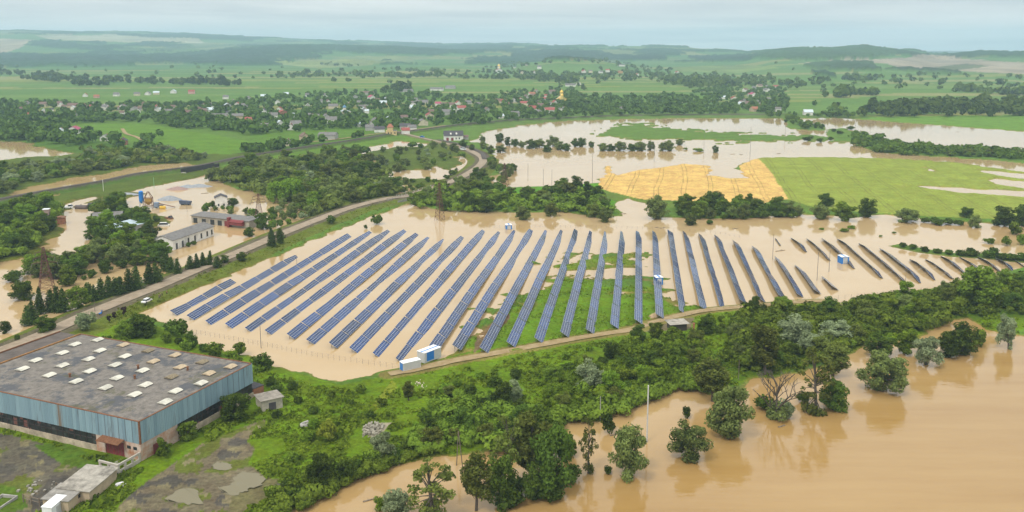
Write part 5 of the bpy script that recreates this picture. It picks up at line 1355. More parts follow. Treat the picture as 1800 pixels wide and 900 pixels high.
# ------------------------------------------------------------------ the village
VR = random.Random(3)
WALLS = {'w': white_w, 'c': cream_w, 'g': grey_w, 'b': brick_w, 't': tan_w, 'p': mat('pink_render', (.52, .30, .26), .9), 'o': mat('orange_render', (.52, .29, .12), .9)}
ROOFS = {'g': grey_r, 'b': brown_r, 'r': red_r, 'o': orange_r, 'p': pale_r, 'm': magenta_r, 'd': dark_r}
WN = {'w': 'white', 'c': 'cream', 'g': 'grey', 'b': 'brick', 't': 'tan', 'p': 'pink', 'o': 'orange'}
RN = {'g': 'grey', 'b': 'brown', 'r': 'red', 'o': 'orange', 'p': 'pale metal', 'm': 'crimson', 'd': 'dark'}
def village(zone, rows):
    for row in rows:
        px, py, ws = row[:3]; size = row[3] if len(row) > 3 else 1.0
        long_ = size > 2
        w, l = (9.0, 9.5 * size) if long_ else (8.3 * size, 9.6 * size)
        rz = VR.uniform(1.2, 1.9) if long_ else VR.choice([0.3, 1.75]) + VR.uniform(-.3, .3)
        kind = 'long low' if long_ else ('large' if size > 1.2 else 'small')
        label = row[4] if len(row) > 4 else f'{kind} {WN[ws[0]]} house with {RN[ws[1]]} roof {zone}'
        house(px, py + 3, w, l, rz, VR.uniform(3.4, 4.4) * (1.25 if size > 1.2 and not long_ else 1), VR.uniform(2.6, 3.8) * min(1, size), WALLS[ws[0]], ROOFS[ws[1]], label, 'house', 'village houses ' + zone, py > 165 and not long_, 0)
village('on the ridge row left of the village', [(150,167,'wo',1.1),(170,169,'po'),(205,166,'wg',1.1),(241,165,'cg',1.1),(260,164,'wg',1.2),(275,163,'cp',1.2),(305,161,'wp',1.3),(337,162,'pr',1.3)])
village('among trees in the left part of the village', [(397,171,'wg'),(437,172,'gg',1.2),(47,183,'gg',1.1),(76,184,'cb',1.1),(40,193,'tb',.8),(78,197,'wp',.9),(130,187,'tb',2.2),(148,187,'cb',1.1),(163,184,'wg'),(183,190,'wg',1.3),(216,188,'wg',1.1),(236,192,'gg'),(256,184,'tb'),(277,188,'gr',1),(278,193,'wg'),(297,197,'gg',1.2),(330,199,'wb',1.1),(342,193,'gb'),(358,187,'wb'),(370,186,'wg'),(370,194,'wp'),(400,186,'gp',1.2),(430,186,'gg'),(358,196,'tb'),(303,188,'gb',.9),(410,178,'wg',.8)])
village('at the meadow edge below the village', [(385,205,'cg',2.4,'long cream two part farm building with grey roof above the meadow'),(418,207,'tg',1.5,'tan grey roofed wing beside the long cream farm building'),(437,213,'or',.9,'small orange house with red roof right of the cream farm building'),(131,231,'wm',1.5,'white house with big crimson roof left of the meadow'),(107,233,'wp',.9,'tiny white outbuilding left of the crimson roofed house'),(186,244,'wg',1.0,'low white cottage with grey roof at the lower meadow edge'),(216,251,'bd',1.0,'brick house with dark roof at the foot of the meadow track')])
village('in the middle of the village', [(463,169,'gp'),(503,165,'wp',1.1),(488,180,'wg'),(572,167,'wg',.8),(480,205,'wg',1.3),(512,204,'wp',.9),(468,223,'gg',1.2),(520,222,'wg',1.3),(553,209,'cg',1.3),(573,207,'gg'),(583,214,'wg',1.4),(577,241,'gg',1.9),(535,243,'tb'),(506,253,'cg'),(625,171,'gg',1.2),(678,175,'wp',1.2),(633,180,'cg',1.1),(694,181,'wg',1.1),(726,190,'wp'),(755,204,'cr',1.2),(785,199,'gg',1.3),(743,217,'cg',1.4),(660,212,'gg'),(710,208,'gb'),(650,226,'gg'),(667,229,'wd',1.2),(712,224,'gd',1.3),(724,226,'wg'),(713,232,'wr',.9),(651,219,'wg',.8),(540,167,'wg',.8)])
village('in the middle of the village, standing out by its colour', [(586,188,'cg',1.5,'tall cream house with grey roof left of the blue domed church'),(497,199,'br',1.5,'red brick house with red roof in the middle of the village'),(653,172,'wm',1.3,'white house with crimson roof above the church'),(674,182,'op',1.2,'bright orange house in the middle of the village'),(811,192,'wr',1.4,'house with bright red roof right of the village centre')])
village('in long sheds behind the village', [(645,163,'gb',3.2),(715,159,'gg',3),(768,156,'wg',3.2),(738,180,'cg',3.2),(792,153,'gg',2.4)])
village('in the right part of the village', [(770,183,'wm'),(787,185,'wb',2.4),(805,181,'wr',.9),(822,180,'gg',1.2),(856,194,'gb'),(885,179,'wr'),(896,184,'wb'),(875,178,'tb'),(840,184,'gg',.8),(915,176,'wr'),(935,166,'wo',1.3),(943,160,'gr'),(970,162,'gb',1.4),(955,174,'wr',1.2),(921,183,'cr',1.3),(936,191,'pr',1.2),(966,195,'wr',1.7),(975,181,'wr'),(905,201,'gg',1.2),(947,199,'gg'),(992,193,'gg'),(925,170,'gb'),(902,177,'wg'),(950,186,'tb')])
village('on the wooded hillside beyond the village', [(1003,149,'wg',2.6),(1017,146,'wg',1.2),(918,126,'cr',1.4),(940,125,'wr',1.2),(948,117,'wg',1.3),(1026,124,'wr',1.2),(1038,124,'cg',1.2),(1056,125,'wg',1.2),(1068,123,'wr',1.3),(1090,125,'or',1.6),(1092,113,'wg',3),(1105,111,'cg',2.2),(1161,129,'wo',1.4),(1190,126,'wr',1.3),(905,117,'wg',1.1),(925,112,'cb',1.1),(1120,130,'wo')])
village('at the far right end of the village', [(1270,171,'wp',1.2),(1290,174,'wr',1.4),(1310,158,'wb'),(1323,167,'wm',1.5),(1335,151,'cb',1.3),(1316,183,'gb',1.2),(1326,193,'to',1.2),(1341,190,'tr',1.2),(1348,158,'wg',1.3),(1310,178,'wg',.8),(1363,153,'wr',1.3),(1330,181,'gg')])
village('alone near the right shore', [(1420,199,'wp',1.3,'small white shed near the shore left of the long wood')])
village('by the shore', [(1094,193,'wg',1.0,'small white house above the sandy bank of the drowned valley'),(1367,193,'wg',.9,'tiny pale hut at the right edge of the village near the shore')])

for zone, poly, n_ in (('among trees in the left part of the village', [(20,184),(130,180),(300,182),(440,180),(440,206),(380,196),(300,206),(60,206)], 22), ('in the middle of the village', [(450,176),(560,178),(700,172),(860,184),(890,205),(760,214),(640,220),(560,226),(460,236)], 30), ('in the right part of the village', [(900,160),(980,158),(1000,196),(905,204)], 12), ('at the far right end of the village', [(1280,154),(1350,150),(1352,186),(1290,186)], 10)):
    rows_ = []
    while len(rows_) < n_:
        qx, qy = VR.uniform(min(p[0] for p in poly), max(p[0] for p in poly)), VR.uniform(min(p[1] for p in poly), max(p[1] for p in poly))
        if inpoly(np.array([qx]), np.array([qy]), poly)[0]: rows_.append((qx, qy, VR.choice('wwwwcg') + VR.choice('gggbprd'), VR.uniform(.6, .95)))
    village(zone, rows_)

# station house with red doors, its feet in the flood
st = house(797, 246, 9.5, 20, 1.72, 5.2, 4.6, white_w, dark_r, 'white station house with steep dark roof and red doors beside the flooded lake', 'house', None, True, 0, 'station_house')
for y in (6.5, 1.5): m = MB(); m.box(-4.8, -4.7, y - 1.3, y + 1.3, -.5, 3.0); m.build('door', red_p, st)
for y in (-2.5, -6): m = MB(); m.box(-4.79, -4.7, y - .6, y + .6, 1.2, 3); m.build('window', glass_d, st)
for y in (-3, 3): m = MB(); m.hexa([(-3.9, y - .8, 6.1), (-2.4, y - .8, 7.5), (-2.4, y + .8, 7.5), (-3.9, y + .8, 6.1), (-3.95, y - .8, 7.3), (-2.4, y - .8, 8.0), (-2.4, y + .8, 8.0), (-3.95, y + .8, 7.3)]); m.build('dormer', white_w, st)
house(818, 245, 5, 6, 1.7, 3, 1.6, grey_w, brown_r, 'small brown roofed outbuilding in water right of the station house', 'house', None, False, 0, 'outbuilding')
# crossing keeper's house
p = on_ground(688, 236); r = empty('crossing_house', p, .1, 'cream house with tall red tower roof at the railway crossing', 'house')
m = MB(); m.box(-6, 6, -4, 4, -1, 4.2); m.box(-4.5, 2, -3.4, 3.4, 4.2, 8.0); m.build('wall', mat('yellow_render', (.56, .42, .2), .9), r)
m = MB(); m.hexa([(-5, -3.9, 8.01), (2.5, -3.9, 8.01), (2.5, 3.9, 8.01), (-5, 3.9, 8.01), (-2.5, -.3, 11.8), (0, -.3, 11.8), (0, .3, 11.8), (-2.5, .3, 11.8)]); m.build('tower_roof', orange_r, r)
m = MB(); m.box(2.05, 6.4, -4.3, 4.3, 4.203, 4.5); m.build('flat_roof', grey_r, r)
for x in (-3, 0, 4): m = MB(); m.box(x - .6, x + .6, -4.06, -3.95, 1, 2.6); m.build('window', glass_d, r)

def dome(mb, c, rad, n=12, k=5):
    V = []; F_ = []
    prof = [(1.0, 0), (1.12, .35), (.95, .8), (.55, 1.15), (.2, 1.4), (.05, 1.9)]
    for r_, z in prof:
        for i in range(n): V.append((c[0] + math.cos(2 * math.pi * i / n) * r_ * rad, c[1] + math.sin(2 * math.pi * i / n) * r_ * rad, c[2] + z * rad))
    for j in range(len(prof) - 1):
        for i in range(n): F_.append((j * n + i, j * n + (i + 1) % n, (j + 1) * n + (i + 1) % n, (j + 1) * n + i))
    mb.add(V, F_)
def church(px, py, s, label, wm_, rm, dm, domes):
    p = on_ground(px, py); r = empty('church', p, .25, label, 'church'); r.scale = (s, s, s)
    a, b_ = MB(), MB(); gable(a, b_, -5, 5, -9, 9, 7, 4); gable_w = a.build('nave', wm_, r); b_.build('roof', rm, r)
    a, b_ = MB(), MB(); a.prism([(-9, -1), (9, -1), (9, 6.5), (0, 9.8), (-9, 6.5)], -3.2, 3.2, 'y'); a.build('transept', wm_, r)
    b_.prism([(0, 9.85), (9.5, 6.4), (9.5, 6.6), (0, 10.05), (-9.5, 6.6), (-9.5, 6.4)], -3.6, 3.6, 'y'); b_.build('transept_roof', rm, r)
    for (x, y, z, rr) in domes:
        m = MB(); m.tube((x, y, z - 6), (x, y, z), rr * .95, n=12); d = m.build('drum', wm_, r)
        m = MB(); dome(m, (x, y, z), rr); m.build('dome', dm, d, True)
        m = MB(); m.tube((x, y, z + 1.8 * rr), (x, y, z + 1.8 * rr + 2), .12, n=4); m.tube((x - .6, y, z + 1.8 * rr + 1.3), (x + .6, y, z + 1.8 * rr + 1.3), .12, n=4); m.build('cross', teal_g, d)
church(606, 204, .95, 'white church with pale roof and blue dome in the middle of the village', cream_w, pale_r, dome_b, [(0, 0, 12.5, 2.6)])
church(987, 180, 1.0, 'yellow church with golden domes rising above the right village trees', mat('yellow_church_render', (.62, .48, .16), .9), teal_g, teal_g, [(0, 0, 17, 3.2), (-2, -9.5, 12, 2.4), (3.5, 6, 12, 1.6)])
church(877, 127, 1.35, 'far white church with golden dome on the wooded hill', white_w, red_r, teal_g, [(0, 0, 16, 4.0), (0, -8, 11, 2.2)])
# ------------------------------------------------------------------ foliage
def leaf_mat(name, dark, light, hue=0.02, trans=0.25):
    m = bpy.data.materials.new(name); m.use_nodes = True
    t = m.node_tree; t.nodes.clear()
    o = t.nodes.new('ShaderNodeOutputMaterial')
    at = t.nodes.new('ShaderNodeAttribute'); at.attribute_name = 'leaf'
    oi = t.nodes.new('ShaderNodeObjectInfo')
    tcn = t.nodes.new('ShaderNodeTexCoord')
    nz = t.nodes.new('ShaderNodeTexNoise'); nz.inputs['Scale'].default_value = 0.55; nz.inputs['Detail'].default_value = 2
    t.links.new(tcn.outputs['Object'], nz.inputs['Vector'])
    def mt(op, a, b_):
        q = t.nodes.new('ShaderNodeMath'); q.operation = op
        for i, s in enumerate((a, b_)):
            if isinstance(s, (int, float)): q.inputs[i].default_value = s
            else: t.links.new(s, q.inputs[i])
        return q.outputs[0]
    f = mt('ADD', mt('MULTIPLY', at.outputs['Fac'], 0.55), mt('MULTIPLY', nz.outputs['Fac'], 0.75))
    f = mt('ADD', f, mt('MULTIPLY', mt('SUBTRACT', oi.outputs['Random'], 0.5), 0.45))
    rp = t.nodes.new('ShaderNodeValToRGB')
    rp.color_ramp.elements[0].position = 0.25; rp.color_ramp.elements[1].position = 0.95
    rp.color_ramp.elements[0].color = (*dark, 1); rp.color_ramp.elements[1].color = (*light, 1)
    t.links.new(f, rp.inputs[0])
    hs = t.nodes.new('ShaderNodeHueSaturation')
    t.links.new(mt('ADD', 0.5 - hue * 0.5, mt('MULTIPLY', oi.outputs['Random'], hue)), hs.inputs['Hue'])
    t.links.new(rp.outputs[0], hs.inputs['Color'])
    d = t.nodes.new('ShaderNodeBsdfDiffuse'); tr = t.nodes.new('ShaderNodeBsdfTranslucent')
    t.links.new(hs.outputs[0], d.inputs['Color']); t.links.new(hs.outputs[0], tr.inputs['Color'])
    ms = t.nodes.new('ShaderNodeMixShader'); ms.inputs[0].default_value = trans
    t.links.new(d.outputs[0], ms.inputs[1]); t.links.new(tr.outputs[0], ms.inputs[2])
    t.links.new(ms.outputs[0], o.inputs['Surface'])
    return m
LEAF = {
 'green': leaf_mat('green_leaves', (0.040, 0.068, 0.008), (0.205, 0.280, 0.032), 0.03),
 'dark': leaf_mat('dark_leaves', (0.024, 0.045, 0.007), (0.126, 0.186, 0.026), 0.03),
 'willow': leaf_mat('willow_leaves', (0.050, 0.074, 0.018), (0.232, 0.282, 0.078), 0.02),
 'silver': leaf_mat('silver_leaves', (0.105, 0.140, 0.062), (0.320, 0.375, 0.195), 0.02),
 'bright': leaf_mat('bright_leaves', (0.048, 0.090, 0.008), (0.210, 0.310, 0.028), 0.03),
 'yellow': leaf_mat('yellow_leaves', (0.110, 0.135, 0.012), (0.300, 0.330, 0.040), 0.02),
 'olive': leaf_mat('olive_leaves', (0.044, 0.058, 0.010), (0.190, 0.220, 0.044), 0.03),
 'conifer': leaf_mat('cypress_leaves', (0.022, 0.044, 0.009), (0.100, 0.150, 0.030), 0.02),
 'plum': leaf_mat('plum_leaves', (0.020, 0.010, 0.012), (0.065, 0.035, 0.036), 0.01),
}
bark = mat('bark', (0.085, 0.070, 0.055), 0.9, 0.3, 3.0)
RS = np.random.RandomState(11)

def leaf_quads(C, Nrm, size, elong=1.0, droop=0.0):
    n = len(C)
    rnd = RS.normal(size=(n, 3))
    if droop: rnd = rnd * (1 - droop) + np.array([0, 0, -1.0]) * droop * 2
    a = np.cross(Nrm, rnd); a /= np.linalg.norm(a, axis=1)[:, None] + 1e-9
    b_ = np.cross(Nrm, a)
    s = (size * RS.uniform(0.55, 1.35, n))[:, None]
    la, lb = a * s / math.sqrt(elong), b_ * s * math.sqrt(elong)
    j = lambda: RS.uniform(0.6, 1.2, (n, 1))
    fold = Nrm * s * 0.25
    V = np.stack([C - la * j() - lb * j() * .4, C - lb * j() + fold * 0, C + la * j() - lb * .2, C + la * .3 + lb * j()], 1)
    return V

def crown_mesh(name, blobs, n_leaf, size, m, elong=1.0, droop=0.0, spread=0.55, fill=0.0):
    """blobs: rows of cx,cy,cz,rx,ry,rz. leaf-sized faces set through the shell of every clump"""
    B = np.asarray(blobs, float)
    area = (B[:, 3] * B[:, 4] + B[:, 3] * B[:, 5] + B[:, 4] * B[:, 5])
    k = RS.choice(len(B), n_leaf, p=area / area.sum())
    d = RS.normal(size=(n_leaf, 3)); d /= np.linalg.norm(d, axis=1)[:, None]
    rr = np.where(RS.rand(n_leaf) < fill, RS.uniform(0.2, 0.8, n_leaf), RS.uniform(0.74, 1.10, n_leaf))[:, None]
    C = B[k, :3] + d * B[k, 3:] * rr
    nr_ = d / B[k, 3:] + 0; nr_ /= np.linalg.norm(nr_, axis=1)[:, None]
    nr_ = nr_ + RS.normal(size=(n_leaf, 3)) * spread; nr_ /= np.linalg.norm(nr_, axis=1)[:, None]
    keep = C[:, 2] > -0.35
    C, nr_, k2 = C[keep], nr_[keep], k[keep]
    V = leaf_quads(C, nr_, size, elong, droop)
    n = len(C)
    me = mesh_np(name, V.reshape(-1, 3), np.arange(n * 4).reshape(n, 4), [m])
    a = me.attributes.new('leaf', 'FLOAT', 'FACE')
    cl = RS.rand(len(B))
    a.data.foreach_set('value', np.clip(0.55 * RS.rand(n) + 0.45 * cl[k2], 0, 1).astype(np.float32))
    return me

def shell_blobs(n, c, rad, br, zmin=-9, taper=0.0, flat=0.9):
    o = []
    lob = RS.normal(size=(4, 3)); lob[:, 2] = np.abs(lob[:, 2]) * .6; lob /= np.linalg.norm(lob, axis=1)[:, None]
    while len(o) < n:
        d = RS.normal(size=3); d /= np.linalg.norm(d)
        f = RS.uniform(0.3, 1.0) ** 0.5 * (0.82 + 0.36 * max(0, (lob @ d).max()) ** 3)
        p = np.array(c) + d * np.array(rad) * f * 0.82
        if p[2] < zmin: continue
        k = 1 - taper * max(0, (p[2] - c[2]) / rad[2])
        p[:2] = np.array(c[:2]) + (p[:2] - np.array(c[:2])) * k
        r = br * RS.uniform(0.5, 1.35)
        o.append([*p, r, r, r * flat])
    return o

def lobed_blobs(nl, ns, c, rad, br, zmin=0.0, flat=0.85):
    """boughs: a few big lobes round the trunk, each a cluster of leaf clumps, with gaps between"""
    o = []; a0 = RS.rand() * 6.28
    for i in range(nl):
        h = (i + .5) / nl
        a = a0 + i * 2.4 + RS.normal() * .3
        el = (h * 2 - 1)
        rr = math.sqrt(max(0.05, 1 - el * el)) * RS.uniform(.45, .72)
        q = np.array(c) + np.array([math.cos(a) * rr * rad[0], math.sin(a) * rr * rad[1], el * rad[2] * .72])
        lr = RS.uniform(.30, .48)
        for k in range(ns):
            d = RS.normal(size=3); d /= np.linalg.norm(d)
            p = q + d * np.array(rad) * lr * RS.uniform(.5, 1) * np.array([1, 1, .8])
            p[2] = max(p[2], zmin + .2)
            r = br * RS.uniform(.55, 1.25)
            o.append([*p, r, r, r * flat])
    for k in range(ns):
        d = RS.normal(size=3); o.append([c[0] + d[0] * rad[0] * .22, c[1] + d[1] * rad[1] * .22, c[2] + d[2] * rad[2] * .3, br, br, br])
    return o

def limbs(mb, base_r, height, targets, lean=(0, 0), fork=0.35):
    """tapered trunk with limbs running out to the clumps"""
    pts = []
    n = 5
    for i in range(n + 1):
        t = i / n
        pts.append(Vector((lean[0] * t + math.sin(t * 5 + base_r * 40) * 0.12 * height * .1, lean[1] * t + math.cos(t * 4) * 0.02 * height, height * t - (0.8 if i == 0 else 0))))
    for i in range(n):
        mb.tube(pts[i], pts[i + 1], base_r * (1 - 0.75 * i / n), base_r * (1 - 0.75 * (i + 1) / n), 7)
    for q in targets:
        q = Vector(q[:3])
        t = min(max(fork + 0.45 * (q.z / max(height, .1) - .3), 0.15), 0.9)
        i = min(int(t * n), n - 1)
        s = pts[i].lerp(pts[i + 1], t * n - i)
        mid = s.lerp(q, 0.5) + Vector((0, 0, 0.08 * (q - s).length))
        r0 = base_r * (0.5 - 0.3 * t)
        mb.tube(s, mid, r0, r0 * 0.6, 5, cap=False); mb.tube(mid, q, r0 * 0.6, r0 * 0.15, 5, cap=False)

def mb_mesh(mb, name, m):
    o = mb.build(name, m); me = o.data; bpy.data.objects.remove(o); me.name = name; return me

PROTO = {}
def proto(kind, crown, trunk, w, h): PROTO.setdefault(kind, []).append((crown, trunk, w, h))

def make_proto(kind, m, c, rad, nb, br, n_leaf, size, w, h, tr=0.3, zmin=0.5, elong=1.3, droop=0.0, taper=0.2, spread=0.55, fill=0.1, extra=(), flat=0.9):
    bl = (lobed_blobs(RS.randint(7, 10), max(3, nb // 8), c, rad, br * .92, zmin, flat) if nb > 20 and kind != 'tall' else shell_blobs(nb, c, rad, br, zmin, taper, flat)) + list(extra)
    cm = crown_mesh('crown_' + kind, bl, n_leaf, size, LEAF[m], elong, droop, spread, fill)
    mb = MB(); pick = [bl[i] for i in RS.choice(len(bl), min(len(bl), 16), replace=False)]
    limbs(mb, tr, c[2] + rad[2] * 0.35, pick)
    proto(kind, cm, mb_mesh(mb, 'trunk_' + kind, bark), w, h)

def build_protos():
    for v in range(3):      # three of most kinds
        make_proto('willow', 'willow', (0, 0, 4.5), (4.3, 4.3, 5.0), 42, 1.3, 6400, 0.245, 9.6, 10.2, 0.38, 0.0, 1.7, 0.35, 0.1)
        make_proto('broad', 'green', (0, 0, 5.0), (3.9, 3.9, 5.4), 42, 1.25, 6000, 0.25, 9.0, 11.2, 0.34, 0.2, 1.2, 0, 0.25)
        make_proto('dark', 'dark', (0, 0, 4.8), (3.9, 3.9, 5.4), 42, 1.3, 6000, 0.25, 9.0, 11.0, 0.34, 0.1, 1.2, 0, 0.25)
        make_proto('silver', 'silver', (0, 0, 3.9), (3.6, 3.6, 4.4), 36, 1.15, 4800, 0.225, 8.2, 9.2, 0.30, 0.1, 1.8, 0.3, 0.1)
        make_proto('tall', 'olive', (0, 0, 7.6), (2.7, 2.7, 7.2), 40, 1.05, 4600, 0.245, 6.6, 15.4, 0.30, 1.0, 1.2, 0, 0.35, 0.7)
        make_proto('olive', 'olive', (0, 0, 4.8), (3.6, 3.6, 4.9), 34, 1.2, 4600, 0.245, 8.4, 10.2, 0.30, 0.2, 1.3, 0, 0.2, 0.65)
        make_proto('shrub', 'green', (0, 0, 1.7), (1.8, 1.8, 1.5), 16, 0.8, 1100, 0.24, 4.6, 3.7, 0.1, 0.2, 1.2, 0, 0.1)
        make_proto('darkshrub', 'dark', (0, 0, 1.7), (1.8, 1.8, 1.6), 16, 0.8, 1100, 0.24, 4.6, 3.8, 0.1, 0.2, 1.2, 0, 0.1)
        make_proto('brightshrub', 'bright', (0, 0, 1.6), (1.8, 1.8, 1.5), 16, 0.8, 1100, 0.24, 4.6, 3.6, 0.1, 0.2, 1.2, 0, 0.1)
        make_proto('greyshrub', 'silver', (0, 0, 1.8), (1.8, 1.8, 1.6), 16, 0.8, 1100, 0.23, 4.6, 3.9, 0.1, 0.2, 1.7, 0.2, 0.1)
    make_proto('bright', 'bright', (0, 0, 4.6), (3.9, 3.9, 4.9), 36, 1.25, 5400, 0.25, 9.0, 10.0, 0.32, 0.1)
    make_proto('bright', 'bright', (0, 0, 4.6), (3.7, 3.7, 5.0), 36, 1.25, 5400, 0.25, 8.8, 10.2, 0.32, 0.1)
    make_proto('yellow', 'yellow', (0, 0, 2.6), (2.4, 2.4, 2.4), 24, 0.8, 1900, 0.22, 5.6, 5.6, 0.16, 0.3)
    make_proto('plum', 'plum', (0, 0, 3.2), (1.7, 1.7, 2.3), 16, 0.8, 1300, 0.22, 4.2, 6.0, 0.14, 1.2)
    for v in range(4):
        bl = []
        for i in range(15):
            z = 0.5 + i * 0.52; r = (1.25 * (1 - (i / 15.0) ** (1.5 + .4 * v)) + 0.25) * RS.uniform(.8, 1.2)
            a = RS.rand() * 6.3
            for q in range(3):
                bl.append([math.cos(a + q * 2.1) * r * .45, math.sin(a + q * 2.1) * r * .45, z, r * .72, r * .72, 0.75])
        cm = crown_mesh('crown_conifer', bl, 1700, 0.22, LEAF['conifer'], 1.6, 0.3, 0.5, 0.05)
        mb = MB(); mb.tube((0, 0, -0.8), (0, 0, 6), 0.16, 0.05)
        proto('conifer', cm, mb_mesh(mb, 'trunk_conifer', bark), 2.9, 8.5)
    # weeping willow: curtains hanging from a dome
    bl = shell_blobs(26, (0, 0, 7.6), (4.6, 4.6, 3.0), 1.3, 4.0)
    for i in range(46):
        a = RS.rand() * 6.283; r = RS.uniform(3.0, 5.2); z = RS.uniform(2.2, 5.5)
        bl.append([math.cos(a) * r, math.sin(a) * r, z, 0.62, 0.62, 2.3])
    cm = crown_mesh('crown_weeping', bl, 6500, 0.28, LEAF['bright'], 2.6, 0.85, 0.4, 0.1)
    mb = MB(); limbs(mb, 0.5, 7.5, bl[:14]); proto('weeping', cm, mb_mesh(mb, 'trunk_weeping', bark), 11.6, 11.2)
    # open-crowned tree: bare limbs with separate tufts
    for v in range(2):
        bl = []
        for i in range(26):
            a = RS.rand() * 6.283; z = RS.uniform(3.0, 13.6); r = RS.uniform(0.4, 1.0) * (3.6 - abs(z - 7) * 0.28)
            bl.append([math.cos(a) * r, math.sin(a) * r, z, *(np.array([1, 1, .8]) * RS.uniform(.5, 1.0))])
        bl += [[RS.uniform(-1.5, 1.5), RS.uniform(-1.5, 1.5), RS.uniform(0.2, 1.8), 1.2, 1.2, 1.0] for _ in range(5)]
        cm = crown_mesh('crown_sparse', bl, 1900, 0.26, LEAF['olive'], 1.3, 0, 0.7, 0.3)
        mb = MB(); limbs(mb, 0.34, 12.5, bl, (0.6, 0)); proto('sparse', cm, mb_mesh(mb, 'trunk_sparse', bark), 7.6, 14.4)
    # dying tree: forked bare boughs with leaf only low down
    bl = [[RS.uniform(-2.4, 2.8), RS.uniform(-1.5, 1.5), RS.uniform(0.2, 2.8), 1.2, 1.2, 1.0] for _ in range(12)]
    cm = crown_mesh('crown_dying', bl, 1400, 0.26, LEAF['willow'], 1.6, 0.3, 0.6, 0.2)
    mb = MB()
    def bough(p, d, r, n):
        q = p + d * (1.9 * (0.55 + 0.2 * n))
        mb.tube(p, q, r, r * 0.68, 5, cap=False)
        if n > 0:
            for k in range(2 if n < 4 else 3):
                dd = (d + Vector((RS.normal() * .5, RS.normal() * .4, 0.12))).normalized(); dd.z = abs(dd.z) * .8 + .1
                bough(q, dd.normalized(), r * 0.66, n - 1)
    bough(Vector((0, 0, -0.6)), Vector((0.15, 0, 1)), 0.36, 5); bough(Vector((-0.6, 0, -0.6)), Vector((-0.35, 0, 0.95)).normalized(), 0.26, 4)
    proto('dying', cm, mb_mesh(mb, 'trunk_dying', bark), 9.0, 10.5)
build_protos()

prng = random.Random(99)
KINDCAT = {'conifer': ('cypress_tree', 'tree'), 'weeping': ('willow_tree', 'tree'), 'willow': ('willow_tree', 'tree'), 'silver': ('willow_tree', 'tree'),
           'shrub': ('shrub', 'shrub'), 'darkshrub': ('shrub', 'shrub'), 'brightshrub': ('shrub', 'shrub'), 'greyshrub': ('shrub', 'shrub'), 'yellow': ('shrub', 'shrub'),
           'dying': ('bare_tree', 'tree'), 'tall': ('poplar_tree', 'tree'), 'plum': ('plum_tree', 'tree')}
PLANT_COUNT = {}
DEFER = []
BY_NAME = {}
def plant(kind, loc, hm, wm_, label, group=None, cat=None):
    name, c = KINDCAT.get(kind, ('broadleaf_tree', 'tree'))
    cr_, tk, w0, h0 = prng.choice(PROTO[kind])
    PLANT_COUNT[c] = PLANT_COUNT.get(c, 0) + 1; BY_NAME[name] = BY_NAME.get(name, 0) + 1
    rz = prng.uniform(0, 6.283)
    sx_, sz_ = wm_ / w0, hm / h0
    if c == 'shrub':
        o = link(name, cr_)
        o.location = loc; o.rotation_euler = (0, 0, rz); o.scale = (sx_, sx_, sz_)
        return tag(o, label, c, group)
    r = empty(name, loc, rz, label, c, group)
    if kind == 'conifer': sx_ *= prng.uniform(.85, 1.35)
    r.scale = (sx_, sx_, sz_)
    r.rotation_euler = (prng.gauss(0, .03), prng.gauss(0, .03), rz)
    link('trunk', tk, r); link('crown', cr_, r)
    return r

def plant_px(kind, px, py, hpx, wpx, label, group=None):
    p = on_ground(px, py)
    s = ppm(py)
    return plant(kind, p, hpx / s / 0.97, wpx / s, label, group)

LINES_KEEP = [(ROAD_W, 7.5), (RAIL_W[RAIL_W[:, 1] < 1400], 4.5), (TRACK_W, 3.2), (SPUR_W, 3.5), (LANE_W, 4.0)]
def clear_of_lines(x, y, extra=0.0):
    for ln, w in LINES_KEEP:
        if segdist(np.array([x]), np.array([y]), ln, False)[0] < w + extra: return False
    return True

USED = []     # x, y, radius of everything planted or built that plants keep clear of
def fill(poly, n, spacing, kinds, hrange, label, group, wfac=0.85, avoid=True, minz=-9):
    """plants scattered through an outline, each its own object"""
    P = W(poly)
    x0, y0 = P.min(0); x1, y1 = P.max(0)
    pl = [tuple(q) for q in P]
    done = []
    tries = 0
    while len(done) < n and tries < n * 40:
        tries += 1
        # even spread over the outline as seen from the air
        qx = prng.uniform(min(p[0] for p in poly), max(p[0] for p in poly)); qy = prng.uniform(min(p[1] for p in poly), max(p[1] for p in poly))
        g = G(qx, qy)
        x, y = g.x, g.y
        if not inpoly(np.array([x]), np.array([y]), pl)[0]: continue
        if any((x - a) ** 2 + (y - b_) ** 2 < spacing ** 2 for a, b_ in done): continue
        if avoid and any((x - a) ** 2 + (y - b_) ** 2 < (r + spacing * .3) ** 2 for a, b_, r in USED): continue
        if not clear_of_lines(x, y): continue
        z = max(0.0, gz(x, y))
        if z < minz: continue
        done.append((x, y))
        k = prng.choices([q[0] for q in kinds], [q[1] for q in kinds])[0]
        h = prng.uniform(*hrange)
        if k in ('shrub', 'darkshrub', 'brightshrub', 'greyshrub', 'yellow'): h = min(h, prng.uniform(2.6, 4.6))
        w = h * wfac * prng.uniform(0.85, 1.2)
        if k in ('shrub', 'darkshrub', 'brightshrub', 'greyshrub'): w = h * prng.uniform(1.2, 1.6)
        if k == 'tall': w = h * 0.5
        cat = KINDCAT.get(k, ('broadleaf_tree', 'tree'))[1]
        if KINDCAT.get(k, ('broadleaf_tree',))[0] in ('broadleaf_tree', 'willow_tree'):
            DEFER.append((k, (x, y, z), h, w, label[cat] if isinstance(label, dict) else label, f'{group} ({cat}s)')); continue
        plant(k, (x, y, z), h, w, label[cat] if isinstance(label, dict) else label, f'{group} ({cat}s)')
    return done
# ------------------------------------------------------------------ planting
USED += USED_B
GN = lambda s: f'{s}'
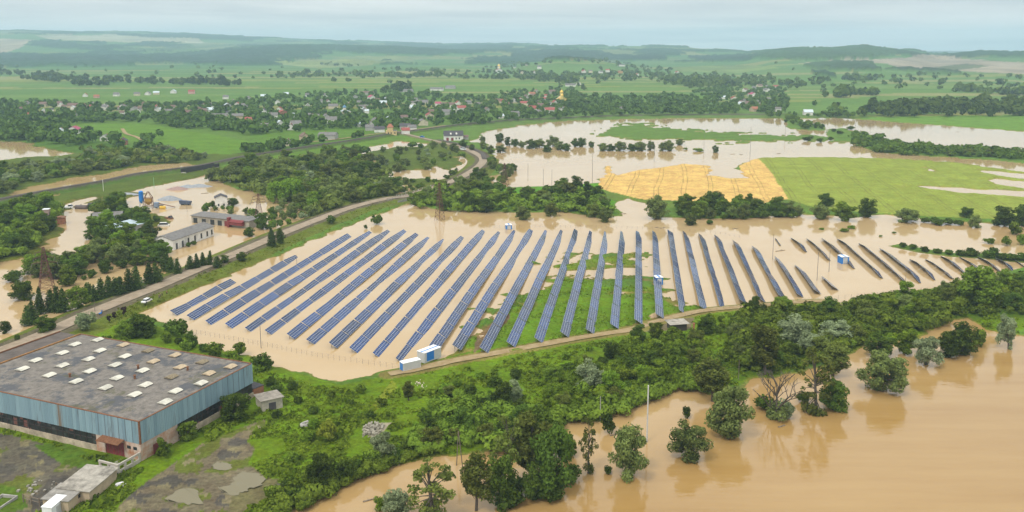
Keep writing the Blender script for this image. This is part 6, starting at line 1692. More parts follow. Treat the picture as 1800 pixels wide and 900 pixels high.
# --- single trees one can point at, riverside
P = plant_px
P('willow', 1107, 838, 106, 74, 'tall grey green willow standing in the river just below the concrete pole')
P('willow', 1210, 806, 70, 78, 'low broad willow standing in the river, second from the bank pole')
P('willow', 1284, 768, 100, 96, 'large spreading willow in the river with arching boughs, left of the bare tree')
P('sparse', 1035, 832, 106, 34, 'thin straggly tree in the river between dark clump and tall willow')
P('dying', 1362, 736, 84, 76, 'bare forked dying tree with leaves only at its foot in the river')
P('sparse', 1432, 724, 118, 70, 'tall ragged open crowned tree in the river right of the bare tree')
P('dark', 1464, 720, 62, 62, 'dark round tree low beside the ragged tall tree in the river')
P('willow', 1552, 688, 78, 88, 'pale green round willow standing alone in the river')
P('silver', 1628, 642, 62, 60, 'grey willow in the flood, second from the right frame edge')
P('dark', 1690, 624, 62, 58, 'dark rounded tree in the flood between two grey willows')
P('dark', 1668, 628, 48, 48, 'dark bushy tree hugging the grey willow in the flood')
P('silver', 1772, 613, 70, 42, 'tall narrow grey willow in water at the right frame edge')
P('broad', 1718, 540, 84, 92, 'biggest round crowned tree of the right bank')
P('dark', 972, 868, 142, 92, 'tall dark tree at the river tip, rightmost of the dark bank clump')
P('tall', 938, 850, 158, 84, 'tall olive crowned tree rising behind the dark river tip clump')
P('sparse', 902, 866, 150, 72, 'open crowned tall tree in the dark bank clump, left of its olive one')
P('darkshrub', 1005, 846, 36, 46, 'dark bush trailing in the river at the clump tip'); P('darkshrub', 905, 892, 34, 44, 'dark bush at the water left below the bank clump')
P('dark', 936, 878, 66, 60, 'dark low tree at the foot of the olive tree in the bank clump'); P('dark', 952, 806, 96, 80, 'dark tree at the back of the dark bank clump'); P('broad', 1000, 800, 40, 40, 'small green tree at the right back of the dark bank clump'); P('darkshrub', 975, 878, 30, 50, 'dark bush at the waterline under the dark bank clump')
P('dark', 880, 890, 104, 66, 'dark leafy tree rising from water at the bottom centre'); P('tall', 836, 898, 128, 66, 'olive tall tree in water at the bottom centre, left of the dark one')
P('sparse', 757, 908, 112, 96, 'open crowned tree with knobbly branches in water at the bottom edge')
P('silver', 700, 910, 58, 72, 'grey green willow bush cut by the bottom edge in the side channel'); P('brightshrub', 668, 896, 24, 30, 'small bright bush beside the grey willow bush at the bottom edge')
P('darkshrub', 1208, 734, 22, 20, 'tiny round bush on a drowned branch in the river'); P('darkshrub', 1070, 832, 14, 20, 'tiny dark bush between thin tree and tall willow in the river')
P('darkshrub', 1070, 760, 40, 30, 'dark bush in the river behind the tall willow'); P('greyshrub', 1380, 735, 34, 40, 'grey bush at the foot of the bare river tree'); P('darkshrub', 1340, 718, 26, 40, 'dark bush left of the bare river tree')
P('darkshrub', 1410, 706, 20, 32, 'dark bush left of the ragged tall river tree'); P('shrub', 1722, 610, 34, 30, 'green bush between dark tree and narrow grey willow')
P('yellow', 577, 776, 42, 42, 'round yellow green bush alone in the grass left of the rubble'); P('silver', 672, 806, 58, 52, 'silvery round bush at the bank below the rubble heap')
P('dark', 565, 858, 74, 62, 'dark rounded tree at the bank left of the silvery bush'); P('dark', 608, 846, 40, 50, 'dark low tree on the bank between two bushes')
P('greyshrub', 152, 578, 30, 44, 'grey bush at the far corner of the factory wing'); P('plum', 217, 556, 20, 12, 'dark plum tree nearest the road end, right of a pair'); P('plum', 203, 562, 16, 11, 'dark plum tree, middle of three by the road end'); P('plum', 193, 567, 14, 10, 'dark plum tree, lowest of three by the road end')
P('dark', 245, 588, 40, 70, 'broad dark thicket tree behind the factory roof by the road'); P('broad', 222, 592, 30, 40, 'green tree left of the broad dark one behind the factory roof')
P('darkshrub', 312, 590, 36, 46, 'dark bush at the water behind the factory roof'); P('dark', 338, 610, 32, 26, 'upright dark tree at the water behind the factory roof'); P('shrub', 378, 626, 26, 40, 'round green bush at the water behind the factory roof'); P('shrub', 422, 624, 26, 28, 'small round bush at the water corner beyond the factory'); P('darkshrub', 462, 648, 30, 46, 'dark bush at the far right factory corner')
P('bright', 290, 802, 34, 36, 'bright green bush tree against the right factory wall near its corner'); P('broad', 332, 772, 40, 40, 'green tree against the right factory wall, middle one'); P('dark', 412, 738, 54, 62, 'dark tree crowding the right factory wall near its far end')
P('shrub', 1186, 594, 20, 34, 'green bush hiding the left front of the ruined shelter'); P('brightshrub', 1204, 596, 14, 26, 'bright bush hiding the right front of the ruined shelter')
P('dark', 1240, 586, 34, 38, 'dark round tree right of the brick post at the field edge'); P('silver', 1035, 684, 54, 58, 'silver grey willow in the middle of the green bank'); P('silver', 905, 704, 44, 40, 'small silver willow at the left of the green bank'); P('dark', 885, 718, 52, 44, 'dark tree in front of the small silver willow')
P('tall', 718, 704, 40, 26, 'dark narrow tree beside the grassy wheel track')
P('tall', 1345, 656, 92, 66, 'tall dark feathery tree at the heart of the right bank'); P('tall', 1252, 706, 92, 72, 'tall dark feathery tree above the big spreading willow')
P('tall', 1462, 662, 70, 60, 'olive feathery tree behind the ragged river tree'); P('silver', 1398, 606, 56, 78, 'big silver willow topping the right bank, left one'); P('silver', 1465, 596, 40, 62, 'big silver willow topping the right bank, right one'); P('silver', 1420, 622, 46, 50, 'silver willow in front of the big pair on the right bank')
P('tall', 1522, 572, 52, 40, 'conical dark tree on the right bank near the waterline'); P('broad', 1618, 560, 42, 44, 'green round tree on the right bank below the last rows'); P('bright', 1590, 620, 46, 50, 'bright green tree at the right bank behind the round willow'); P('dark', 1545, 628, 50, 62, 'dark tree left of the bright one at the right bank')
# --- cypresses and trees in the drowned gardens, left
n = 0
for q in [(49,572,34),(60,568,38),(71,552,46),(88,548,38),(101,548,44),(112,548,40),(157,528,30),(167,530,28),(178,527,36),(193,520,34),(203,519,30),(212,516,28),(228,511,36),(241,508,38),(263,498,34),(276,496,32),(291,476,30),(301,479,26),(312,481,26),(335,473,22),(347,471,24),(357,467,22),(368,466,24),(382,470,18),(477,420,18),(493,427,22),(492,418,16),(478,432,22)]:
    x, y, h = q
    lab = 'dark cypress in the row between the lattice pylon and the road' if x < 250 else ('dark cypress in the short row left of the long white building' if x < 400 else 'dark cypress in the flood near the road junction')
    plant_px('conifer', x, y, h * 1.06, 16.5 if h > 26 else 13, lab, 'cypresses: ' + lab[13:])
P('dark', 40, 526, 38, 50, 'round dark tree alone in the flood, left of the pylon'); P('dark', 82, 582, 30, 42, 'round dark tree in the flood below the cypress row'); P('broad', 136, 543, 44, 44, 'round green tree within the cypress row'); P('shrub', 120, 502, 22, 36, 'round green bush in the flood right of the pylon')
P('dark', 10, 585, 24, 22, 'small dark tree at the left frame edge in the flood'); P('darkshrub', 30, 598, 13, 12, 'tiny bush alone in the flood near the factory wing'); P('darkshrub', 24, 494, 22, 48, 'low dark bush in the flood at left, flat topped'); P('broad', 58, 482, 40, 44, 'tall green tree in the flood behind the flat topped bush'); P('darkshrub', 147, 492, 10, 12, 'tiny round bush in the flood among big trees')
P('dark', 395, 462, 14, 20, 'small dark tree at the road edge left of the long white building end'); P('dark', 424, 458, 16, 22, 'round dark bush tree beside the road past the long white building'); P('bright', 291, 446, 22, 24, 'bright green tree against the near end of the long white building'); P('darkshrub', 331, 434, 10, 12, 'small bush by the middle windows of the long white building'); P('darkshrub', 341, 431, 10, 12, 'small bush by the next window of the long white building')
P('dark', 410, 362, 16, 22, 'dark round bush right of the white two storey house'); P('dark', 374, 364, 12, 12, 'dark small tree left of the white two storey house'); P('dark', 438, 416, 18, 22, 'dark tree at the right end of the garages'); P('dark', 462, 402, 30, 34, 'dark tree behind the garage end at the pylon')
P('weeping', 505, 352, 38, 76, 'wide weeping willow with hanging curtains at the thicket edge')
P('darkshrub', 661, 394, 22, 26, 'dark round tree bush at the roadside below the bridge'); P('darkshrub', 582, 392, 16, 24, 'dark round bush at the road left of the bridge'); P('darkshrub', 643, 402, 8, 8, 'tiny bush at the solar field far corner')
# --- thickets: many alike
T1 = {'tree': 'green tree in the great thicket between railway and curving road', 'shrub': 'green bush in the great thicket between railway and curving road'}
fill([(372,318),(400,300),(460,286),(560,278),(640,272),(655,300),(690,322),(720,335),(700,350),(640,362),(590,388),(540,378),(515,362),(470,345),(420,334)], 98, 7.5, [('dark',4),('broad',4),('willow',6),('olive',3),('bright',2),('silver',1)], (8, 12.5), T1, 'great thicket', 1.2)
T2 = {'tree': 'grey green tree in the wet thicket left of the railway bridge', 'shrub': 'grey green bush in the wet thicket left of the railway bridge'}
fill([(-20,340),(-20,300),(60,298),(130,288),(150,278),(200,274),(320,274),(370,278),(345,284),(300,288),(240,291),(180,304),(130,310),(80,320),(40,324),(10,344)], 62, 9, [('willow',5),('dark',3),('broad',2),('silver',3)], (6.5, 11), T2, 'wet thicket', 1.3)
T2b = {'tree': 'tree on the overgrown plot at the left frame edge by the water tower', 'shrub': 'bush on the overgrown plot at the left frame edge by the water tower'}
fill([(-30,470),(-30,370),(20,372),(60,360),(112,368),(105,395),(95,400),(68,428),(60,448),(10,456)], 40, 7.5, [('dark',5),('broad',3),('bright',3),('shrub',2)], (7, 12), T2b, 'overgrown plot', 1.15)
T3 = {'tree': 'tree standing in flood water between batching plant and pylon', 'shrub': 'bush standing in flood water between batching plant and pylon'}
fill([(172,366),(205,348),(222,372),(240,386),(288,388),(290,394),(255,400),(262,420),(270,444),(290,462),(250,470),(210,480),(120,500),(66,492),(64,474),(140,458),(170,440),(158,420)], 66, 6.3, [('dark',5),('broad',4),('willow',2),('bright',3),('darkshrub',3)], (6, 11), T3, 'drowned gardens', 1.15)
T4 = {'tree': 'tree behind the garages in the drowned works', 'shrub': 'bush behind the garages in the drowned works'}
fill([(348,374),(372,366),(450,376),(470,395),(445,392),(400,378)], 12, 5, [('dark',3),('willow',2),('darkshrub',3)], (3.5, 6), T4, 'garage trees', 1.0)
T5 = {'tree': 'tree in the drowned strip between works and thicket', 'shrub': 'bush in the drowned strip between works and thicket'}
fill([(496,352),(540,372),(560,392),(530,392),(496,420),(470,398),(488,372)], 20, 6.5, [('willow',4),('dark',2),('greyshrub',3),('shrub',2)], (4, 8), T5, 'drowned strip', 1.0)
T6 = {'tree': 'tree on the long green belt behind the solar rows', 'shrub': 'bush on the long green belt behind the solar rows'}
fill([(728,366),(726,350),(760,340),(800,330),(850,335),(900,345),(960,340),(1030,335),(1060,352),(1085,372),(1060,384),(1000,374),(900,374),(800,374)], 46, 8, [('dark',4),('olive',2),('broad',3),('willow',4)], (6.5, 11), T6, 'green belt', 1.3)
P('willow', 920, 386, 26, 36, 'round grey willow in the flood before the green belt, left one'); P('willow', 1064, 390, 26, 32, 'round grey willow in the flood before the green belt, right one'); P('olive', 968, 380, 26, 30, 'olive bush tree in the flood before the green belt, middle one')
P('willow', 1152, 384, 44, 48, 'broad willow standing right of the gap in the green belt'); P('willow', 1213, 396, 22, 28, 'small round willow in the flood, right of the gap'); P('darkshrub', 1246, 394, 8, 16, 'tiny green islet bush right of the small round willow')
T7 = {'tree': 'tree in the dense clump below the wheat field', 'shrub': 'bush in the dense clump below the wheat field'}
fill([(1186,374),(1200,362),(1260,360),(1335,366),(1336,384),(1280,388),(1200,384)], 22, 6.5, [('dark',4),('broad',3),('willow',3)], (6.5, 11), T7, 'wheat clump', 1.1)
P('dark', 1362, 380, 36, 40, 'dark tree left of the pair below wheat and crop corner'); P('willow', 1384, 380, 28, 36, 'grey tree right of the pair below wheat and crop corner'); P('willow', 1403, 379, 20, 22, 'small grey tree below the crop corner')
P('dark', 1452, 362, 24, 34, 'dark round tree rising behind a pair at the crop edge'); P('willow', 1440, 384, 28, 44, 'broad grey tree at the crop edge, front left of three'); P('broad', 1484, 388, 36, 46, 'green tree at the crop edge, front middle of three'); P('dark', 1525, 382, 36, 38, 'dark round tree at the crop edge standing apart right')
P('willow', 1594, 390, 26, 50, 'broad low willow alone at the crop edge'); P('darkshrub', 1627, 391, 12, 22, 'low dark bush right of the broad low willow'); P('dark', 1700, 382, 20, 30, 'dark round tree above the hedge at the crop edge')
for x, y, w in ((1650,395,34),(1668,394,28),(1684,396,22),(1640,392,20)): P('darkshrub', x, y, 12, w, 'low dark hedge bush at the crop edge left of the right hand trees', 'crop edge hedge bushes')
P('willow', 1715, 400, 24, 26, 'pale willow left of the dark pair near the right frame edge'); P('dark', 1765, 398, 36, 46, 'dark tall tree near the right frame edge, left of a pair'); P('dark', 1800, 396, 40, 50, 'dark tall tree cut by the right frame edge'); P('shrub', 1782, 412, 24, 30, 'green bush before the dark pair near the right frame edge'); P('brightshrub', 1768, 431, 16, 20, 'bright bush in the flood near the right frame edge'); P('brightshrub', 1795, 430, 20, 22, 'bright bush cut by the right frame edge'); P('brightshrub', 1740, 428, 10, 22, 'low bright bush in the flood left of two others')
for x, y, w in ((1588,434,16),(1606,437,18),(1626,442,18),(1648,445,20),(1668,447,20),(1690,450,24),(1712,450,26),(1735,452,26),(1758,455,28),(1780,457,28),(1800,458,28),(1705,446,18),(1748,448,22)): P('darkshrub', x, y, 10 if x < 1690 else 14, w, 'low bush on the narrow green strip behind the last dark rows', 'strip bushes')
for x, y, w, h in ((1445,404,10,4),(1484,407,20,6),(1497,402,16,6),(1548,416,8,3),(1572,410,10,3)): P('brightshrub', x, y, h, w, 'small floating green islet in the flood behind the dark backed rows', 'green islets')
# drowned valley
for x, y, w, h in ((905,256,15,14),(918,258,14,12),(934,260,20,18),(948,258,22,16),(962,266,18,14),(972,256,22,20),(984,262,20,16),(995,264,16,14),(1010,257,16,15),(1022,257,17,17),(1040,258,11,12)): P('dark' if x % 3 else 'willow', x, y + 1, h, w * 1.2, 'dark round tree in the drowned valley clump left of the pole', 'left drowned clump')
for x, y, w, h in ((1060,264,20,15),(1074,264,16,13),(1090,264,22,18),(1110,264,18,14),(1124,264,24,18),(1144,263,13,18),(1165,264,16,16),(1175,264,20,20)): P('willow' if x % 3 else 'dark', x, y + 1, h, w * 1.25, 'round tree in the drowned row behind the wheat field', 'drowned row')
P('willow', 1195, 255, 12, 20, 'low round tree behind the right end of the drowned row'); P('dark', 1258, 268, 14, 14, 'small square crowned tree alone in the drowned valley'); P('brightshrub', 1228, 266, 6, 24, 'flat green islet bush in the drowned valley'); P('brightshrub', 1205, 263, 4, 10, 'tiny green islet right of the drowned row'); P('dark', 1615, 251, 8, 5, 'tiny lone tree standing far out in pale water')
P('dark', 878, 250, 18, 20, 'dark round tree in water right of the station house, upper'); P('dark', 892, 256, 16, 14, 'dark narrow tree in water right of the station house, lower')
P('dark', 813, 258, 13, 18, 'dark round tree beside the white van'); P('willow', 829, 264, 12, 14, 'grey tree right of the dark one by the white van'); P('willow', 850, 262, 16, 16, 'grey tree in the water behind the bend'); P('willow', 862, 270, 16, 18, 'grey tree at the outer edge of the bend'); P('willow', 880, 268, 14, 22, 'broad grey tree in the water beyond the bend'); P('willow', 848, 250, 12, 12, 'small pale tree in the water right of the station')
T8 = {'tree': 'tree on the wet margin right of the curving road', 'shrub': 'bush on the wet margin right of the curving road'}
fill([(828,318),(850,300),(862,290),(880,300),(905,300),(898,318),(872,330),(845,336),(815,332),(800,326)], 18, 6, [('willow',4),('dark',2),('broad',2),('shrub',2)], (5, 10), T8, 'road bend', 1.05)
fill([(880,304),(905,296),(908,306),(890,310)], 3, 4, [('willow',3)], (5, 8), 'tree in the water just behind the far lattice pylon', 'pylon')
T9 = {'tree': 'tree in the wetland inside the road bend', 'shrub': 'bush in the wetland inside the road bend'}
fill([(640,278),(670,268),(720,262),(770,258),(812,268),(835,276),(826,282),(790,284),(760,300),(700,304),(660,300),(640,290)], 44, 6.5, [('willow',6),('dark',2),('greyshrub',3),('shrub',2)], (5, 8.5), T9, 'wetland', 1.15)
fill([(700,322),(770,318),(800,304),(826,298),(800,316),(760,330),(715,342)], 14, 5, [('willow',3),('shrub',3),('darkshrub',3)], (3, 6), {'tree': 'tree along the inner road bank before the bend', 'shrub': 'bush along the inner road bank before the bend'}, 'inner bank', 1.05)
T10 = {'tree': 'dark tree on the wooded spit crossing the drowned valley', 'shrub': 'dark bush on the wooded spit crossing the drowned valley'}
fill([(1490,242),(1500,238),(1545,246),(1580,256),(1650,264),(1740,266),(1830,270),(1830,284),(1760,280),(1680,276),(1600,274),(1545,268),(1505,258)], 70, 7, [('dark',6),('willow',2),('darkshrub',2)], (5, 8.5), T10, 'wooded spit', 1.3)
fill([(1378,210),(1392,209),(1415,218),(1450,226),(1448,230),(1420,228),(1385,224)], 26, 6, [('dark',5),('darkshrub',3)], (5, 8), {'tree': 'dark tree on the small wooded island in the drowned valley', 'shrub': 'dark bush on the small wooded island in the drowned valley'}, 'wooded island', 1.3)
for x, y, w in ((1418,248,18),(1440,250,14),(1460,247,14),(1466,232,10),(1476,236,14),(1495,228,20),(1426,244,12)): P('darkshrub', x, y, 8, w, 'dark bush between wooded island and spit', 'bushes between island and spit')
# right bank thicket
T11 = {'tree': 'tree in the dense riverbank wood right of the dirt track', 'shrub': 'bush in the dense riverbank wood right of the dirt track'}
fill([(1280,560),(1330,552),(1420,552),(1480,545),(1500,535),(1560,530),(1640,516),(1720,504),(1860,488),(1860,560),(1760,556),(1680,560),(1640,576),(1600,588),(1540,596),(1490,616),(1440,640),(1380,655),(1320,660),(1270,640),(1290,600)], 92, 6.2, [('dark',3),('broad',4),('bright',3),('willow',3),('olive',2),('shrub',5),('darkshrub',2),('brightshrub',4),('silver',2)], (4.5, 8), T11, 'riverbank wood', 1.0, minz=.05)
T12 = {'tree': 'tree in the thicket between green field and river, left of the ruined shelter', 'shrub': 'bush in the thicket between green field and river, left of the ruined shelter'}
fill([(960,680),(1000,650),(1060,640),(1110,600),(1170,592),(1230,604),(1262,640),(1250,686),(1180,684),(1120,704),(1060,728),(1000,730),(960,722)], 56, 5.8, [('dark',3),('broad',3),('bright',3),('olive',2),('silver',1),('shrub',5),('darkshrub',3),('brightshrub',4)], (4, 7.5), T12, 'middle thicket', 1.0, minz=.05)
T13 = {'tree': 'tree in the dark thicket above the timber poles', 'shrub': 'bush in the dark thicket above the timber poles'}
fill([(730,770),(760,716),(820,690),(880,720),(950,730),(930,780),(860,784),(800,792),(740,804),(700,808)], 32, 5.2, [('dark',4),('olive',3),('broad',2),('darkshrub',5),('shrub',4)], (4, 8), T13, 'dark thicket', 1.0, minz=.05)
T14 = {'tree': 'tree on the bank of the side channel, bottom left of centre', 'shrub': 'bush on the bank of the side channel, bottom left of centre'}
fill([(468,900),(480,872),(520,860),(580,836),(640,820),(720,806),(700,812),(640,834),(560,876),(510,896)], 26, 4.4, [('dark',2),('darkshrub',6),('shrub',5)], (3, 5.5), T14, 'channel bank', 1.0, minz=.02)
fill([(180,596),(300,602),(420,640),(470,668),(520,690),(490,700),(440,652),(330,622),(200,600)], 16, 4.5, [('shrub',5),('darkshrub',5),('brightshrub',2)], (2.6, 4), 'bush on the grassy strip behind the factory roof', 'factory strip', 1.0, minz=.3)
fill([(470,720),(560,700),(650,690),(700,720),(640,760),(560,800),(500,830),(500,760)], 12, 6, [('darkshrub',4),('shrub',4),('brightshrub',2)], (2, 3.4), 'bush scattered over the grassy bank between factory and rubble heap', 'grassy bank', 1.0, minz=.3)
fill([(250,800),(300,770),(380,735),(440,705),(448,715),(380,755),(300,800),(262,818)], 12, 3.2, [('shrub',4),('brightshrub',4)], (1.6, 3.0), 'bush at the foot of the right factory wall', 'factory wall', 1.0, minz=.3)
fill([(1250,560),(1330,562),(1360,600),(1300,620),(1262,600)], 10, 5, [('shrub',4),('brightshrub',4)], (1.6, 3.0), 'low bush on the grassy clearing right of the ruined shelter', 'clearing', 1.0, minz=.3)
fill([(740,700),(850,660),(1000,625),(1090,610),(980,660),(860,690),(780,720)], 12, 5.5, [('shrub',4),('brightshrub',3),('darkshrub',2)], (1.6, 3.6), 'low bush on the green slope below the sandy track', 'green slope', 1.0, minz=.3)
# the trees that show largest are each an object of their own; the smallest rest of a kind go into one mass
REST = []
for nm in ('broadleaf_tree', 'willow_tree'):
    L_ = [d for d in DEFER if KINDCAT.get(d[0], ('broadleaf_tree',))[0] == nm]
    L_.sort(key=lambda d: -d[2] * d[3] / (d[1][0] ** 2 + d[1][1] ** 2))
    keep = max(0, 296 - BY_NAME.get(nm, 0))
    for d in L_[:keep]: plant(*d)
    REST += L_[keep:]
print('PLANTS', PLANT_COUNT, BY_NAME, 'rest', len(REST))

# ------------------------------------------------------------------ beyond: village trees, hedges and woods, too many to count
def tree_mass(name, spots, m, hr, nq, label_size, wf=(.7, 1.1), hw=None):
    """spots (n,3); every crown a ragged clump of leaf sprays"""
    S = np.asarray(spots); n = len(S)
    h = RS.uniform(hr[0], hr[1], n); w = h * RS.uniform(wf[0], wf[1], n) * .5
    if hw is not None: h, w = hw[0], hw[1] * .5
    else:
        big = RS.rand(n) < .12; h[big] *= 1.45; w[big] *= 1.25
    lobes = RS.normal(size=(n, 7, 3)); lobes /= np.linalg.norm(lobes, axis=2)[:, :, None]; lobes[:, :, 2] *= .7
    k = np.repeat(np.arange(n), nq); lo = RS.randint(0, 7, n * nq)
    d = RS.normal(size=(n * nq, 3)); d /= np.linalg.norm(d, axis=1)[:, None]; d[:, 2] = np.where(d[:, 2] < -.55, -d[:, 2], d[:, 2])
    L_ = lobes[k, lo]
    off = L_ * .55 + d * RS.uniform(.42, .56, n * nq)[:, None]
    C = S[k] + np.stack([off[:, 0] * w[k], off[:, 1] * w[k], h[k] * .52 + off[:, 2] * h[k] * .5], 1)
    nr = d + L_ * .5 + RS.normal(size=d.shape) * .35; nr /= np.linalg.norm(nr, axis=1)[:, None]
    V = leaf_quads(C, nr, (label_size * w[k]), 1.2)
    me = mesh_np(name, V.reshape(-1, 3), np.arange(len(C) * 4).reshape(-1, 4), [m])
    a = me.attributes.new('leaf', 'FLOAT', 'FACE')
    tr = RS.rand(n); a.data.foreach_set('value', np.clip(.5 * tr[k] + .5 * RS.rand(len(C)), 0, 1).astype(np.float32))
    return me
def spots_in(poly, n, gap=None):
    P_ = np.asarray(poly, float); o = []
    while len(o) < n:
        qx = RS.uniform(P_[:, 0].min(), P_[:, 0].max(), 4 * n); qy = RS.uniform(P_[:, 1].min(), P_[:, 1].max(), 4 * n)
        m = inpoly(qx, qy, poly); o += list(zip(qx[m], qy[m]))
    return o[:n]
def along(pts, n, jit):
    L_ = np.asarray(pts, float); s = np.r_[0, np.cumsum(np.hypot(*np.diff(L_, axis=0).T))]
    q = RS.uniform(0, s[-1], n)
    return list(zip(np.interp(q, s, L_[:, 0]) + RS.normal(size=n) * 1.0, np.interp(q, s, L_[:, 1]) + RS.normal(size=n) * jit))
if REST:
    r_ = np.array([[*d[1], d[2], d[3]] for d in REST])
    tag(link('background_trees', tree_mass('background_trees', r_[:, :3], LEAF['dark'], (1, 2), 260, .26, hw=(r_[:, 3], r_[:, 4]))), 'smallest background trees of the thickets, merging into one mass', 'trees', None, 'stuff')
# low growth that closes the thickets
def under(name, poly, n, m, hr, label, nq=100, sz=.26, wf=(1.1, 1.7), minz=-9):
    q = np.asarray(spots_in(poly, n), float); g = Gn(q, .3); z = ground_z(g[:, 0], g[:, 1])
    ok = z > minz
    for ln, w in LINES_KEEP: ok &= segdist(g[:, 0], g[:, 1], ln, False) > w + 1.0
    for hx, hy, hr_ in USED_B: ok &= (g[:, 0] - hx) ** 2 + (g[:, 1] - hy) ** 2 > (hr_ + 2.5) ** 2
    S = np.concatenate([g, np.maximum(z, 0)[:, None]], 1)[ok]
    tag(link(name, tree_mass(name, S, m, hr, nq, sz, wf)), label, 'undergrowth', None, 'stuff')
OPEN = [[(140,220),(250,219),(345,234),(375,240),(438,250),(438,264),(400,270),(320,266),(240,248)], [(440,238),(545,230),(640,226),(640,240),(560,252),(445,264)], [(620,195),(690,194),(690,206),(640,206)], [(310,178),(395,172),(400,182),(310,184)], [(1030,150),(1165,148),(1165,160),(1020,168)], [(80,190),(140,192),(130,200),(70,196)], [(180,198),(260,200),(280,206),(190,206)], [(880,144),(955,144),(950,152),(880,152)], [(1170,156),(1215,152),(1215,168),(1170,170)]]
px_sp = []; big_sp = []; hill_sp = []
def UND():
    under('thicket_undergrowth', [(372,318),(400,298),(460,286),(560,278),(640,272),(655,300),(690,322),(720,335),(700,350),(640,362),(590,386),(545,378),(515,362),(470,345),(420,332)], 400, LEAF['olive'], (3, 6.5), 'low willow scrub closing the great thicket')
    under('wet_scrub', [(-20,340),(-20,298),(60,296),(130,286),(150,278),(200,274),(320,274),(366,278),(345,283),(300,287),(240,290),(180,302),(130,308),(80,318),(40,322),(10,340)], 360, LEAF['olive'], (3, 6), 'low willow scrub in the wet thicket by the railway')
    under('plot_scrub', [(-30,470),(-30,372),(20,374),(60,362),(112,370),(105,395),(95,402),(68,428),(60,446),(10,456)], 300, LEAF['green'], (2.5, 5), 'scrub on the overgrown plot at the left')
    under('belt_scrub', [(728,364),(728,350),(760,342),(800,334),(850,337),(900,347),(960,344),(1030,338),(1056,352),(1082,372),(1060,382),(1000,373),(900,373),(800,373)], 330, LEAF['green'], (2.5, 5.5), 'scrub closing the green belt behind the solar rows')
    under('spit_scrub', [(1490,242),(1500,238),(1545,246),(1580,256),(1650,264),(1740,266),(1830,270),(1830,284),(1760,280),(1680,276),(1600,274),(1545,268),(1505,258)], 320, LEAF['dark'], (3, 6), 'scrub closing the wooded spit', 46)
    under('wheat_clump_scrub', [(1186,374),(1200,364),(1260,362),(1335,368),(1400,374),(1400,382),(1336,384),(1280,387),(1200,384)], 90, LEAF['dark'], (2.5, 5), 'scrub at the foot of the clump below the wheat')
    under('riverbank_scrub', [(1280,560),(1330,552),(1420,552),(1480,545),(1500,535),(1560,530),(1640,516),(1720,504),(1860,488),(1860,560),(1760,556),(1680,560),(1640,576),(1600,588),(1540,596),(1490,616),(1440,640),(1380,655),(1320,660),(1270,640),(1290,600)], 560, LEAF['green'], (1.6, 4.2), 'low scrub closing the riverbank wood', 240, .15, (1.2, 1.8), .1)
    under('meadow_edge_scrub', [(140,266),(180,262),(300,270),(330,278),(150,276)], 80, LEAF['green'], (2.5, 5), 'scrub along the lower meadow edge', 46)
big_sp += along([(-60,128),(0,130),(60,134),(130,142),(190,143),(250,146),(290,147)], 130, 1.6) + along([(300,148),(360,148),(430,151)], 60, 1.4) + along([(40,139),(110,145)], 24, 1) + along([(130,150),(190,150)], 26, 1)
big_sp += spots_in([(1508,206),(1520,196),(1545,190),(1590,188),(1680,184),(1760,182),(1830,180),(2000,180),(2000,204),(1640,206),(1560,207)], 420)
big_sp += along([(670,165),(690,160),(720,160)], 26, 2.5)
def inzones(poly, n): return [q for q in spots_in(poly, n) if not any(inpoly(np.array([q[0]]), np.array([q[1]]), o)[0] for o in OPEN)]
UND()
under('bank_scrub', [(860,794),(925,776),(985,730),(1060,718),(1130,688),(1180,674),(1250,668),(1262,692),(1225,690),(1182,692),(1135,708),(1070,738),(1000,746),(930,792)], 170, LEAF['green'], (1.5, 4), 'low scrub overhanging the water along the middle bank', 240, .15, (1.2, 1.8), -.9)
under('slope_scrub', [(960,690),(1000,655),(1060,645),(1110,604),(1170,596),(1230,608),(1262,640),(1250,680),(1180,680),(1120,700),(1060,722),(1000,728),(960,722)], 260, LEAF['bright'], (1.2, 3.2), 'bright low scrub closing the middle thicket', 240, .15, (1.3, 1.9), .1)
under('thicket_scrub', [(720,784),(760,720),(820,696),(880,722),(950,734),(930,780),(860,784),(800,792),(740,804)], 170, LEAF['green'], (1.4, 3.6), 'low scrub closing the dark thicket above the timber poles', 240, .15, (1.3, 1.9), .1)
under('channel_scrub', [(440,930),(480,886),(520,868),(580,842),(640,826),(720,804),(760,798),(700,816),(640,840),(560,880),(500,910)], 150, LEAF['green'], (1.2, 3.0), 'low scrub along the bank of the side channel', 240, .15, (1.3, 1.9), -.4)
px_sp += inzones([(-40,176),(40,180),(120,182),(200,184),(320,184),(450,176),(450,240),(430,238),(390,230),(330,228),(250,216),(140,216),(100,230),(70,246),(-40,240)], 1150)
px_sp += inzones([(-40,226),(60,226),(130,228),(180,244),(150,256),(80,252),(-40,246)], 190)
px_sp += inzones([(450,172),(560,166),(700,162),(760,166),(880,172),(905,190),(900,212),(840,220),(760,222),(700,228),(640,226),(560,240),(450,262)], 1150)
px_sp += inzones([(430,250),(520,238),(600,238),(640,242),(560,254),(480,268),(430,272)], 170)
px_sp += inzones([(880,164),(960,158),(1060,164),(1120,172),(1220,160),(1340,150),(1385,160),(1385,196),(1300,200),(1200,202),(1060,204),(960,208),(890,214)], 1100)
px_sp += along([(960,206),(1060,196),(1150,192),(1250,200)], 60, 3) + along([(1330,193),(1380,205)], 20, 3) + along([(1430,208),(1500,208)], 20, 2)
px_sp += [(1431,187),(1458,197),(1462,196),(1487,194),(1388,203),(1397,203),(1420,206),(1440,207),(1448,208),(1510,203),(1490,207)]
px_sp += along([(180,252),(230,262),(300,272)], 22, 4) + along([(0,238),(80,243),(140,256)], 26, 2) + along([(230,250),(330,240)], 8, 5)
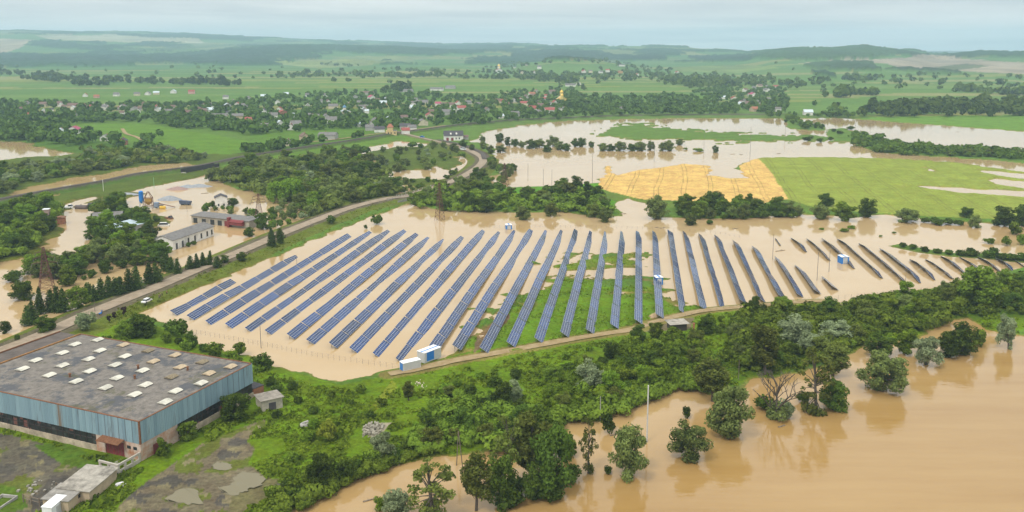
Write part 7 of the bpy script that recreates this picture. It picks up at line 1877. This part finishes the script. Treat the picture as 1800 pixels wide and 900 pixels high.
hill_sp += spots_in([(830,122),(900,108),(980,100),(1080,108),(1180,122),(1190,146),(1060,142),(900,142)], 300) + spots_in([(1140,142),(1220,132),(1360,138),(1360,152),(1200,156)], 150)
hill_sp += spots_in([(450,140),(560,126),(760,132),(840,136),(820,140),(600,136)], 120) + along([(840,138),(900,138),(1000,142)], 46, .8) + along([(560,112),(700,124),(860,130)], 50, .8)
hill_sp += along([(1470,165.5),(1540,166.5)], 40, .8) + along([(1470,171),(1490,171)], 12, .5) + along([(1370,149),(1415,150)], 24, .6) + along([(1485,140),(1530,141)], 24, .5) + along([(1680,160),(1740,164),(1800,168)], 46, 1)
hill_sp += spots_in([(1380,112),(1440,120),(1600,128),(1800,132),(1800,165),(1600,158),(1400,150)], 80) + spots_in([(0,112),(440,114),(700,140),(700,150),(0,126)], 40) + spots_in([(1320,96),(1500,90),(1560,100),(1400,108)], 60)
def to_ground(L_):
    o = []
    A_ = np.asarray(L_, float); g = Gn(A_, 0.0); z = ground_z(g[:, 0], g[:, 1]); bad = False
    for _ in range(5):
        u = (A_[:, 0] - CX) / F; v = (A_[:, 1] - CY) / F
        t_ = np.minimum((CAM_H - np.minimum(z, 95)) / np.maximum(SP + v * CP, 1e-3), 13000)
        g = np.stack([u * t_, (CP - v * SP) * t_], 1); z = ground_z(g[:, 0], g[:, 1])
    keep = (g[:, 1] < 9000) & (z > .3)
    for ln, w in ((RAIL_W, 7), (LANE_W, 6)): keep &= segdist(g[:, 0], g[:, 1], ln, False) > w
    for hx, hy, hr_ in USED_B:
        if hy > 700: keep &= ~((np.abs(g[:, 0] * hy / g[:, 1] - hx) < hr_ * 1.0) & (g[:, 1] < hy + hr_) & (g[:, 1] > hy - hr_ - 26))
    return np.concatenate([g, z[:, None]], 1)[keep]
far_leaf = leaf_mat('far_leaves', (0.019, 0.038, 0.008), (0.102, 0.155, 0.028), 0.03, .15)
tag(link('village_trees', tree_mass('village_trees', to_ground(px_sp), far_leaf, (5, 10.5), 46, .46, (.8, 1.15))), 'trees and bushes of the village gardens, too many to tell apart', 'trees', None, 'stuff')
tag(link('shelterbelt_trees', tree_mass('shelterbelt_trees', to_ground(big_sp), LEAF['dark'], (11, 17), 44, .50, (.75, 1.1))), 'dark tall shelterbelts and wood on the far plain', 'trees', None, 'stuff')
tag(link('hillside_trees', tree_mass('hillside_trees', to_ground(hill_sp), LEAF['dark'], (9, 15), 16, .62, (.9, 1.5))), 'copses and scattered trees on the distant hillsides', 'trees', None, 'stuff')

# ------------------------------------------------------------------ weeds and grass tufts on the near ground
def tufts(name, poly, n, m, hr, q, label, minz=.12):
    P_ = np.asarray(poly, float); pts = []
    qx = RS.uniform(P_[:, 0].min(), P_[:, 0].max(), n * 3); qy = RS.uniform(P_[:, 1].min(), P_[:, 1].max(), n * 3)
    k = inpoly(qx, qy, poly); g = Gn(np.stack([qx[k], qy[k]], 1)[:n], .7)
    z = ground_z(g[:, 0], g[:, 1]); px_, py_ = proj(g[:, 0], g[:, 1], z)
    ok = (z > minz) & (fbm(g[:, 0] / 9, g[:, 1] / 9, 61, 3) > .42)
    for pl, c, e in COVER[13:]:
        if c[1] < c[0] * 1.12: ok &= ~inpoly(px_, py_, pl)
    for ln, w in LINES_KEEP: ok &= segdist(g[:, 0], g[:, 1], ln, False) > w * .8
    v = np.stack([g[:, 0] - Ap.x, g[:, 1] - Ap.y], 1); lx = v @ np.array([fdir.x, fdir.y]); ly = v @ np.array([fside.x, fside.y])
    ok &= ~((lx > -1) & (lx < FX + 1) & (ly > -1) & (ly < FY + 11))
    for hx, hy, hr_ in USED_B: ok &= ((g[:, 0] - hx) ** 2 + (g[:, 1] - hy) ** 2 > (hr_ * .9) ** 2) | (hr_ > 15)
    g, z = g[ok], z[ok]; nn = len(g)
    sz = RS.uniform(hr[0], hr[1], nn) * (.6 + 1.1 * vnoise(g[:, 0] / 6, g[:, 1] / 6, 19))
    kk = np.repeat(np.arange(nn), q); d = RS.normal(size=(nn * q, 3)); d[:, 2] = np.abs(d[:, 2]); d /= np.linalg.norm(d, axis=1)[:, None]
    C = np.concatenate([g, z[:, None]], 1)[kk] + d * sz[kk][:, None] * np.array([1.1, 1.1, .8]) * RS.uniform(.5, 1, nn * q)[:, None]
    nr = d + RS.normal(size=d.shape) * .5; nr /= np.linalg.norm(nr, axis=1)[:, None]
    V = leaf_quads(C, nr, sz[kk] * .42, 1.3)
    me = mesh_np(name, V.reshape(-1, 3), np.arange(len(C) * 4).reshape(-1, 4), [m])
    a = me.attributes.new('leaf', 'FLOAT', 'FACE'); a.data.foreach_set('value', np.clip(.6 * vnoise(g[:, 0] / 4, g[:, 1] / 4, 29)[kk] + .4 * RS.rand(len(C)), 0, 1).astype(np.float32))
    return tag(link(name, me), label, 'weeds', None, 'stuff')
NEARG = [(180,590),(440,640),(560,684),(640,676),(690,665),(800,648),(1110,590),(1240,556),(1450,536),(1800,490),(1800,600),(1500,625),(1240,695),(1000,745),(800,806),(640,842),(515,905),(440,960),(-60,960),(-60,740)]
weed_m = leaf_mat('weed_leaves', (0.066, 0.108, 0.008), (0.225, 0.320, 0.028), 0.05, .3)
tufts('tall_weeds', NEARG, 17000, weed_m, (.35, .85), 9, 'rank green weeds and tall grass covering the near bank')
tufts('bramble_cover', NEARG, 1800, LEAF['bright'], (.6, 1.3), 16, 'patches of bramble and nettle over the near bank', .25)
tufts('verge_weeds', [(250,546),(330,514),(480,452),(560,420),(640,392),(690,372),(705,362),(690,350),(560,396),(420,456),(280,516),(180,556),(200,580)], 3000, weed_m, (.3, .7), 7, 'weeds on the road verges', .3)
tufts('island_weeds', [(700,640),(790,625),(860,572),(960,470),(1120,440),(1120,500),(1250,541),(1110,583),(800,638)], 5200, weed_m, (.2, .5), 7, 'grass and weeds under the solar rows on the green island', .05)
